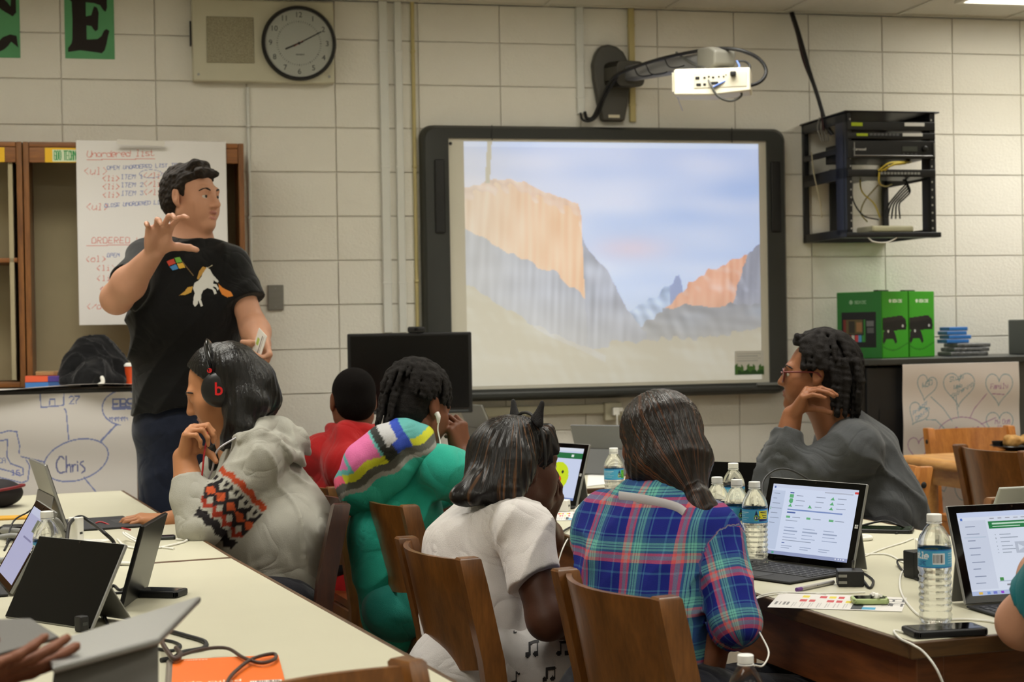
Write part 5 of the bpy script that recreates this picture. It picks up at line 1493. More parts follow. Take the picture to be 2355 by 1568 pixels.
# ------------------------------------------------------------------ seated, grey hoodie and headphones
def seat_legs(par, hips, knees, ankles, r, mat, f, shoem=None, hip_r=.13, extra=None, fac=.85):
    S = Sdf(.0085)
    S.cap(hips[0], hips[1], hip_r, hip_r, .05, axis=(0, 0, 1), fac=fac)
    for h_, k_, a_ in zip(hips, knees, ankles): S.chain([h_, k_, a_], [r, r * .80, r * .55], .04)
    S.disp.append(folds(.005, 20, 9, (.3, 0, 1), .35))
    if extra: extra(S)
    o = part('trousers', S.mesh('trousers', [mat]), par)
    for a_ in ankles: shoe(par, a_, f, shoem or m_shoe, .24)
    return o
D = 4.82
hC = W(506, 892, D); root = person('seated person in grey hoodie with headphones, typing at the far left table', (W(640, 1300, 4.75).x, 4.8))
fw = Vector((-.915, -.06, -.40))
shN, shF = W(592, 1055, 4.68), W(545, 1030, 5.02)
elN, wrN = W(452, 1212, 4.60), W(424, 1052, 4.66)
elF, wrF = W(440, 1195, 5.02), W(388, 1197, 4.98)
nk = W(553, 985, 4.86)
tl = Vector((-.95, -.3, 0)).normalized()     # torso forward
S = Sdf(.0042)
hm, hs_ = head(S, hC, fw, H=.228, lid=-.004, jaw=1.02)
S.cap(nk + Vector((.02, 0, -.04)), hm @ Vector((0, -.022, -.055)), .060, .054, .03)
S.cap(nk, W(600, 1120, 4.8), .08, .10, .04); S.cap(shN, shF, .045, .045, .05)
S.chain([shN, elN], [.05, .045], .03); S.chain([elN, elN.lerp(wrN, .5), wrN], [.044, .045, .033], .03)
S.chain([shF, elF], [.05, .04], .03); S.chain([elF, wrF], [.042, .029], .03)
hand(S, wrN, W(436, 996, 4.64) - wrN, Vector((.9, -.2, -.1)), 1, [(62, 60, 35), (66, 62, 35), (68, 62, 35), (70, 62, 35)], .98, 2, (25, 25, 20), (.45, .3, .8))
hand(S, wrF, Vector((-.98, -.2, .12)), Vector((-.1, .1, -1)), -1, [(18, 38, 26), (16, 38, 26), (16, 38, 26), (20, 36, 26)], .98, 6, (10, 15, 10), (.7, .6, .3))
part('body', S.mesh('body', SK_H), root)
addto(root, lambda: eyes(root, hm, hs_, (0, -.3), M('brow_black', (30, 20, 16), .7)))
# long straight black hair, tucked back
S = Sdf(.0045); ro_ = [[hm[i][j] for j in range(3)] for i in range(3)]; h3 = hm.to_3x3()
def hl_(x, y, z): return hm @ Vector((x, y, z))
S.ell(hl_(0, -.020, .038), (.086, .106, .091), ro_, k=.012, cuts=[(hl_(0, .046, .078), h3 @ Vector((0, 1, -.62)))])
S.ell(hl_(0, -.06, .0), (.083, .085, .10), ro_, k=.02, cuts=[(hl_(0, .005, 0), h3 @ Vector((0, 1, .0)))])
for px, py, dd, r0 in ((600, 905, 4.80, .05), (585, 930, 4.74, .045), (560, 950, 4.74, .04), (590, 930, 4.92, .05)):
    S.cap(hl_(-.0 if dd > 4.85 else -.05, -.06, .03), W(px, py, dd), .06, r0, .03)
S.chain([W(590, 880, 4.80), W(615, 925, 4.82), W(622, 945, 4.84)], [.06, .035, .014], .03)
S.chain([W(555, 920, 4.73), W(545, 970, 4.71), W(530, 1005, 4.71), W(512, 1030, 4.72)], [.045, .032, .026, .010], .02)
S.chain([W(545, 945, 4.72), W(560, 985, 4.70), W(556, 1003, 4.70)], [.040, .030, .012], .02)
S.chain([W(530, 990, 4.9), W(500, 1040, 4.86), W(488, 1075, 4.84)], [.03, .024, .012], .02)
S.disp.append(strands(hC, .0022, 46, 1))
part('hair', S.mesh('hair', [hairmat('hair_black', (10, 9, 9), (26, 22, 21), .4, (50, 50, 8), .33)]), root)
# hoodie
S = Sdf(.0055)
lo_, mid_, up__ = W(655, 1370, 4.78), W(650, 1220, 4.78), W(590, 1060, 4.82)
S.chain([lo_, mid_, up__ + Vector((.01, 0, -.02))], [.15, .145, .115], .06, axis=Vector((.33, -.94, 0)), fac=1.15)
S.cap(W(570, 1150, 4.78), W(560, 1240, 4.76), .12, .13, .07)
S.cap(shN, shF, .068, .068, .05); S.cap(up__, nk + Vector((.02, 0, -.045)), .10, .070, .05)
S.chain([shN, elN + Vector((.02, 0, 0))], [.080, .070], .03, tag=1)
cN = elN.lerp(wrN, .78); S.chain([elN, elN.lerp(wrN, .45), wrN], [.066, .062, .050], .03, tag=2, cuts=[(cN, wrN - elN)])
S.chain([shF, elF], [.08, .07], .04); cF = elF.lerp(wrF, .55); S.chain([elF, wrF], [.062, .05], .03, cuts=[(cF, wrF - elF)])
# hood lying on the back
S.chain([W(556, 1005, 4.68), W(608, 990, 4.74), W(645, 1000, 4.82), W(600, 985, 4.98)], [.026, .034, .038, .03], .03)
S.chain([W(635, 985, 4.78), W(680, 1018, 4.78), W(702, 1036, 4.80)], [.042, .038, .022], .015); S.chain([W(640, 1010, 4.72), W(688, 1048, 4.76)], [.03, .020], .012)
S.chain([W(552, 1012, 4.64), W(600, 1000, 4.66), W(660, 1040, 4.70), W(694, 1066, 4.76)], [.020, .026, .026, .016], .010)
S.disp.append(folds(.018, 13, 12, (-.75, 0, .65), .3)); S.disp.append(folds(.008, 30, 3, (-.5, 0, .8), .3))
ax_ = _vec((elN - shN).normalized()); oN = _vec(shN); side = _vec((elN - shN).cross(Vector((0, 1, 0))).normalized())
def aztec(V, vt):
    base = np.tile(srgb2lin([172, 170, 160]), (len(V), 1))
    q = V - oN; L = float((elN - shN).length); u = (q @ ax_) / L; v = (q @ side) / .08
    near = (np.abs(q - np.outer(q @ ax_, ax_)) ** 2).sum(1) < .115 ** 2
    band = near & (u > .30) & (u < .98) & (vt != 2) & (V[:, 1] < shN.y + .06)
    # saw-tooth bands of black and rust across the sleeve
    zig = np.abs((v * 2.2) % 1 - .5) * .20
    cen = .62
    w1 = band & (np.abs(u - cen) < .045 + zig * .9)
    w2 = band & (np.abs(u - cen) < zig * .55)
    e1 = band & (np.abs(u - .36 - zig * .25) < .035); e2 = band & (np.abs(u - .90 + zig * .3) < .05)
    e3 = band & (np.abs(u - .80 + zig * .7) < .035)
    base[e1] = srgb2lin([172, 70, 40]); base[e2] = srgb2lin([36, 32, 34]); base[e3] = srgb2lin([150, 52, 36]); base[w1] = srgb2lin([38, 34, 36]); base[w2] = srgb2lin([190, 84, 48])
    dn_ = band & (np.abs(u - .47) < .03) & (((v * 4.4) % 1) < .5); base[dn_] = srgb2lin([40, 36, 38])
    return base
part('hoodie', S.mesh('hoodie', [M('grey_hoodie', attr='Col', rough=.9, var=.05, vscale=20, bump=.25, bscale=420, spec=.2, crease=.34)], color=aztec), root)
seat_legs(root, (W(640, 1400, 4.68) - Vector((0, 0, 0)), W(610, 1390, 5.0)), (W(470, 1400, 4.66), W(440, 1390, 5.0)), ((W(470, 1400, 4.66).x - .02, 4.66, .07), (W(440, 1390, 5.0).x, 5.0, .07)), .085, cloth('dark_trousers', (30, 30, 36)), tl)
part('lanyard', tube('lanyard', [W(545, 1005, 4.66), W(500, 1035, 4.66), W(488, 1080, 4.66), W(470, 1120, 4.68)], .009, 5, 8, .3), root, M('lanyard_white', (206, 204, 210), .6))
# headphones
hp = thing('headphones', 'black over-ear headphones with a red mark on the head of the grey hoodie wearer', 'headphones', T3(hC))
hinv = hp.matrix_world.inverted()
arc = []
for i in range(15):
    a = R(-4 + 188 * i / 14); arc.append(hl_(math.cos(a) * .094 * (1 if True else 0), -.012 - .012 * math.sin(a), .006 + math.sin(a) * .130))
o = link('headband', tube('headband', arc, .012, 2, 10, .55), M('gloss_black', (14, 14, 15), .15), hp); o.matrix_parent_inverse = hinv
o = link('headband_pad', tube('headband_pad', [p.lerp(hC, .05) for p in arc[3:12]], .013, 2, 10, .6), m_black, hp); o.matrix_parent_inverse = hinv
for q in (-1, 1):
    cc = hl_(q * .084, -.008, -.004); ax = h3 @ Vector((q, 0, 0)); zq = ax.to_track_quat('Z', 'Y').to_matrix().to_4x4()
    cup = link('ear_cup', lathe('ear_cup', [(0, 0), (.046, 0), (.052, .008), (.052, .018), (.046, .026), (.030, .031), (0, .032)], 32), M('cup_black', (16, 15, 16), .4), hp, T3(cc) @ zq); cup.matrix_parent_inverse = hinv
    o = link('red_joint', cyl('red_joint', .007, .012, 12), M('logo_red', (206, 30, 34), .35), hp, T3(hl_(q * .097, -.006, .056)) @ zq); o.matrix_parent_inverse = hinv
    lt = text('letter_mark', 'b', .052, M('logo_red', (206, 30, 34), .35), None, None, .001, bold=.0006)
    lt.data.transform(RX(R(-90)))
    yv = (Vector((0, 0, 1)) - ax * ax.z).normalized(); xv = yv.cross(ax); lt.parent = hp; lt.matrix_local = frame(cc + ax * .0325, xv, yv, ax); lt.matrix_parent_inverse = hinv
    st = link('slider', tube('slider', [hl_(q * .098, -.012, .085), hl_(q * .102, -.008, .060), hl_(q * .100, -.008, .04)], .009, 3, 8, .5), M('gloss_black', (14, 14, 15), .15), hp); st.matrix_parent_inverse = hinv
wcord('headphone_cord', [W(478, 985, 4.70), W(476, 1010, 4.66), W(470, 1040, 4.63), W(466, 1080, 4.62), W(462, 1110, 4.63), W(452, 1150, 4.66)], .0028, M('red_cord', (170, 30, 34), .45), 'red headphone cord running down the front of the grey hoodie')

# ------------------------------------------------------------------ boy in red hoodie
D = 5.4
def Wr(px, py, d): return W(px, py, d + .22)
hC = Wr(812, 922, D); root = person('seated person in red hoodie facing the far table, back to the camera', (hC.x - .0, D))
S = Sdf(.0045)
hm, hs_ = head(S, hC, (-.30, .95, -.08), H=.215)
nk = Wr(815, 990, 5.38)
S.cap(nk - Vector((0, 0, .05)), hm @ Vector((0, -.02, -.05)), .052, .050, .03); S.cap(nk - Vector((0, 0, .04)), Wr(810, 1100, 5.38), .06, .10, .04)
shl, shr = Wr(735, 1050, 5.40), Wr(868, 1048, 5.46)
wl_, wr_ = Vector((-.42, 6.08, .775)), Vector((-.16, 6.02, .775))
ell_, elr_ = Vector((-.66, 5.86, .80)), Vector((-.28, 5.86, .80))
for s_, e_, w_, sd in ((shl, ell_, wl_, 1), (shr, elr_, wr_, -1)):
    S.chain([s_, e_, w_], [.045, .04, .027], .03); hand(S, w_, (w_ - e_).normalized(), (0, 0, -1), sd, [(12, 30, 20)] * 4, .9)
S.cap(shl, shr, .045, .045, .04)
part('body', S.mesh('body', SK_D), root); addto(root, lambda: eyes(root, hm, hs_))
S = Sdf(.0045); ro_ = [[hm[i][j] for j in range(3)] for i in range(3)]; h3 = hm.to_3x3(); k_ = hs_
S.ell(hm @ (Vector((0, -.020, .036)) * k_), (.079 * k_, .100 * k_, .085 * k_), ro_, k=.01, cuts=[(hm @ (Vector((0, .05, .05)) * k_), h3 @ Vector((0, 1, -.6)))])
S.ell(hm @ (Vector((0, -.045, -.005)) * k_), (.074 * k_, .075 * k_, .075 * k_), ro_, k=.01, cuts=[(hm @ Vector((0, -.01, 0)), h3 @ Vector((0, 1, 0)))])
part('hair', S.mesh('hair', [M('hair_cropped', (20, 16, 15), .9, bump=.6, bscale=500, var=.15, vscale=300, spec=.1)]), root)
S = Sdf(.006)
S.chain([Wr(815, 1370, 5.36), Wr(812, 1200, 5.38), Wr(806, 1075, 5.40)], [.15, .15, .13], .06, axis=(.3, -.95, 0), fac=.8)
S.cap(shl, shr, .07, .07, .05)
for s_, e_, w_ in ((shl, ell_, wl_), (shr, elr_, wr_)): S.chain([s_, e_, e_.lerp(w_, .8)], [.072, .06, .045], .04)
S.chain([Wr(760, 985, 5.44), Wr(795, 988, 5.32), Wr(840, 992, 5.32), Wr(866, 990, 5.42)], [.026, .03, .03, .026], .02)
S.chain([Wr(745, 1030, 5.36), Wr(800, 1075, 5.26), Wr(850, 1040, 5.32)], [.04, .062, .05], .05); S.cap(Wr(800, 1010, 5.3), Wr(805, 1060, 5.26), .05, .06, .05)
S.disp.append(folds(.013, 16, 21, (.5, 0, 1), .35))
part('hoodie', S.mesh('hoodie', [cloth('red_hoodie', (176, 26, 28), .85, .08)]), root)
hb = Wr(815, 1400, 5.36); seat_legs(root, (Vector((hb.x - .05, 5.56, .54)), Vector((hb.x + .08, 5.64, .54))), (Vector((hb.x + .22, 5.80, .53)), Vector((hb.x + .32, 5.88, .53))), ((hb.x + .24, 5.82, .07), (hb.x + .34, 5.9, .07)), .075, cloth('dark_trousers', (30, 30, 36)), (1, .3, 0), hip_r=.12)

# ------------------------------------------------------------------ girl in teal hoodie
D = 4.6
def Wt(px, py, d): return W(px, py, d + .28)
hC = Wt(965, 936, D); root = person('seated person in teal hoodie with patchwork hood, holding a pen to the face', (hC.x, D))
S = Sdf(.0042)
hm, hs_ = head(S, hC, (.66, .68, -.30), H=.22)
nk = Wt(940, 1005, 4.60)
S.cap(nk - Vector((0, 0, .04)), hm @ Vector((0, -.025, -.05)), .052, .050, .03); S.cap(nk, Wt(930, 1120, 4.60), .06, .10, .04)
shN, shF = Wt(1010, 1075, 4.52), Wt(905, 1055, 4.76)
elN, wrN = Wt(1092, 1150, 4.56), Wt(1062, 1045, 4.62)
elF, wrF = Wt(960, 1140, 5.0), Wt(1050, 1120, 5.08)
S.cap(shN, shF, .045, .045, .04)
S.chain([shN, elN, wrN], [.045, .04, .029], .03); S.chain([shF, elF, wrF], [.045, .04, .028], .03)
hand(S, wrN, Wt(1050, 975, 4.62) - wrN, Vector((-.6, .6, .1)), -1, [(50, 60, 35), (54, 62, 35), (56, 62, 35), (58, 62, 35)], .98, 3, (20, 22, 18), (.75, .4, .5))
hand(S, wrF, Vector((.5, .85, 0)), (0, 0, -1), -1, [(12, 30, 20)] * 4, .9)
part('body', S.mesh('body', SK_D), root); addto(root, lambda: eyes(root, hm, hs_))
rgn = random.Random(3)
S = Sdf(.0038); ro_ = [[hm[i][j] for j in range(3)] for i in range(3)]; h3 = hm.to_3x3()
def hl_(x, y, z): return hm @ Vector((x, y, z))
S.ell(hl_(0, -.022, .036), (.076, .096, .084), ro_, k=.01, cuts=[(hl_(0, .05, .05), h3 @ Vector((0, 1, -.6)))])
S.ell(hl_(0, -.05, -.01), (.072, .068, .075), ro_, k=.01, cuts=[(hl_(0, -.01, 0), h3 @ Vector((0, 1, 0)))])
for i in range(78):     # twists run from the crown down over the sides
    a = rgn.uniform(0, 6.283); t0 = rgn.uniform(0, .5)
    ca, sa_ = math.cos(a), math.sin(a)
    p = []
    for t in (t0, t0 + .28, t0 + .52, t0 + .74):
        ph = min(t * 1.55, 1.62); ex = 1.05 + .10 * (t - t0) + rgn.uniform(-.01, .01)
        x, y, z = math.sin(ph) * ca * .080 * ex, -.024 + math.sin(ph) * sa_ * .100 * ex, .036 + math.cos(ph) * .094 * ex - max(0, t - .85) * .05
        if y > .055 and z < .085: break
        p.append(hl_(x, y, z))
    if len(p) > 1: S.chain(p, [.0085, .0085, .0078, .005][:len(p)], .003)
for i in range(26):     # longer twists at the nape, left
    a = R(rgn.uniform(130, 300)); x, y = math.cos(a) * .078, -.024 + math.sin(a) * .095
    if y > -.02: continue
    L = rgn.uniform(.06, .10)
    S.chain([hl_(x, y, .04), hl_(x * 1.06, y * 1.08, 0), hl_(x * 1.05, y * 1.08, -L)], [.0085, .008, .0045], .003)
S.disp.append(lambda P, t: .0012 * swave(P, 5, 320, 6))
part('hair', S.mesh('hair', [M('hair_twists', (22, 18, 16), .75, var=.2, vscale=120, bump=.4, bscale=260, spec=.25)]), root)
S = Sdf(.0055)
S.chain([Wt(925, 1400, 4.56), Wt(912, 1230, 4.58), Wt(930, 1100, 4.60)], [.135, .14, .115], .06, axis=(.5, -.85, 0), fac=.85)
S.cap(shN, shF, .07, .07, .05)
S.chain([shN, elN], [.068, .058], .03); cN = elN.lerp(wrN, .70); S.chain([elN, wrN], [.062, .047], .03, cuts=[(cN, wrN - elN)])
S.chain([shF, elF, elF.lerp(wrF, .75)], [.07, .058, .045], .04)
S.disp.append(folds(.014, 14, 31, (.5, 0, 1), .35))
m_teal = cloth('teal_hoodie', (42, 166, 144), .85, .08)
part('hoodie', S.mesh('hoodie', [m_teal]), root)
# bright patchwork hood lining folded open on the back
S = Sdf(.005)
Hd = [(812, 1112, 4.50), (838, 1062, 4.46), (885, 1020, 4.46), (930, 1000, 4.50), (965, 1010, 4.52), (985, 1035, 4.50)]
S.chain([Wt(*p) for p in Hd], [.05, .052, .05, .042, .035, .028], .04)
S.chain([Wt(826, 1120, 4.52), Wt(850, 1130, 4.50), Wt(900, 1090, 4.50), Wt(950, 1050, 4.50)], [.055, .05, .045, .035], .04)
S.chain([Wt(818, 1150, 4.54), Wt(845, 1172, 4.54)], [.045, .035], .03)
S.disp.append(folds(.005, 24, 44, (.85, 0, .5), .3))
b0 = _vec(Wt(812, 1112, 4.50)); bd_ = _vec((Wt(970, 1015, 4.50) - Wt(812, 1112, 4.50)).normalized()); bu_ = _vec((Wt(860, 1000, 4.5) - Wt(905, 1080, 4.5)).normalized())
def patch(V, vt):
    q = V - b0; u = q @ bd_; v = q @ bu_ + .006 * np.sin(u * 60)
    c = np.tile(srgb2lin([42, 166, 144]), (len(V), 1))
    def st(lo, hi, col, ulo=-9, uhi=9): c[(v > lo) & (v < hi) & (u > ulo) & (u < uhi)] = srgb2lin(col)
    st(-.026, -.012, [150, 148, 142]); st(-.012, .010, [86, 86, 80]); st(.010, .034, [204, 206, 44]); st(.034, .9, [96, 176, 172])
    st(.034, .9, [222, 110, 166], .03, .12); st(.05, .9, [226, 112, 170], -1, .02); st(.010, .034, [232, 96, 130], -1, -.01); st(.010, .9, [38, 40, 38], .128, .165); st(.010, .9, [40, 70, 176], .165, .21); st(.045, .9, [190, 190, 192], .15, .185)
    return c
part('hood', S.mesh('hood', [M('hood_patchwork', attr='Col', rough=.7, bump=.2, bscale=300, crease=.3)], color=patch), root)
for px, py in ((993, 1078), (1024, 1070), (994, 1114), (1022, 1099), (1024, 1135), (1044, 1118)):
    o_ = Wt(px, py, 4.30); r_ = ray(px, py)
    bv = BVHTree.FromPolygons([v.co for v in root.children[-2].data.vertices], [p.vertices[:] for p in root.children[-2].data.polygons]) if px == 993 else bv
    h_ = bv.ray_cast(CAMP, r_.normalized())
    if h_[0] is not None:
        me = lathe('stud', [(0, .004), (.006, .003), (.0085, 0), (0, -.002)], 14)
        part('stud', me, root, m_black).matrix_local = root.matrix_world.inverted() @ T3(h_[0]) @ h_[1].to_track_quat('Z', 'Y').to_matrix().to_4x4()
seat_legs(root, (Wt(915, 1400, 4.50), Wt(930, 1390, 4.72)), (Wt(1050, 1400, 4.75), Wt(1060, 1390, 4.95)), ((Wt(1050, 1400, 4.75).x + .02, 4.78, .07), (Wt(1060, 1390, 4.95).x + .02, 4.98, .07)), .085, cloth('teal_trousers', (30, 120, 108)), (.95, .3, 0), hip_r=.105)
pen = link('pen', tube('pen', [Wt(1024, 948, 4.66), Wt(1048, 972, 4.66)], .004, 1, 8), M('pen_blue', (70, 100, 160), .35)); tag(pen, 'blue pen held against the face of the teal hoodie wearer', 'pen')
eb = thing('earbud', 'white earbud with cord in the ear of the teal hoodie wearer', 'earbud', T3(Wt(1005, 955, 4.53)))
for nm, me in (('bud', tube('bud', [Wt(1004, 950, 4.53), Wt(1008, 958, 4.525), Wt(1008, 972, 4.525)], [.008, .007, .004], 3)), ('cord', tube('cord', [Wt(1008, 972, 4.525), Wt(1007, 990, 4.525), Wt(1012, 1015, 4.52), Wt(1012, 1040, 4.50)], .002, 5))):
    o = link(nm, me, m_white, eb); o.matrix_parent_inverse = eb.matrix_world.inverted()

# ------------------------------------------------------------------ girl in white T-shirt with cat ears
D = 3.9
hC = W(1193, 1072, D); root = person('seated person in white T-shirt and cat-ear headband, chin on hand', (W(1080, 1400, 3.8).x, 3.8))
fw = Vector((.86, .50, -.03))
S = Sdf(.004)
hm, hs_ = head(S, hC, fw, H=.215)
nk = W(1150, 1135, 3.88)
S.cap(nk + Vector((-.02, 0, -.04)), hm @ Vector((0, -.02, -.05)), .052, .048, .03); S.cap(nk, W(1100, 1260, 3.85), .06, .10, .04)
shN, shF = W(1198, 1212, 3.70), W(1130, 1185, 4.06)
elN, wrN = W(1258, 1425, 3.60), W(1350, 1445, 3.82)
elF, wrF = W(1255, 1235, 4.20), W(1252, 1196, 4.02)
S.cap(shN, shF, .045, .045, .04)
S.chain([shN, elN], [.05, .040], .03); S.chain([elN, wrN], [.040, .029], .03)
S.chain([shF, elF, wrF], [.045, .04, .028], .03)
hand(S, wrF, W(1272, 1150, 3.96) - wrF, Vector((-.35, -.2, 1)), 1, [(20, 40, 30), (20, 40, 30), (22, 40, 30), (24, 40, 30)], .95, 4, (10, 10, 10), (.5, .6, .6))
hand(S, wrN, wrN - elN, Vector((.2, .2, -1)), 1, [(20, 30, 20)] * 4, .95)
part('body', S.mesh('body', SK_D2), root); addto(root, lambda: eyes(root, hm, hs_))
S = Sdf(.0042); ro_ = [[hm[i][j] for j in range(3)] for i in range(3)]; h3 = hm.to_3x3()
def hl_(x, y, z): return hm @ Vector((x, y, z))
S.ell(hl_(0, -.018, .034), (.084, .104, .088), ro_, k=.012, cuts=[(hl_(0, .062, .03), h3 @ Vector((0, 1, -.75)))])
S.ell(hl_(0, -.055, -.02), (.080, .070, .095), ro_, k=.02, cuts=[(hl_(0, -.022, 0), h3 @ Vector((0, 1, .0)))])
S.ell(hl_(.092, .008, -.018), (.036, .034, .046), ro_, k=.008, sub=True)
S.cap(hl_(.062, .03, .075), hl_(.068, .048, .015), .018, .006, .012)       # lock in front of the ear
S.cap(hl_(.03, .062, .085), hl_(.056, .072, .035), .016, .006, .012)
for a, b, r0, r1 in (((1145, 1040, 3.86), (1130, 1110, 3.80), .055, .040), ((1165, 1060, 3.82), (1165, 1128, 3.77), .05, .028), ((1190, 1080, 3.81), (1192, 1128, 3.78), .035, .014), ((1140, 1060, 3.92), (1110, 1125, 3.88), .05, .034), ((1120, 1100, 3.82), (1066, 1136, 3.75), .034, .014), ((1085, 1122, 3.77), (1040, 1140, 3.73), .016, .003), ((1130, 1110, 3.80), (1100, 1140, 3.73), .032, .010), ((1110, 1118, 3.8), (1060, 1146, 3.73), .022, .005)):
    S.cap(W(*a), W(*b), r0, r1, .04)
S.disp.append(strands(hC, .0034, 44, 4))
part('hair', S.mesh('hair', [hairmat('hair_highlights', (15, 11, 10), (120, 80, 44), .10, (1, 1, 1), .36, flow=True)], uv=flowuv(hl_(0, -.01, .13), hl_(0, -.03, -.2), 5.5)), root)
ce_ = thing('cat_ear_headband', 'black cat-ear headband on the hair of the white T-shirt wearer', 'headband', T3(hl_(0, 0, .12)))
ci = ce_.matrix_world.inverted()
arc = [hl_(math.cos(R(a)) * .091, .018, .025 + math.sin(R(a)) * .102) for a in range(-10, 191, 20)]
o = link('band', tube('band', arc, .004, 2, 8), m_black, ce_); o.matrix_parent_inverse = ci
for q in (-1, 1):
    b_ = hl_(q * .052, .018, .108); up_ = (h3 @ Vector((q * .35, .1, 1))).normalized(); rt = (h3 @ Vector((1, 0, -q * .3))).normalized()
    S = Sdf(.003); S.cap(b_ - rt * .012, b_ + up_ * .042, .013, .004, .01, axis=h3 @ Vector((0, 1, 0)), fac=.6); S.cap(b_ + rt * .012, b_ + up_ * .046, .013, .004, .01, axis=h3 @ Vector((0, 1, 0)), fac=.6)
    o = link('cat_ear', S.mesh('cat_ear', [M('felt_black', (28, 26, 28), .8, bump=.3, bscale=300)]), None, ce_); o.matrix_parent_inverse = ci
S = Sdf(.0055)
S.chain([W(1100, 1545, 3.78), W(1090, 1400, 3.78), W(1092, 1275, 3.83), W(1132, 1190, 3.88)], [.135, .118, .118, .085], .06, axis=(.6, -.8, 0), fac=.95)
S.cap(W(1110, 1300, 3.95), W(1150, 1215, 4.0), .10, .08, .05)
S.cap(shN, shF, .062, .06, .05); S.cap(W(1130, 1185, 3.88), nk + Vector((-.01, 0, -.04)), .08, .060, .04)
cN = shN.lerp(elN, .60); S.cap(shN, elN, .062, .076, .018, tag=1, cuts=[(cN, (elN - shN).normalized() + Vector((.15, 0, 0)))])
cF = shF.lerp(elF, .6); S.cap(shF, elF, .07, .078, .04, cuts=[(cF, elF - shF)])
S.disp.append(folds(.015, 11, 52, (.5, 0, .9), .3)); S.disp.append(folds(.005, 28, 53, (.5, 0, .9), .35))
part('t_shirt', S.mesh('t_shirt', [cloth('white_tshirt', (226, 221, 219), .85, .03)]), root)
def wide(S):
    S.cap(W(1040, 1530, 3.75), W(1200, 1545, 3.85), .14, .13, .08)
hpN, hpF = W(1080, 1545, 3.70), W(1075, 1530, 3.95)
knN, knF = W(1315, 1530, 3.78), W(1330, 1520, 4.05)
tr = seat_legs(root, (hpN, hpF), (knN, knF), ((knN.x + .02, knN.y, .07), (knF.x + .02, knF.y, .07)), .098, cloth('white_trousers', (208, 204, 202), .85, .03), (.95, .3, 0), hip_r=.14)
# music notes printed on the trousers
P_ = Pic(84, 84, KEY); INK = (34, 32, 34)
rgn = random.Random(11)
for gx, gy in ((.12, .12), (.42, .08), (.72, .14), (.25, .36), (.60, .38), (.88, .36), (.10, .62), (.44, .64), (.76, .62), (.26, .88), (.62, .88)):
    k_ = rgn.random()
    if k_ < .4:
        P_.disc(gx, gy + .06, .03, INK); P_.line([(gx + .025, gy + .06), (gx + .025, gy - .05), (gx + .06, gy - .02)], .009, INK)
    elif k_ < .75:
        for dx in (0, .09): P_.disc(gx + dx, gy + .06, .028, INK); P_.line([(gx + dx + .024, gy + .06), (gx + dx + .024, gy - .05)], .009, INK)
        P_.line([(gx + .024, gy - .05), (gx + .114, gy - .05)], .014, INK)
    else: P_.line(ell_pts(gx, gy, .03, .05, 0, 300, 14) + [(gx - .02, gy + .08)], .009, INK)
decal('music_notes', root, tr, W(1265, 1520, 3.66), CR, CU, P_, .20, .20, m_decal, KEY)['kind'] = 'stuff'

# ------------------------------------------------------------------ girl in plaid shirt
D = 3.5
hC = W(1521, 1022, D); root = person('seated person in blue plaid shirt and white lanyard, seen from behind', (W(1490, 1450, 3.35).x, 3.35))
fw = Vector((.06, .97, -.16))
S = Sdf(.0045)
hm, hs_ = head(S, hC, fw, H=.222)
nk = W(1505, 1125, 3.44)
S.cap(nk - Vector((0, 0, .04)), hm @ Vector((0, -.025, -.05)), .052, .050, .03); S.cap(nk, W(1490, 1300, 3.42), .06, .10, .04)
shL, shR = W(1398, 1212, 3.48), W(1640, 1225, 3.34)
elR, wrR = W(1694, 1430, 3.24), W(1652, 1478, 3.30)
elL, wrL = W(1395, 1390, 3.66), W(1480, 1440, 3.85)
S.cap(shL, shR, .045, .045, .04)
S.chain([shR, elR, wrR], [.045, .04, .028], .03); S.chain([shL, elL, wrL], [.045, .04, .028], .03)
hand(S, wrR, W(1636, 1550, 3.30) - wrR, Vector((-.7, .5, .1)), 1, [(35, 45, 30), (38, 48, 30), (42, 50, 30), (45, 50, 30)], .98, 3, (15, 25, 20), (.7, .45, .5))
hand(S, wrL, wrL - elL, (0, 0, -1), 1, [(30, 40, 25)] * 4, .95)
part('body', S.mesh('body', SK_D), root); addto(root, lambda: eyes(root, hm, hs_))
S = Sdf(.0042); ro_ = [[hm[i][j] for j in range(3)] for i in range(3)]; h3 = hm.to_3x3()
def hl_(x, y, z): return hm @ Vector((x, y, z))
S.ell(hl_(0, -.018, .026), (.088, .104, .090), ro_, k=.012, cuts=[(hl_(0, .062, .04), h3 @ Vector((0, 1, -.7)))])
S.ell(hl_(.014, -.045, -.035), (.072, .062, .070), ro_, k=.02, cuts=[(hl_(0, -.012, 0), h3 @ Vector((0, 1, .0)))])
S.ell(hl_(-.092, .0, -.030), (.036, .034, .046), ro_, k=.008, sub=True)
tie = W(1592, 1128, 3.38)
S.cap(hl_(.045, -.075, -.05), tie, .058, .020, .05); S.cap(hl_(-.02, -.075, -.05), tie, .05, .018, .05)
S.chain([tie, W(1604, 1150, 3.35), W(1625, 1178, 3.33), W(1640, 1200, 3.32)], [.016, .026, .024, .008], .015)
S.disp.append(strands(hC, .0026, 50, 7))
def hairdir(): pass
part('hair', S.mesh('hair', [hairmat('hair_auburn', (22, 14, 11), (120, 70, 36), .22, (1, 1, 1), .32, flow=True)], uv=flowuv(hl_(-.03, .03, .12), tie, 6.5)), root)
part('hair_tie', tube('hair_tie', ring_pts(tie, .019, .019, Vector((1, 0, 0)), Vector((0, .7, .7)), 16), .005, 1, 8, closed=True), root, m_black)
S = Sdf(.005)
rt_ = (shR - shL).normalized(); bk = Vector((rt_.y, -rt_.x, 0))
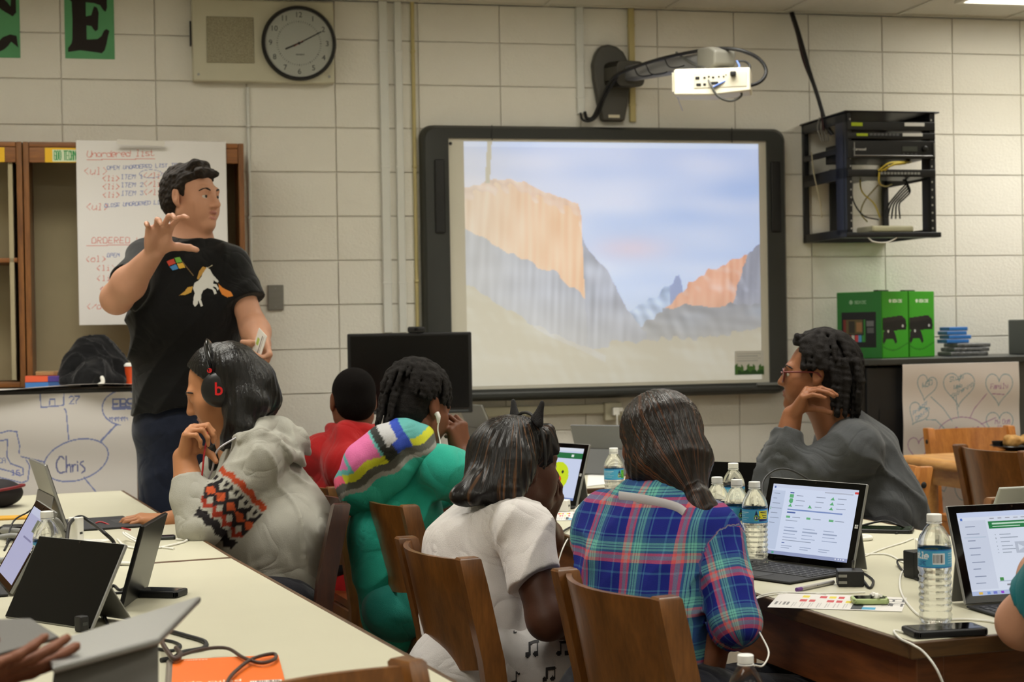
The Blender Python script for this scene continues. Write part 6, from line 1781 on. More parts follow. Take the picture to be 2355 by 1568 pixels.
S.chain([W(1478, 1560, 3.34), W(1476, 1420, 3.36), W(1490, 1290, 3.40), W(1508, 1215, 3.42)], [.140, .128, .140, .11], .06, axis=bk, fac=.72)
S.cap(shL, shR, .062, .062, .06); S.cap(W(1505, 1215, 3.42), nk + Vector((0, 0, -.02)), .09, .058, .05)
S.chain([shR, elR], [.062, .056], .016, tag=1); cR = elR.lerp(wrR, .62); S.chain([elR, wrR], [.054, .046], .016, tag=2, cuts=[(cR, wrR - elR)])
S.chain([shL, elL], [.068, .060], .03, tag=3); S.chain([elL, wrL], [.056, .046], .03, tag=3, cuts=[(elL.lerp(wrL, .8), wrL - elL)])
S.disp.append(folds(.012, 13, 61, (.6, 0, .8), .3)); S.disp.append(folds(.004, 34, 63, (.8, 0, .6), .3))
def puv(V, vt):
    o = np.zeros((len(V), 3), np.float32)
    rr = _vec(rt_); o[:, 0] = (V - _vec(shL)) @ rr; o[:, 1] = V[:, 2]
    for tg_, a, b in ((1, shR, elR), (2, elR, wrR), (3, shL, elL)):
        m_ = vt == tg_; d = _vec((b - a).normalized()); s1 = np.cross(d, [0, 1, 0]).astype(np.float32); s1 /= np.linalg.norm(s1); s2 = np.cross(d, s1)
        q = V[m_] - _vec(a); o[m_, 1] = 2.0 - q @ d - (0 if tg_ != 2 else (elR - shR).length); o[m_, 0] = np.arctan2(q @ s1, q @ s2) * .062 + .35
    return o
T = NT('plaid_cotton'); bb = T.n('ShaderNodeBsdfPrincipled'); T.l(bb.outputs[0], T.out.inputs[0])
at = T.n('ShaderNodeAttribute', attribute_name='cloth'); sp_ = T.n('ShaderNodeSeparateXYZ'); T.l(at.outputs['Vector'], sp_.inputs[0])
def band(sock, per, ph):
    fr = T.math('FRACT', T.math('ADD', T.math('DIVIDE', sock, per), ph))
    r = T.n('ShaderNodeValToRGB'); r.color_ramp.interpolation = 'CONSTANT'; T.l(fr, r.inputs[0]); e = r.color_ramp.elements
    seq = [(0, (30, 40, 130)), (.10, (64, 110, 160)), (.14, (28, 38, 126)), (.26, (30, 40, 130)), (.30, (214, 92, 96)), (.36, (150, 140, 150)), (.43, (214, 96, 98)), (.48, (60, 110, 140)), (.52, (112, 186, 172)), (.56, (40, 76, 110)), (.575, (116, 190, 176)), (.61, (40, 76, 110)), (.625, (112, 186, 172)), (.67, (58, 104, 140)), (.76, (28, 36, 118)), (.79, (70, 120, 164)), (.82, (30, 40, 128))]
    e[0].position = 0; e[0].color = (*lin(seq[0][1]), 1); e[1].position = seq[1][0]; e[1].color = (*lin(seq[1][1]), 1)
    for p_, c in seq[2:]:
        x = e.new(p_); x.color = (*lin(c), 1)
    return r.outputs[0]
c1 = band(sp_.outputs[0], .098, .12); c2 = band(sp_.outputs[1], .105, .4)
wv = T.n('ShaderNodeTexNoise'); wv.inputs['Scale'].default_value = 500; T.l(at.outputs['Vector'], wv.inputs['Vector'])
mixf = T.math('ADD', .30, T.math('MULTIPLY', wv.outputs['Fac'], .4))
T.l(T.mix(mixf, c1, c2), bb.inputs['Base Color']); bb.inputs['Roughness'].default_value = .85; bb.inputs['Specular IOR Level'].default_value = .2
bp_ = T.n('ShaderNodeBump'); bp_.inputs['Strength'].default_value = .2; bp_.inputs['Distance'].default_value = .003; T.l(wv.outputs['Fac'], bp_.inputs['Height']); T.l(bp_.outputs[0], bb.inputs['Normal'])
part('plaid_shirt', S.mesh('plaid_shirt', [T.m], uv=puv), root)
S = Sdf(.0045); S.cap(nk + Vector((0, 0, -.012)), nk + Vector((0, .012, .022)), .066, .062, .01, cuts=[(nk + Vector((0, 0, .02)), Vector((0, .3, 1)))])
part('shirt_collar', S.mesh('shirt_collar', [T.m], uv=lambda V, vt: np.stack([V[:, 0], V[:, 2], V[:, 1]], 1)), root)
shp = [o for o in root.children if o.name.startswith('plaid_shirt')][0]
bv2 = BVHTree.FromPolygons([v.co for v in shp.data.vertices], [p.vertices[:] for p in shp.data.polygons])
def hug(pts, off=.004, bvh=None):
    out = []
    for px, py in pts:
        h_ = (bvh or bv2).ray_cast(CAMP, ray(px, py).normalized())
        if h_[0] is not None: out.append(h_[0] - ray(px, py).normalized() * off)
    return out
lp = hug([(1424, 1140), (1440, 1142), (1460, 1145), (1480, 1148), (1500, 1152), (1520, 1156), (1540, 1161), (1560, 1168), (1574, 1178)], .006)
part('lanyard', tube('lanyard', lp, .0095, 3, 8, -.25), root, M('lanyard_white', (206, 204, 210), .6))
hb = W(1490, 1540, 3.4)
seat_legs(root, (Vector((hb.x - .06, 3.40, .53)), Vector((hb.x + .06, 3.28, .53))), (Vector((hb.x + .30, 3.56, .495)), Vector((hb.x + .40, 3.42, .495))), ((hb.x + .32, 3.56, .07), (hb.x + .42, 3.42, .07)), .085, cloth('navy_jeans', (22, 24, 34)), (.95, .3, 0), hip_r=.125)

# ------------------------------------------------------------------ girl with glasses, grey pullover
D = 5.2
hC = W(1874, 862, D); root = person('seated person in grey pullover and red glasses, wrist under the chin', (W(2000, 1200, 5.2).x, 5.2))
fw = Vector((-.97, .17, .06))
S = Sdf(.0042)
hm, hs_ = head(S, hC, fw, H=.226, nose=.98)
nk = W(1915, 950, 5.2)
S.cap(nk + Vector((.02, 0, -.03)), hm @ Vector((0, -.022, -.05)), .056, .052, .03); S.cap(nk, W(1980, 1100, 5.2), .07, .10, .04)
shN, shF = W(1968, 1030, 5.06), W(1930, 1010, 5.36)
elN, wrN = W(1782, 1128, 5.08), W(1822, 955, 5.10)
elF, wrF = W(1850, 1130, 5.42), W(1760, 1140, 5.40)
S.cap(shN, shF, .045, .045, .04)
S.chain([shN, elN], [.05, .042], .03); S.chain([elN, elN.lerp(wrN, .45), wrN], [.042, .043, .031], .03); S.chain([shF, elF, wrF], [.045, .04, .028], .03)
hand(S, wrN, W(1858, 893, 5.06) - wrN, Vector((.78, -.1, -.62)), 1, [(55, 30, 15), (50, 28, 15), (45, 26, 12), (42, 26, 12)], 1.0, 2, (10, 8, 8), (.55, .25, .8))
hand(S, wrF, Vector((-.9, -.2, 0)), (0, 0, -1), -1, [(12, 30, 20)] * 4, .9)
part('body', S.mesh('body', SK_G), root); addto(root, lambda: eyes(root, hm, hs_, (0, .05), M('brow_black', (30, 20, 16), .7)))
rgn = random.Random(5)
S = Sdf(.004); ro_ = [[hm[i][j] for j in range(3)] for i in range(3)]; h3 = hm.to_3x3()
def hl_(x, y, z): return hm @ Vector((x, y, z))
S.ell(hl_(0, -.025, .036), (.080, .098, .084), ro_, k=.01, cuts=[(hl_(0, .046, .06), h3 @ Vector((0, 1, -.35)))])
S.ell(hl_(0, -.06, -.01), (.076, .066, .08), ro_, k=.01, cuts=[(hl_(0, -.02, 0), h3 @ Vector((0, 1, 0)))])
for i in range(90):
    a = rgn.uniform(0, 6.283); t0 = rgn.uniform(0, .55); ca, sa_ = math.cos(a), math.sin(a); p = []
    for t in (t0, t0 + .25, t0 + .5, t0 + .72):
        ph = min(t * 1.6, 1.7); ex = 1.08 + .14 * (t - t0) + rgn.uniform(-.02, .02)
        x, y, z = math.sin(ph) * ca * .078 * ex, -.028 + math.sin(ph) * sa_ * .098 * ex, .036 + math.cos(ph) * .096 * ex
        if y > .048 and z < .10: break
        p.append(hl_(x, y, z))
    if len(p) > 1: S.chain(p, [.0105, .0105, .010, .007][:len(p)], .004)
for i in range(46):
    x = rgn.uniform(-.085, .085); y = rgn.uniform(-.135, -.045); L = rgn.uniform(.09, .145)
    if abs(x) < .05 and y > -.09: continue
    S.chain([hl_(x, y, .05), hl_(x * 1.05, y - .012, -.01), hl_(x * 1.0 + rgn.uniform(-.01, .01), y - .008, -L)], [.0115, .0115, .006], .005)
for i in range(8): S.cap(hl_(rgn.uniform(-.04, .06), .05 + rgn.uniform(-.02, .02), .10), hl_(rgn.uniform(-.05, .07), .06, .118), .011, .009, .005)
S.disp.append(lambda P, t: .0016 * swave(P, 5, 260, 6))
part('hair', S.mesh('hair', [M('hair_twists', (22, 18, 16), .75)]), root)
S = Sdf(.0055)
S.chain([W(2030, 1250, 5.2), W(2015, 1170, 5.2), W(1985, 1060, 5.2)], [.15, .145, .125], .07, axis=(0, 1, 0), fac=1.15)
S.cap(shN, shF, .078, .075, .05); S.cap(W(1975, 1040, 5.2), nk + Vector((.012, 0, .005)), .11, .066, .05, cuts=[(nk + Vector((0, 0, .012)), Vector((-.35, 0, 1)))])
S.chain([shN, elN], [.082, .064], .05); cN = elN.lerp(wrN, .82); S.chain([elN, elN.lerp(wrN, .5), wrN], [.062, .060, .047], .03, cuts=[(cN, wrN - elN)])
S.chain([shF, elF, elF.lerp(wrF, .85)], [.075, .06, .045], .04)
S.disp.append(folds(.014, 14, 71, (-.8, 0, .5), .3)); S.disp.append(folds(.006, 32, 73, (-.8, 0, .5), .3))
part('pullover', S.mesh('pullover', [cloth('charcoal_heather', (70, 72, 74), .7, .16)]), root)
seat_legs(root, (W(2020, 1250, 5.08), W(2010, 1250, 5.34)), (W(1880, 1260, 5.06), W(1870, 1260, 5.32)), ((W(1880, 1260, 5.06).x - .02, 5.06, .07), (W(1870, 1260, 5.32).x - .02, 5.3, .07)), .085, cloth('black_trousers', (20, 20, 22)), (-.95, -.3, 0), hip_r=.125)
gl = thing('glasses', 'dark red framed glasses on the face of the grey pullover wearer', 'glasses', T3(hl_(0, .09, 0)))
gi = gl.matrix_world.inverted(); m_gf = M('red_frame', (96, 28, 24), .3)
for q in (-1, 1):
    rim = [hl_(q * .033 + .025 * math.cos(a), .099 - .004 * abs(math.cos(a)), -.004 + .021 * math.sin(a) * (1 if math.sin(a) < 0 else .85)) for a in [2 * math.pi * i / 20 for i in range(20)]]
    o = link('rim', tube('rim', rim, .0028, 1, 8, closed=True), m_gf, gl); o.matrix_parent_inverse = gi
    o = link('temple', tube('temple', [hl_(q * .058, .096, .006), hl_(q * .072, .06, .008), hl_(q * .081, .0, .010), hl_(q * .081, -.02, -.004)], .0028, 4, 8), m_gf, gl); o.matrix_parent_inverse = gi
    bm = bmesh.new(); bm.faces.new([bm.verts.new(p) for p in rim]); o = link('lens', fin(bm, 'lens'), m_glass, gl); solid_panel(o, .001); o.matrix_parent_inverse = gi
o = link('bridge', tube('bridge', [hl_(-.009, .101, .0), hl_(0, .104, .004), hl_(.009, .101, .0)], .0026, 3, 8), m_gf, gl); o.matrix_parent_inverse = gi

# ------------------------------------------------------------------ partly seen people at the frame edges
def edge_hair(par, hm, nm, c1, c2):
    S = Sdf(.005); ro_ = [[hm[i][j] for j in range(3)] for i in range(3)]; h3 = hm.to_3x3()
    S.ell(hm @ Vector((0, -.020, .036)), (.084, .104, .090), ro_, k=.012, cuts=[(hm @ Vector((0, .058, .05)), h3 @ Vector((0, 1, -.62)))])
    S.ell(hm @ Vector((0, -.058, -.03)), (.080, .070, .105), ro_, k=.02, cuts=[(hm @ Vector((0, -.01, 0)), h3 @ Vector((0, 1, .0)))])
    S.disp.append(strands(hm.translation, .0025, 44, 2))
    return part('hair', S.mesh('hair', [hairmat(nm, c1, c2, .5, (50, 50, 8), .45)]), par)
root = person('person at the bottom left corner, only the hands holding a grey tablet seen', W(-260, 1500, 2.0).xy)
S = Sdf(.004)
w1 = W(-180, 1590, 1.95); e1 = W(-430, 1690, 1.80)
S.chain([W(-560, 1400, 1.7), e1, w1], [.055, .048, .032], .03)
hand(S, w1, W(-10, 1548, 1.985) - w1, Vector((-.15, .5, .85)), -1, [(2, 8, 8), (2, 8, 8), (4, 10, 8), (6, 12, 8)], 1.0, 3, (2, 4, 4), (.80, .35, .50))
S.chain([W(-560, 1400, 1.7), W(-560, 1700, 1.7)], [.11, .13], .05); hm, hs_ = head(S, W(-600, 1080, 1.7), (.6, .75, -.2)); S.cap(hm @ Vector((0, -.022, -.05)), W(-570, 1360, 1.7), .054, .06, .03)
w2 = W(-60, 1860, 1.9); S.chain([W(-560, 1450, 1.7), W(-300, 1960, 1.75), w2], [.055, .048, .032], .03); hand(S, w2, W(60, 1830, 1.96) - w2, Vector((-.1, .3, 1)), -1, [(10, 18, 14)] * 4, 1.0, 3, (5, 8, 8), (.85, .45, .35))
part('body', S.mesh('body', skin('skin_mid_brown', (122, 76, 54), (100, 60, 50))), root); addto(root, lambda: eyes(root, hm, hs_)); edge_hair(root, hm, 'hair_edge_black', (18, 14, 12), (40, 30, 24))  # skin is a plain mid-brown tone
S = Sdf(.008); S.chain([W(-560, 1420, 1.7), W(-560, 1800, 1.7)], [.15, .16], .05); S.chain([W(-560, 1420, 1.7), e1, e1.lerp(w1, .4)], [.07, .062, .05], .04)
part('sweater', S.mesh('sweater', [cloth('grey_sweater', (110, 112, 112))]), root)
root = person('person at the right edge, only a bare elbow and teal sleeve seen', W(2560, 1480, 2.85).xy)
S = Sdf(.0045)
el, wr, sh_ = W(2354, 1432, 2.93), W(2470, 1180, 3.2), W(2560, 1200, 2.75)
S.chain([sh_, el], [.05, .046], .03); S.chain([el, el.lerp(wr, .4), wr], [.038, .043, .03], .03); hand(S, wr, W(2540, 1090, 3.25) - wr, Vector((-.8, .3, 0)), 1, [(25, 40, 30)] * 4)
S.cap(W(2620, 1150, 2.8), W(2640, 1500, 2.8), .10, .13, .05); hm, hs_ = head(S, W(2620, 930, 2.85), (-.55, .8, -.1)); S.cap(hm @ Vector((0, -.022, -.05)), W(2620, 1140, 2.8), .054, .06, .03)
part('body', S.mesh('body', SK_M), root); addto(root, lambda: eyes(root, hm, hs_)); edge_hair(root, hm, 'hair_edge_brown', (52, 36, 24), (84, 60, 38))
S = Sdf(.006); S.chain([sh_, sh_.lerp(el, .97)], [.065, .062], .03, cuts=[(sh_.lerp(el, .80), el - sh_)]); S.chain([W(2620, 1190, 2.8), W(2640, 1600, 2.8)], [.15, .16], .06)
S.cap(sh_, W(2620, 1200, 2.8), .07, .1, .05)
part('t_shirt', S.mesh('t_shirt', [cloth('teal_tshirt', (20, 120, 132))]), root)

# ================================================================== THINGS ON THE TABLES
def tp(px, py, h=0.0, z=TZ): return onz(px, py, z + h)
m_bglass = M('black_glass', (5, 5, 6), .08, spec=.18)
m_mag = M('magnesium_grey', (150, 150, 148), .38, .55, var=.04)
m_kb = M('keyboard_felt', (48, 48, 50), .75, var=.06, bump=.15, bscale=400)
m_key = M('key_black', (40, 40, 43), .6)
T = NT('lit_screen'); bb = T.n('ShaderNodeBsdfPrincipled'); T.l(bb.outputs[0], T.out.inputs[0]); at = T.n('ShaderNodeAttribute', attribute_name='Col')
bb.inputs['Base Color'].default_value = (.012, .012, .014, 1); bb.inputs['Roughness'].default_value = .25; bb.inputs['Specular IOR Level'].default_value = .2
T.l(at.outputs['Color'], bb.inputs['Emission Color']); bb.inputs['Emission Strength'].default_value = .88; m_scr = T.m
# ---- screen pictures
def web_pic(nx, ny):
    p = Pic(nx, ny, (214, 224, 246)); G = (96, 176, 120); g2 = (150, 160, 180); bl = (90, 110, 170)
    p.rect(0, 0, 1, .05, (206, 214, 236)); p.rect(.02, .03, .04, .06, bl); p.rect(.62, .06, .95, .085, (186, 192, 210)); p.rect(.96, .03, 1, .06, (214, 70, 70))
    p.rect(0, .09, .16, .93, (196, 208, 232)); 
    for i, y in enumerate((.13, .20, .27, .34, .41, .48, .55)): p.rect(.03, y, .03 + (.07, .04, .09, .12, .08, .10, .06)[i], y + .014, g2)
    p.rect(.012, .33, .02, .37, G)
    for c, x in enumerate((.22, .45, .70)):
        for r_, y in enumerate((.14, .21, .28)):
            if c == 0 and r_ == 0: p.rect(x, y - .01, x + .05, y + .04, G)
            elif c == 0 and r_ == 1: p.disc(x + .025, y + .015, .025, G, nx / ny)
            elif r_ == 2 or c == 2: p.poly([(x, y + .03), (x + .025, y - .015), (x + .05, y + .03)], G)
            p.rect(x + .08, y, x + .08 + (.08, .11, .10)[(c + r_) % 3], y + .014, g2)
    p.rect(.22, .10, .27, .115, bl); p.rect(.22, .345, .86, .355, (130, 150, 200)); p.rect(.22, .38, .32, .395, bl)
    for x in (.22, .46, .72): p.rect(x, .44, x + .05, .47, (110, 180, 130)); p.rect(x + .07, .45, x + .17, .462, g2)
    p.rect(.22, .50, .36, .512, g2)
    for x in (.22, .44, .68):
        for k in range(4): p.rect(x, .60 + .045 * k, x + (.14, .17, .12, .16)[(k + int(x * 10)) % 4], .612 + .045 * k, (160, 172, 198))
    p.rect(.22, .78, .56, .79, g2); p.rect(.22, .82, .25, .83, bl)
    for x in (.22, .44, .66): p.rect(x, .86, x + .13, .872, (160, 172, 198)); p.rect(x, .89, x + .1, .90, (160, 172, 198))
    p.rect(0, .95, 1, 1, (150, 160, 196)); p.rect(.03, .955, .06, .99, (226, 226, 240)); p.rect(.12, .955, .15, .99, (90, 170, 140))
    for x in (.86, .89, .92, .95): p.rect(x, .965, x + .015, .985, (226, 230, 245))
    return p
def face_pic(nx, ny):
    p = Pic(nx, ny, (206, 216, 242)); p.rect(0, 0, 1, .06, (222, 228, 240)); p.rect(.0, .10, 1, .20, (28, 110, 62)); p.rect(.8, .13, .84, .17, (230, 240, 235))
    p.disc(.62, .56, .20, (206, 226, 30), nx / ny); p.disc(.55, .47, .022, (40, 40, 30), nx / ny); p.disc(.70, .47, .022, (40, 40, 30), nx / ny); p.mask(lambda U, V: ((U - .63) / .075) ** 2 + ((V - .64) / .10) ** 2 < 1, (214, 60, 36))
    p.rect(0, .95, 1, 1, (120, 140, 190)); return p
def code_pic(nx, ny):
    p = Pic(nx, ny, (216, 224, 240)); p.rect(0, 0, 1, .06, (200, 212, 240)); p.disc(.03, .085, .012, (70, 110, 190), nx / ny)
    for k in range(6): p.rect(.28 + .07 * k, .075, .32 + .07 * k, .085, (150, 150, 160))
    p.rect(0, .10, .24, .93, (204, 212, 230)); p.rect(.26, .12, 1, .21, (28, 122, 66)); p.rect(.29, .145, .62, .155, (190, 222, 200)); p.rect(.29, .175, .54, .185, (190, 222, 200))
    for i in range(9): p.rect(.05, .17 + .085 * i, .05 + (.09, .12, .07, .1)[i % 4], .182 + .085 * i, (130, 140, 165))
    p.rect(.03, .30, .22, .31, (180, 196, 214))
    for i in range(6): p.rect(.30, .28 + .045 * i, .31, .29 + .045 * i, (140, 150, 160)); p.rect(.34, .28 + .045 * i, .34 + (.1, .16, .08)[i % 3], .288 + .045 * i, (150, 160, 175))
    p.rect(.46, .38, .56, .52, (182, 190, 206)); p.poly([(.49, .41), (.54, .45), (.49, .49)], (214, 222, 236)); p.rect(.26, .84, .62, .85, (170, 182, 200)); p.rect(.27, .80, .30, .84, (60, 140, 70))
    for x in (.32, .42, .52): p.rect(x, .885, x + .06, .895, (130, 130, 140))
    p.disc(.93, .48, .19, (226, 228, 40), nx / ny); p.disc(.86, .40, .025, (60, 60, 50), nx / ny)
    p.rect(0, .95, 1, 1, (176, 190, 222)); 
    for x, c in ((.06, (222, 180, 70)), (.13, (110, 150, 210)), (.19, (110, 120, 200)), (.25, (140, 60, 200))): p.rect(x, .957, x + .03, .993, c)
    return p
def lilac_pic(nx, ny):
    p = Pic(nx, ny, (170, 172, 206)); p.rect(0, 0, 1, .10, (190, 196, 222)); p.rect(.55, .12, .88, .3, (96, 104, 84)); p.rect(.3, .4, .8, .41, (120, 120, 160)); return p
def tablet(lab, o, xa, tilt, pic=None, kb=True, w=.292, h=.201, keys=True, stand=True, back=None, zt=TZ):
    """tablet computer on its kickstand; o: middle of the lower screen edge; xa: screen's right seen by its user"""
    xa = Vector((xa[0], xa[1], 0)).normalized(); ya = Vector((-xa.y, xa.x, 0))
    t = thing('tablet_computer', lab, 'tablet computer', frame(Vector((o[0], o[1], zt + .0005)), xa, ya, (0, 0, 1)))
    tm = T3(0, 0, .008 if kb else .002) @ RX(-R(tilt))
    sl = link('slab', box('slab', w, .009, h, .003, 2, (0, .006, h / 2)), back or m_mag, t, tm)
    link('screen_glass', box('screen_glass', w - .004, .0012, h - .004, 0, 1, (0, .0012, h / 2)), m_bglass, t, tm)
    if pic is not None: link('screen', pic.mesh('screen', w * .875, h * .84), m_scr, t, tm @ T3(0, .0003, h * .08))
    link('camera_dot', cyl('camera_dot', .0025, .0006, 10), m_iris, t, tm @ T3(0, .0004, h * .965) @ RX(R(90)))
    P_ = [(-.0045, -.0045), (-.0005, -.0045), (-.0005, -.0005), (-.0045, -.0005)]
    if pic is not None:
        for dx, dz in ((-.0024, -.0024), (.0024, -.0024), (-.0024, .0024), (.0024, .0024)): link('window_mark', box('window_mark', .004, .0005, .004), m_wlab, t, tm @ T3(w * .47, .0003, h * .5) @ T3(dx, 0, dz))
    if stand:
        # kickstand leaf from the middle of the back down to the table
        p0 = tm @ Vector((0, .0125, h * .52)); ln_ = h * .50; dz = p0.z - .003; dy = math.sqrt(max(ln_ ** 2 - dz ** 2, .02 ** 2))
        L_ = math.hypot(dy, dz); ang = math.atan2(dy, dz)
        link('kickstand', box('kickstand', w * .96, .003, L_, .001, 1, (0, 0, -L_ / 2)), back or m_mag, t, T3(p0) @ RX(ang))
    if kb:
        k = link('keyboard', box('keyboard', w, .215, .005, .002, 2, (0, -.1075, .004)), m_kb, t)
        link('touchpad', box('touchpad', .095, .05, .0006, 0, 1, (0, -.178, .0067)), M('touchpad', (58, 58, 60), .6), k)
        if keys:
            km = box('key', .0168, .0150, .0016, .0005, 1); km.materials.append(m_key); dots = box('key_legend', .0045, .0035, .0003); dots.materials.append(M('legend_grey', (120, 120, 122), .7))
            for r_ in range(6):
                for c in range(14):
                    if r_ == 0 and 3 < c < 9:
                        continue
                    x, y = -.127 + c * .0195 + (r_ % 2) * .002, -.130 + r_ * .0192
                    link('key', km, None, k, T3(x, y, .0071)); link('key_legend', dots, None, k, T3(x - .002, y + .001, .0080))
            link('space_bar', box('space_bar', .094, .015, .0016, .0005, 1), m_key, k, T3(-.009, -.130, .0071))
    return t
xL = Vector((.647, -.763, 0))
mid1 = (tp(1750, 1294) + tp(1942, 1318)) / 2
tablet('open tablet computer with web page on the right table, grey keyboard attached', mid1, xL, 17, web_pic(150, 100))
bl2 = tp(2222, 1400); x2 = Vector((.965, .26, 0))
tablet('open tablet computer cut by the right frame edge, green banner on screen', bl2 + x2 * .146, x2, 20, code_pic(150, 100))
br3 = tp(1324, 1170); tablet('tablet computer showing a yellow cartoon face beside the white T-shirt wearer', br3 - xL.normalized() * .146, xL, 18, face_pic(90, 64), keys=False)
tablet('silver tablet computer seen from behind at the far left table', tp(140, 1212), (-.42, .91), 17, Pic(4, 4, (150, 160, 190)), keys=False)
tablet('tablet computer with blank black screen at the near left table', (tp(18, 1425) + tp(196, 1446)) / 2, (.80, -.60), 30, None, kb=False, w=.27, h=.18)
br8 = tp(20, 1372); x8 = Vector((.40, -.92, 0)).normalized()
tablet('tablet computer with lilac screen cut by the left frame edge', br8 - x8 * .146, x8, 30, lilac_pic(60, 40), keys=False)
tablet('black tablet standing edge-on between the screens on the near left table', tp(300, 1380), (.02, -1.0), 16, None, kb=False, w=.26, h=.18, back=M('satin_black', (12, 12, 13), .3, spec=.25), stand=False)
Z2_ = TZ + .015
tablet('grey tablet seen from behind on the far table', onz(1415, 1088, Z2_), (-.88, .48), 22, None, kb=False, zt=Z2_, back=M('slate_back', (112, 114, 116), .45, .3))
q = onz(1130, 1040, Z2_); tablet('black tablet on a tall stand in front of the board corner', (q.x, q.y), (-.45, .9), 24, None, kb=False, h=.24, w=.25, zt=Z2_ )
tablet('dark tablet half hidden behind the water bottles', tp(1655, 1170), (.85, -.5), 40, None, kb=True, keys=False, h=.17, w=.25)
tablet('grey tablet with a pale sticker leaning before the empty chair at the right', tp(2345, 1240), (-.93, -.3), 30, None, kb=False, w=.24, h=.17, back=M('pale_grey_back', (168, 170, 164), .5))
stq = bpy.data.objects[[o.name for o in bpy.data.objects if o.get('label', '').startswith('grey tablet with a pale')][0]]
link('sticker', box('sticker', .06, .0006, .022), M('sticker_pale', (210, 206, 176), .6), stq, T3(0, 0, .002) @ RX(-R(30)) @ T3(.045, .0115, .11))

# ---- tablet held in the corner
ft = thing('tablet_computer', 'grey tablet with folded cover held up in the bottom left corner', 'tablet computer', T3(W(250, 1480, 2.15)))
fi = ft.matrix_world.inverted()
def slab4(nm, c, th, mat, par, inv):
    P = [Vector(p) for p in c]; n = (P[1] - P[0]).cross(P[3] - P[0]).normalized() * th
    bm = bmesh.new(); a = [bm.verts.new(p) for p in P]; b = [bm.verts.new(p + n) for p in P]
    bm.faces.new(a); bm.faces.new(b[::-1])
    for i in range(4): bm.faces.new((a[i], b[i], b[(i + 1) % 4], a[(i + 1) % 4]))
    bmesh.ops.bevel(bm, geom=bm.edges[:], offset=min(th * .3, .003), segments=2, profile=.5, affect='EDGES')
    o = link(nm, fin(bm, nm, angle=40), mat, par); o.matrix_parent_inverse = inv; return o
m_cov = M('cover_grey', (104, 102, 98), .75, var=.05, bump=.1, bscale=300)
slab4('slab', [W(96, 1482, 2.12), W(462, 1368, 2.32), W(366, 1466, 2.12), W(120, 1532, 1.98)], .010, m_mag, ft, fi)
slab4('cover', [W(128, 1536, 2.02), W(366, 1470, 2.14), W(366, 1660, 2.10), W(110, 1680, 1.98)], .005, m_cov, ft, fi)
slab4('cover_flap', [W(-40, 1424, 2.2), W(70, 1420, 2.2), W(136, 1462, 2.16), W(-40, 1512, 2.10)], .006, m_cov, ft, fi)

# ---- water bottles
def pet():
    T = NT('clear_bottle'); g = T.n('ShaderNodeBsdfGlass'); g.inputs['IOR'].default_value = 1.30; g.inputs['Roughness'].default_value = .02
    tr = T.n('ShaderNodeBsdfTransparent'); tr.inputs[0].default_value = (.96, .97, .95, 1); mx = T.n('ShaderNodeMixShader'); mx.inputs[0].default_value = .42
    T.l(g.outputs[0], mx.inputs[1]); T.l(tr.outputs[0], mx.inputs[2]); T.l(mx.outputs[0], T.out.inputs[0]); return T.m
m_pet = pet()
def wrap(name, pic, r, z0, z1):
    nx, ny = pic.nx, pic.ny
    U, V = np.meshgrid(np.linspace(0, 1, nx + 1), np.linspace(0, 1, ny + 1)); A = U * 2 * np.pi
    v = np.stack([r * np.sin(A).ravel(), -r * np.cos(A).ravel(), (z0 + (z1 - z0) * V).ravel()], 1)
    i = np.arange(nx * ny); rr, c = i // nx, i % nx; a = rr * (nx + 1) + c
    f = np.stack([a, a + 1, a + nx + 2, a + nx + 1], 1)
    uu, vv = np.meshgrid((np.arange(nx) + .5) / nx, (np.arange(ny) + .5) / ny)
    return from_np(name, v, f, srgb2lin(pic.fn()(uu.ravel(), vv.ravel())), True)
def label_pic(kind):
    p = Pic(168, 30, (74, 164, 206)); p.rect(0, 0, 1, .05, (40, 110, 180)); p.rect(0, .94, 1, 1, (40, 120, 190))
    p.text('Nestle', .30, .14, .40, (236, 240, 244), .7, .1, bold=.2); p.text('PURE LIFE', .30, .62, .24, (30, 60, 140), .7); p.rect(.60, .2, .72, .8, (226, 230, 232))
    for k in range(9): p.rect(.61 + .011 * k, .25, .615 + .011 * k, .75, (40, 40, 44))
    for k in range(5): p.rect(.76, .2 + .13 * k, .96 - .03 * (k % 3), .25 + .13 * k, (170, 206, 224))
    bg = {'y': (232, 220, 40), 'g': (98, 190, 62)}.get(kind, (232, 220, 40))
    for x0 in (.02, .52) if kind != 'b' else (.02,):
        p.rect(x0 + .07, .14, x0 + .20, .70, bg); p.rect(x0 + .07, .70, x0 + .20, .88, (30, 44, 110) if kind != 'g' else (60, 150, 50))
        for k in range(4): p.rect(x0 + .09 + .01 * k, .2 + .12 * k, x0 + .19, .26 + .12 * k, (70, 80, 40))
        p.poly([(x0 + .035, .08), (x0 + .06, .5), (x0 + .01, .5)], (26, 40, 90)); p.disc(x0 + .035, .62, .033, (150, 200, 70), 168 / 30); p.disc(x0 + .035, .62, .024, (26, 40, 90), 168 / 30); p.disc(x0 + .035, .62, .017, (236, 238, 240), 168 / 30)
        p.text('12', x0 + .0235, .50, .24, (26, 40, 90), .8, bold=.2)
    return p
m_label = M('bottle_label', attr='Col', rough=.35)
m_cap = M('cap_white', (236, 236, 232), .45)
prof = [(0, .006), (.012, .004), (.022, .001), (.028, .002), (.031, .008), (.0315, .014)]
for i in range(7): z = .018 + .0125 * i; prof += [(.0318, z), (.0296, z + .004), (.0296, z + .006), (.0318, z + .010)]
prof += [(.0322, .108), (.0316, .111), (.0316, .146), (.0324, .149), (.0322, .153), (.0290, .166), (.0235, .178), (.0170, .188), (.0128, .193), (.0126, .198), (0, .198)]
bt = lathe('bottle_body', prof, 32, 70); bt.materials.append(m_pet)
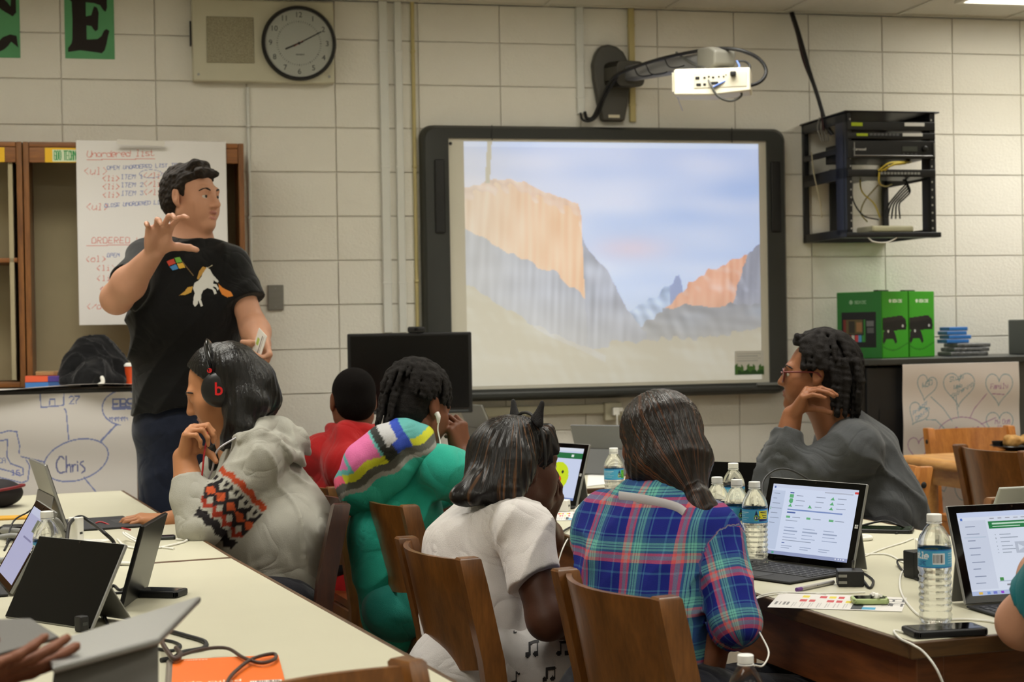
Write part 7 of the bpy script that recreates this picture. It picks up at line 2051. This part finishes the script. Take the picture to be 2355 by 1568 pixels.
capm = lathe('cap', [(0, .2125), (.0135, .2125), (.0145, .211), (.0145, .1985), (.0135, .198), (0, .198)], 28, 40); capm.materials.append(m_cap)
ringm = lathe('neck_ring', [(.0128, .1945), (.0150, .1945), (.0150, .1965), (.0128, .1965)], 28, 40); ringm.materials.append(m_cap)
lab_me = {}
def bottle(p, rot, kind, lab, sc=.94):
    t = thing('water_bottle', lab, 'bottle', T3(p) @ RZ(R(rot)) @ Matrix.Scale(sc, 4), 'water bottles')
    link('bottle_body', bt, None, t); c = link('cap', capm, None, t); link('neck_ring', ringm, None, t)
    if kind not in lab_me: lab_me[kind] = wrap('bottle_label', label_pic(kind), .0322, .111, .1465); lab_me[kind].materials.append(m_label)
    link('label', lab_me[kind], None, t); return t
bottle(tp(2152, 1432), 122, 'b', 'water bottle standing alone beside the right edge tablet computer', .97)
bottle(tp(1738, 1302), -22, 'y', 'water bottle nearest the web page tablet computer, yellow badge on its label')
bottle(tp(1697, 1294), -10, 'g', 'water bottle with a green badge on its label, in the cluster by the plaid shirt')
bottle(tp(1652, 1285), -30, 'y', 'water bottle beside the plaid shoulder, leftmost of the cluster')
bottle(tp(1689, 1236), 40, 'y', 'water bottle at the back of the cluster in front of the red-marked leaflet')
bottle(W(1412, 1180, 5.05) * 1 if False else Vector((W(1412, 1100, 5.05).x, W(1412, 1100, 5.05).y, TZ)), 10, 'g', 'water bottle between the white T-shirt and plaid shirt at the right table')
bottle(tp(112, 1392), 60, 'b', 'water bottle behind the black tablet on the near left table')
bx_ = W(1715, 1540, 2.75); bottle(Vector((bx_.x, bx_.y, .551)), 0, 'b', 'water bottle on the stool at the bottom edge, only its top seen')
st = thing('stool', 'small dark stool under the bottle at the bottom edge', 'stool', T3(bx_.x, bx_.y, 0))
link('seat', cyl('seat', .11, .03, 28, .006), m_chd, st, T3(0, 0, .52))
for k in range(3): link('leg', tube('leg', [(.09 * math.cos(2.1 * k), .09 * math.sin(2.1 * k), .52), (.13 * math.cos(2.1 * k), .13 * math.sin(2.1 * k), 0.0)], .014, 1), m_chd, st)

# ---- sheets on the tables
def sheet4(name, lab, corners, pic, cat='leaflet', z=TZ + .0012, zs=None):
    """corners: photo pixels TL TR BR BL of a sheet lying on the table"""
    zs = zs or (0, 0, 0, 0)
    c = [onz(x, y, z + dz) for (x, y), dz in zip(corners, zs)]
    nx, ny = pic.nx, pic.ny
    U, V = np.meshgrid(np.linspace(0, 1, nx + 1), np.linspace(0, 1, ny + 1)); U, V = U.ravel()[:, None], V.ravel()[:, None]
    C = [np.array(p[:]) for p in c]
    o = c[3].lerp(c[1], .5)
    v = (C[3] * (1 - U) + C[2] * U) * (1 - V) + (C[0] * (1 - U) + C[1] * U) * V - np.array(o[:])
    i = np.arange(nx * ny); rr, cc = i // nx, i % nx; a = rr * (nx + 1) + cc; f = np.stack([a, a + 1, a + nx + 2, a + nx + 1], 1)
    uu, vv = np.meshgrid((np.arange(nx) + .5) / nx, (np.arange(ny) + .5) / ny)
    ob = link(name, from_np(name, v, f, srgb2lin(pic.fn()(uu.ravel(), vv.ravel())), True), M('leaflet_print', attr='Col', rough=.55), mw=T3(o))
    tag(ob, lab, cat); return ob
def leaflet(nx=110, ny=60, yel=True):
    p = Pic(nx, ny, (226, 222, 218)); rg = random.Random(2)
    for r_ in range(2):
        for c in range(8):
            x, y = .20 + .07 * c, .14 + .26 * r_; col = (200, 60, 66) if (c + r_) % 3 or not yel else (226, 206, 50)
            if (c * 3 + r_) % 4 == 3: continue
            p.rect(x, y, x + .05, y + .15, col)
    for c in range(9): p.rect(.16 + .065 * c, .62, .165 + .065 * c, .92, (190, 186, 184)); p.rect(.18 + .065 * c, .6, .183 + .065 * c, .86, (200, 196, 194))
    p.rect(.62, .62, .70, .95, (60, 64, 70)); p.rect(.70, .78, .80, .95, (70, 160, 200)); p.text('CODE', .83, .15, .22, (90, 90, 94), .7); p.text('JAM', .83, .45, .22, (90, 90, 94), .7)
    for c in range(4): p.rect(.03 + .03 * c, .6, .045 + .03 * c, .8, (120, 116, 116))
    return p
sheet4('leaflet', 'printed leaflet with red and yellow boxes under the green-cased player', [(1795, 1362), (2086, 1374), (2074, 1406), (1765, 1396)], leaflet())
sheet4('leaflet', 'printed leaflet with red marks under the elbow of the grey pullover wearer', [(1622, 1108), (1745, 1082), (1826, 1126), (1735, 1142)], leaflet(70, 50, False), z=TZ + .02, zs=(0, .03, 0, 0))
sheet4('leaflet', 'printed leaflet under the white charger by the cartoon face screen', [(1262, 1178), (1330, 1176), (1330, 1196), (1252, 1197)], leaflet(50, 30))
sheet4('paper_sheet', 'white paper on the far table beside the teal cuff', [(1045, 1078), (1098, 1076), (1110, 1100), (1050, 1102)], Pic(4, 4, (222, 222, 218)), 'paper', z=TZ + .0165)
sheet4('paper_sheet', 'white paper on the far table beyond the cartoon face screen', [(1352, 1092), (1396, 1086), (1400, 1112), (1350, 1118)], Pic(4, 4, (226, 226, 222)), 'paper', z=TZ + .0165)
sheet4('paper_sheet', 'white papers at the left frame edge behind the lilac screen', [(-40, 1325), (30, 1318), (24, 1352), (-50, 1362)], Pic(4, 4, (214, 218, 224)), 'paper')
# orange notebook
nb = thing('notebook', 'orange notebook with silver spine at the bottom of the near left table', 'notebook', T3(tp(520, 1560)))
ni = nb.matrix_world.inverted()
cs = [tp(386, 1520, .010), tp(640, 1508, .010), tp(690, 1700, .010), tp(372, 1720, .010)]
slab4('pages', [p - Vector((0, 0, .009)) for p in cs[::-1]], .008, M('page_white', (230, 226, 216), .7), nb, ni)
slab4('cover', [p + Vector((0, 0, .001)) for p in cs[::-1]], .0012, M('orange_cover', (240, 112, 26), .42, var=.02), nb, ni)
o = link('spine_tape', tube('spine_tape', [cs[0] + Vector((.004, 0, -.003)), cs[3] + Vector((.004, 0, -.003))], .007, 1, 10), M('spine_silver', (170, 160, 150), .3, .6), nb); o.matrix_parent_inverse = ni
xd = (cs[1] - cs[0]).normalized(); yd = Vector((-xd.y, xd.x, 0))
for s_, px, py, sz in (('wide ruled', 475, 1568, .026), ('notebook', 450, 1517, .010)):
    t_ = text('cover_text', s_, sz, M('text_cream', (250, 226, 200), .6), None, None, .0002); t_.data.transform(RX(R(-90))); t_.parent = nb; t_.matrix_local = frame(tp(px, py, .0136), xd, yd, (0, 0, 1)); t_.matrix_parent_inverse = ni
P_ = Pic(40, 10, (236, 232, 226))
for k in range(13): P_.rect(.05 + .07 * k, .1, .05 + .07 * k + .03 + .012 * (k % 3), .75, (60, 56, 56))
bc = P_.mesh('barcode', .05, .014); bc.transform(RX(R(-90))); o = link('barcode', bc, m_print, nb); o.matrix_local = frame(tp(612, 1568, .0137), xd, yd, (0, 0, 1)); o.matrix_parent_inverse = ni

# ---- phones and players
def phone(name, lab, cat, c, xa, L, wd, th, mat, scr=None, rim=.004, z=TZ):
    xa = Vector((xa[0], xa[1], 0)).normalized(); ya = Vector((-xa.y, xa.x, 0))
    t = thing(name, lab, cat, frame(Vector((c[0], c[1], z + .0005)), xa, ya, (0, 0, 1)))
    link('case', prism('case', rrect(L, wd, min(L, wd) * .14, 4), th, min(.003, th * .3), 2), mat, t)
    link('screen', prism('screen', rrect(L - 2 * rim, wd - 2 * rim, min(L, wd) * .08, 3), .0008), scr or m_bglass, t, T3(0, 0, th - .0002))
    link('button', cyl('button', .004, .0006, 12), m_char, t, T3(L * .43, 0, th + .0004)); return t
phone('phone', 'black phone in a rugged case beside the lone water bottle', 'phone', tp(2172, 1458), (.98, .18), .142, .072, .013, m_black, rim=.008)
pl_ = phone('music_player', 'small player in a pale green case on the printed leaflet', 'music player', tp(2000, 1386, .002), (.98, -.05), .072, .05, .011, M('green_case', (176, 194, 132), .45), rim=.006, z=TZ + .002)
phone('phone', 'black phone lying behind the black edge-on tablet on the near left table', 'phone', tp(372, 1370), (.98, -.25), .10, .062, .014, m_black, M('grey_glass', (60, 64, 70), .1), rim=.008)
phone('phone', 'small dark phone by the white cable at the far left table', 'phone', tp(372, 1240), (.95, .2), .075, .045, .009, m_char, M('purple_glass', (46, 36, 44), .15))
phone('phone', 'large dark phone lying flat behind the web page tablet computer', 'phone', tp(2036, 1222), (.95, -.3), .15, .09, .010, m_black, M('green_glass', (24, 40, 20), .1))  # screen is plain dark green glass
for k, (px, py) in enumerate(((2003, 1372), (2022, 1374))):
    e_ = thing('earbud', 'white earbud lying on the green-cased player, %s one' % ('left', 'right')[k], 'earbud', T3(tp(px, py, .0145)))
    link('bud', lathe('bud', [(0, 0), (.006, .001), (.0085, .006), (.006, .011), (0, .012)], 14), m_white, e_, RY(R(70 - 140 * k)))
    link('stem', cyl('stem', .0028, .02, 10), m_white, e_, T3(0, 0, .004) @ RX(R(80)))
# stylus
sy = thing('stylus', 'grey stylus with purple end beside the keyboard on the right table', 'stylus', T3(tp(1875, 1350)))
si = sy.matrix_world.inverted()
for nm, a, b, r0, mt in (('barrel', (1842, 1354), (1916, 1338), .0048, M('stylus_grey', (176, 172, 168), .35, .4)), ('end_cap', (1832, 1356), (1843, 1354), .0046, M('purple_plastic', (110, 66, 140), .4))):
    o = link(nm, tube(nm, [tp(*a, .005), tp(*b, .005)], r0, 1, 12), mt, sy); o.matrix_parent_inverse = si
o = link('clip', tube('clip', [tp(1880, 1346, .011), tp(1905, 1340, .011)], .0014, 1, 6), m_steel, sy); o.matrix_parent_inverse = si
# chargers
def brick(lab, c, xa, s, mat, prongs=False, z=TZ, name='charger'):
    xa = Vector((xa[0], xa[1], 0)).normalized(); ya = Vector((-xa.y, xa.x, 0))
    t = thing(name, lab, 'charger', frame(Vector((c[0], c[1], z + .0005)), xa, ya, (0, 0, 1)))
    link('case', box('case', s[0], s[1], s[2], .003, 2, (0, 0, s[2] / 2)), mat, t)
    if prongs:
        for dz in (-.007, .007): link('prong', box('prong', .018, .0015, .006), m_steel, t, T3(-s[0] / 2 - .008 if prongs == 'x' else -s[0] * .32, -s[1] / 2 - .002 if prongs != 'x' else 0, s[2] / 2 + dz))
    link('port', box('port', .002, .012, .006), m_char, t, T3(s[0] / 2, 0, s[2] / 2)); return t
brick('black power adapter with folding prongs beside the stylus', tp(1955, 1346), (.98, -.1), (.056, .05, .034), m_black, 'y')
brick('black power adapter standing behind the lone water bottle', tp(2112, 1328), (.9, .3), (.05, .045, .06), m_black)
brick('black power adapter behind the water bottle cluster', tp(1772, 1205), (.9, .3), (.05, .045, .06), m_black)
brick('white power adapter beside the cartoon face screen', tp(1296, 1176), (.9, -.3), (.036, .036, .036), m_white)
brick('white wall adapter with upright plug among the cables on the left', tp(176, 1262), (.9, -.3), (.03, .03, .085), m_white)
brick('white flat adapter box on the far left table', tp(205, 1262), (.9, -.3), (.09, .07, .022), m_white)
brick('black power brick in front of the white adapter box', tp(242, 1285), (.88, -.4), (.075, .035, .028), m_black)
brick('black power brick touching the seam of the left tables', tp(200, 1285), (.9, -.2), (.05, .04, .02), m_black)
brick('long black power brick among the grey hoses at the left', tp(70, 1235), (.95, .1), (.16, .06, .035), m_black)
brick('small black plug standing in front of the black-screen tablet', tp(188, 1452), (.8, -.6), (.02, .02, .03), m_black)
brick('white card box in front of the lone water bottle', tp(2128, 1268), (.95, -.1), (.045, .04, .03), m_white)
wa = thing('white_adapter_stick', 'white rounded adapter stick leaning behind the web page tablet computer', 'adapter', T3(tp(1950, 1180)))
o = link('body', tube('body', [tp(1946, 1180, .004), W(1958, 1142, tp(1946, 1180).y - .01)], [.008, .012, .012, .009], 1, 12), m_white, wa); o.matrix_parent_inverse = wa.matrix_world.inverted()
rg_ = link('white_ring', tube('white_ring', ring_pts(tp(1978, 1236, .006), .028, .028, Vector((1, 0, 0)), Vector((0, 1, 0)), 20), .006, 1, 10, closed=True), m_white); tag(rg_, 'white coiled ring of cable behind the web page tablet computer', 'cable')

# ---- cables on the tables
def tcord(pts, r, mat, lab, name='cable', z=TZ):
    P = [onz(p[0], p[1], z + r + (p[2] if len(p) > 2 else 0)) for p in pts]
    o = link(name, tube(name, P, r, 6, 8), mat); tag(o, lab, 'cable'); return o
m_wc = M('white_lead', (226, 224, 216), .5)
m_gc = M('grey_hose', (132, 132, 130), .5)
tcord([(1975, 1275), (2040, 1275), (2075, 1292), (2105, 1300)], .0022, m_wc, 'white cable from the ring towards the black adapter')
tcord([(1985, 1280), (2030, 1262), (2075, 1248), (2100, 1238)], .0022, m_wc, 'white cable slanting over the right table behind the bottle')
tcord([(2125, 1300, .02), (2085, 1304), (2070, 1330), (2075, 1368), (2110, 1412), (2150, 1425), (2215, 1424), (2270, 1428), (2312, 1436)], .0024, m_wc, 'white charging cable curling round the lone water bottle')
cabx = link('cable', tube('cable', [tp(2085, 1455, .003), tp(2056, 1450, .004), tp(2070, 1468, .003), tp(2098, 1482, .004), W(2125, 1500, 2.88), W(2155, 1540, 2.86), W(2180, 1600, 2.86)], .0022, 6, 8), m_wc); tag(cabx, 'white cable falling over the corner of the right table', 'cable')
caby = link('cable', tube('cable', [tp(1990, 1362, .003), tp(1900, 1364, .003), tp(1800, 1362, .003), tp(1762, 1366, .003), W(1738, 1378, 3.45), W(1728, 1420, 3.3), W(1750, 1460, 3.2), W(1768, 1500, 3.15), W(1755, 1530, 3.1), W(1735, 1530, 3.05)], .0018, 6, 8), m_wc); tag(caby, 'white earphone cord hanging over the left edge of the right table', 'cable')
tcord([(1900, 1368), (1840, 1362), (1790, 1366), (1752, 1372), (1722, 1384)], .0016, m_wc, 'thin white earphone cord lying along the leaflet edge')
tcord([(2105, 1290, .03), (2065, 1288, .01), (2072, 1308), (2090, 1322), (2112, 1334)], .0025, m_cord, 'short black cord looping at the standing black adapter')
cq = link('cable', tube('cable', [tp(2112, 1310, .06), W(2114, 1240, 3.78), W(2130, 1220, 3.78), W(2160, 1212, 3.8)], .0025, 6, 8), m_cord); tag(cq, 'black cord arching behind the lone water bottle cap', 'cable')
tcord([(1962, 1290, .05), (1964, 1310, .02), (1985, 1318), (2008, 1335), (2000, 1352), (1985, 1334)], .003, m_cord, 'black charging cord from the kickstand of the web page tablet computer')
tcord([(1975, 1210, .01), (2030, 1198, .02), (2060, 1205, .02), (2085, 1218), (2060, 1226)], .003, m_cord, 'black cord loop over the flat dark tablet')
cq = link('cable', tube('cable', [tp(1772, 1195, .06), W(1752, 1120, 4.45), W(1775, 1085, 4.5), W(1815, 1080, 4.5), W(1870, 1110, 4.5), W(1930, 1150, 4.5), tp(1960, 1190, .01)], .003, 6, 8), m_cord); tag(cq, 'black cord arching over the red-marked leaflet', 'cable')
cq = link('cable', tube('cable', [tp(1770, 1200, .06), W(1770, 1125, 4.42), W(1774, 1095, 4.45)], .003, 4, 8), m_cord); tag(cq, 'short black cord rising from the adapter behind the bottles', 'cable')
tcord([(1320, 1175, .01), (1340, 1158, .02), (1350, 1168), (1330, 1185)], .003, m_wc, 'white cord loop at the cartoon face tablet computer')
cq = link('cable', tube('cable', [tp(1325, 1205, .003), W(1290, 1225, 4.55), W(1268, 1250, 4.5), W(1262, 1275, 4.5)], .003, 5, 8), m_cord); tag(cq, 'black cord drooping over the left edge of the right table', 'cable')
cq = link('cable', tube('cable', [tp(1330, 1212, .003), W(1302, 1245, 4.5), W(1285, 1290, 4.45), W(1280, 1330, 4.45)], .002, 5, 8), m_wc); tag(cq, 'thin pale cord drooping below the right table edge', 'cable')
# left tables
tcord([(-20, 1290), (40, 1285), (70, 1262, .04), (85, 1208, .09), (125, 1195, .10), (145, 1225, .06), (140, 1260)], .008, m_gc, 'thick grey hose arching over the left cables', 'hose')
tcord([(-20, 1222), (20, 1220, .02), (60, 1226, .02), (80, 1248)], .009, m_gc, 'thick grey hose lying beside the long black brick', 'hose')
tcord([(-30, 1250), (0, 1235, .02), (40, 1232, .02), (75, 1250)], .007, m_gc, 'grey hose entering at the left frame edge', 'hose')
tcord([(15, 1250), (30, 1200, .05), (60, 1180, .06), (85, 1168, .08), (96, 1190, .04), (60, 1205, .02)], .0025, m_cord, 'thin black wire looping above the long brick')
tcord([(10, 1265), (25, 1240), (45, 1250), (62, 1270)], .003, m_cord, 'black wire curled at the left under the hoses')
tcord([(152, 1262, .06), (160, 1205, .07), (185, 1188, .08), (215, 1205, .06), (240, 1225, .05), (262, 1248, .02), (262, 1275)], .005, m_cord, 'black power lead arching over the white wall adapter')
tcord([(262, 1250, .02), (255, 1275, .01), (230, 1282), (215, 1272)], .004, m_cord, 'black lead bending down to the front power brick')
tcord([(335, 1250), (305, 1236, .01), (285, 1224, .02), (290, 1232, .02), (330, 1252), (400, 1262)], .003, m_wc, 'white cable folded beside the typing hand')
tcord([(270, 1240), (290, 1256), (340, 1262), (400, 1252), (430, 1242), (405, 1240)], .003, m_wc, 'white cable round the small dark phone')
tcord([(180, 1302), (240, 1296), (300, 1296), (340, 1300)], .005, m_wc, 'thick white cable along the seam of the left tables')
tcord([(205, 1212), (230, 1200, .01), (260, 1210), (300, 1218)], .0025, M('red_cord', (170, 30, 34), .45), 'red headphone cord on the far left table')
tcord([(220, 1352), (235, 1346), (250, 1352), (262, 1346), (275, 1356), (290, 1350)], .003, m_cord, 'bundle of black wire tied beside the edge-on tablet')
tcord([(218, 1362), (240, 1368), (252, 1356), (245, 1344), (258, 1362), (285, 1362)], .003, m_cord, 'second black wire of the tied bundle')
tcord([(215, 1370), (230, 1390), (240, 1415), (250, 1440)], .003, m_cord, 'black wire running down beside the black-screen tablet')
tcord([(205, 1395), (225, 1405), (240, 1420)], .003, m_cord, 'short black wire end by the black-screen tablet')
tcord([(380, 1448), (430, 1462), (470, 1475), (468, 1490), (420, 1500), (400, 1512), (370, 1518)], .0045, m_cord, 'flat black cable looped at the right of the held tablet')
tcord([(366, 1462, .02), (380, 1490, .02), (400, 1515, .016), (415, 1505, .016), (405, 1490, .01)], .0045, M('brown_cord', (62, 44, 36), .5), 'brown cable crossing the notebook corner')
tcord([(370, 1470), (400, 1476), (415, 1486), (395, 1496), (365, 1492)], .003, m_cord, 'thin black cable coil beside the held tablet')
tcord([(400, 1512, .016), (460, 1494, .016), (520, 1490, .014), (560, 1512, .016), (600, 1524, .016), (632, 1515, .016), (628, 1503, .016), (580, 1515, .018), (540, 1545, .016), (522, 1570, .016), (515, 1600, .016)], .0032, M('brown_cord', (62, 44, 36), .5), 'thin brown cable looped across the orange notebook')
# dark cap with red rim at the left edge, yellow packet
cpq = tp(8, 1165)
cp = thing('cap', 'dark cap with red rim at the left edge of the far left table', 'cap', T3(cpq))
S = Sdf(.005); S.ell(cpq + Vector((-.02, 0, .045)), (.085, .08, .05), k=.01, cuts=[(cpq, Vector((0, 0, -1)))]); S.disp.append(folds(.003, 30, 5))
o = link('crown', S.mesh('crown', [M('cap_black', (26, 20, 22), .8)]), None, cp); o.matrix_parent_inverse = cp.matrix_world.inverted()
o = link('red_rim', tube('red_rim', [cpq + Vector((-.02 + .088 * math.cos(a), .082 * math.sin(a), .058 + .012 * math.cos(a))) for a in [2 * math.pi * i / 20 for i in range(20)]], .005, 1, 8, closed=True), M('rim_red', (120, 28, 34), .6), cp); o.matrix_parent_inverse = cp.matrix_world.inverted()
yp = link('yellow_packet', box('yellow_packet', .11, .07, .008, .003, 2, (0, 0, .004)), M('packet_yellow', (214, 160, 40), .6), mw=T3(tp(28, 1193)) @ RZ(R(10))); tag(yp, 'yellow packet behind the black brick at the left', 'packet')

# ---- on the left cabinet: jacket, books, cup
NZ = CZL
def cq_(px, py, n): a, b = wl(px, py, n); return wp(a, n, b)
jk = thing('jacket', 'crumpled black jacket heaped on the left cabinet', 'jacket', T3(cq_(215, 888, .45)))
S = Sdf(.006); ji = jk.matrix_world.inverted()
S.chain([cq_(150, 868, .44), cq_(180, 838, .42), cq_(205, 808, .40), cq_(235, 812, .40), cq_(262, 842, .42), cq_(282, 872, .44)], [.045, .06, .055, .06, .06, .035], .05)
S.chain([cq_(145, 878, .50), cq_(205, 868, .54), cq_(275, 876, .50)], [.03, .05, .035], .04); S.cap(cq_(215, 850, .44), cq_(225, 850, .5), .07, .06, .04)
S.ell(wp(wl(215, 888, .45)[0], .45, NZ - .15), (.4, .4, .152), k=.002, sub=True)
S.disp.append(folds(.02, 20, 8, (.6, 0, 1), .35)); S.disp.append(folds(.008, 42, 18, (.6, 0, 1), .35))
o = link('fabric', S.mesh('fabric', [cloth('black_fleece', (20, 20, 22), .95, .1)]), None, jk); o.matrix_parent_inverse = ji
hk = link('white_hook', tube('white_hook', [cq_(222, 866, .56), cq_(234, 868, .57), cq_(236, 880, .57), cq_(226, 886, .57)], .009, 4, 8), m_white, jk); hk.matrix_parent_inverse = ji
for k, (px, py, n, w_, h_, c1, c2, lab) in enumerate(((108, 876, .40, .17, .022, (60, 120, 190), (50, 90, 150), 'blue book at the bottom of the small stack beside the jacket'), (106, 858, .40, .165, .024, (226, 96, 60), (80, 60, 140), 'orange and purple book on the stack beside the jacket'), (120, 846, .36, .13, .016, (168, 140, 96), (150, 120, 80), 'tan book on top of the stack beside the jacket'))):
    s_, _ = wl(px, py, n); b_ = thing('book', lab, 'book', wall_m(s_, n, NZ + (.002, .026, .052)[k]), 'books on the left cabinet')
    link('cover', box('cover', w_, .12, .002, 0, 1, (0, 0, h_ - .001)), M('bk%d' % k, c1, .5), b_); link('cover', box('cover', w_, .12, .002, 0, 1, (0, 0, .001)), M('bk%d' % k, c1, .5), b_)
    link('pages', box('pages', w_ - .006, .112, h_ - .004, 0, 1, (0, 0, h_ / 2)), M('page_white', (230, 226, 216), .7), b_)
    link('spine', box('spine', w_ * .55, .004, h_, .001, 1, (-w_ * .22, -.06, h_ / 2)), M('bk%d' % k, c1, .5), b_); link('spine', box('spine', w_ * .44, .004, h_, .001, 1, (w_ * .28, -.06, h_ / 2)), M('bks%d' % k, c2, .5), b_)
s_, _ = wl(303, 870, .45); cu_ = thing('cup', 'orange cup with white lid between the jacket and the standing person', 'cup', wall_m(s_, .45, NZ))
link('cup_body', lathe('cup_body', [(0, 0), (.026, 0), (.034, .085), (.032, .085), (.025, .004), (0, .004)], 28), M('cup_orange', (226, 84, 36), .4), cu_); link('lid', lathe('lid', [(.0, .098), (.02, .098), (.035, .09), (.036, .083), (.034, .083)], 28), m_white, cu_)

# ---- on the right cabinet: green console boxes, blue packs, grey box
GR, GD = (62, 164, 36), (40, 118, 46)
def carton_front():
    p = Pic(60, 96, GR); p.disc(.30, .14, .045, (226, 236, 220), 60 / 96); p.text('XBOX ONE', .38, .115, .055, (226, 236, 220), .62, bold=.15)
    p.poly([(0, .40), (.74, .36), (.90, .42), (.93, .50), (.92, .58), (.10, .60), (0, .58)], (22, 20, 22)); p.poly([(0, .40), (.74, .36), (.90, .42), (0, .47)], (38, 34, 34)); p.disc(.78, .525, .035, (206, 210, 206), 60 / 96)
    p.poly([(.02, .62), (.16, .55), (.40, .56), (.50, .66), (.55, .76), (.50, .80), (.40, .72), (.14, .72), (.04, .80), (0, .76)], (30, 28, 30)); p.disc(.22, .60, .035, (206, 210, 206), 60 / 96)
    p.mask(lambda U, V: (V > .78) & (np.abs(V - .83 - .06 * np.sin(U * 4)) < .012), (48, 132, 30)); return p
def carton_side():
    p = Pic(80, 96, GD); p.disc(.32, .15, .04, (150, 186, 150), 80 / 96); p.text('XBOX ONE', .40, .125, .05, (140, 178, 140), .6, bold=.1)
    p.rect(.10, .30, .88, .84, (20, 22, 22)); p.rect(.14, .42, .20, .72, (120, 40, 36)); p.rect(.20, .42, .58, .64, (96, 84, 50)); p.rect(.26, .44, .40, .62, (50, 46, 36)); p.rect(.44, .46, .56, .6, (150, 110, 70))
    for k, c in enumerate(((190, 60, 56), (206, 200, 190), (196, 64, 70), (80, 150, 200), (60, 150, 60))): p.rect(.24 + .08 * k, .66, .31 + .08 * k, .76, c)
    p.rect(.66, .44, .82, .52, (110, 112, 112)); p.rect(.68, .54, .82, .62, (90, 92, 92)); p.rect(.6, .42, .64, .76, (50, 130, 50)); p.poly([(.42, .98), (.46, .88), (.54, .88), (.58, .98), (.53, .95), (.47, .95)], (20, 40, 26)); return p
m_boxp = M('carton_print', attr='Col', rough=.4)
for k, (px, nn, lab) in enumerate(((2030, .43, 'green game console carton turned to show its dark side, left of the two'), (2107, .341, 'green game console carton on the right, only its front seen'))):
    s_ = wl(2030, 820, .43)[0] + (.182 if k else 0)
    t = thing('console_carton', lab, 'carton', wall_m(s_, nn, CZR) @ RZ(R(26)), 'green console cartons')
    fw_, sd_, hh = .195, .27, .315
    link('carton', box('carton', fw_, sd_, hh, .002, 1, (fw_ / 2, sd_ / 2, hh / 2)), M('carton_green', GR, .45), t)
    link('front_print', carton_front().mesh('front_print', fw_ * .985, hh * .985), m_boxp, t, T3(fw_ / 2, -.0012, hh * .0075))
    link('side_print', carton_side().mesh('side_print', sd_ * .985, hh * .985), m_boxp, t, T3(-.0012, sd_ / 2, hh * .0075) @ RZ(R(-90)))
    link('handle', box('handle', .08, .03, .008, .003, 2), m_black, t, T3(fw_ / 2, sd_ * .3, hh + .004))
for k, (z_, w_, dx) in enumerate(((.062, .12, 0), (.082, .12, .012), (.102, .105, -.004), (.122, .10, .004))):
    s_, _ = wl(2192, 800, .22); o = link('blue_packet', box('blue_packet', w_, .10, .018, .003, 2, (0, 0, .009)), M('packet_blue', (50, 120, 200), .45, var=.08), mw=wall_m(s_ + dx, .22, CZR + z_)); tag(o, 'blue packet beside the cartons, %s of four' % ('lowest', 'second', 'third', 'topmost')[k], 'packet', 'blue packets')
for k in range(3):
    s_, _ = wl(2214, 810, .22); o = link('foil_packet', box('foil_packet', .20 - .01 * k, .14, .019, .005, 3, (0, 0, .0095)), M('foil_grey', (120, 122, 124), .3, .5, var=.3, vscale=60, bump=.6, bscale=80), mw=wall_m(s_ + .012 * k, .22, CZR + .0005 + .0204 * k)); tag(o, 'shiny grey plastic packet under the blue packets, %s' % ('bottom', 'middle', 'top')[k], 'packet', 'grey packets')
s_, _ = wl(2368, 800, .25); gb = thing('grey_box', 'grey ribbed box at the right frame edge on the cabinet', 'box', wall_m(s_, .25, CZR))
link('case', box('case', .14, .16, .17, .004, 1, (0, 0, .086)), M('box_grey', (88, 92, 90), .5), gb)
for k in range(4): link('rib', box('rib', .142, .003, .006), M('rib_grey', (130, 132, 126), .5), gb, T3(0, -.081, .03 + .035 * k))
# ---- food plate on the oak table
q = onz(2345, 1034, TZ)
fp = thing('food_plate', 'black plate on the oak table', 'plate', T3(q.x, q.y, TZ + .0005))
link('dish', lathe('dish', [(0, .004), (.07, .004), (.10, .018), (.125, .022), (.127, .019), (.10, .012), (.07, 0), (0, 0)], 36), M('plate_black', (22, 22, 24), .25), fp)
S = Sdf(.004); rgn = random.Random(4)
for k in range(16): S.ell((rgn.uniform(-.045, .045), rgn.uniform(-.03, .03), rgn.uniform(.02, .045)), rgn.uniform(.014, .022), k=.012)
S.disp.append(lambda P, t: .002 * swave(P, 2, 220, 6))
fd = link('pastry', S.mesh('pastry', [M('pastry_golden', (196, 150, 84), .8, var=.35, vscale=40)]), mw=T3(q.x - .015, q.y - .01, TZ + .005)); tag(fd, 'golden crumbly pastry on the black plate', 'pastry')
dp = link('dip_cup', lathe('dip_cup', [(0, 0), (.022, 0), (.028, .026), (.025, .026), (.02, .004), (0, .004)], 24), m_black, mw=T3(q.x - .085, q.y + .03, TZ + .012)); tag(dp, 'small black dip cup at the edge of the plate', 'cup')

# screens and diffusers glow, but the troffer lamps are what light the room
for _m in bpy.data.materials:
    if _m.name in ('lit_screen', 'projected_light', 'lamp_diffuser'): _m.cycles.emission_sampling = 'NONE'
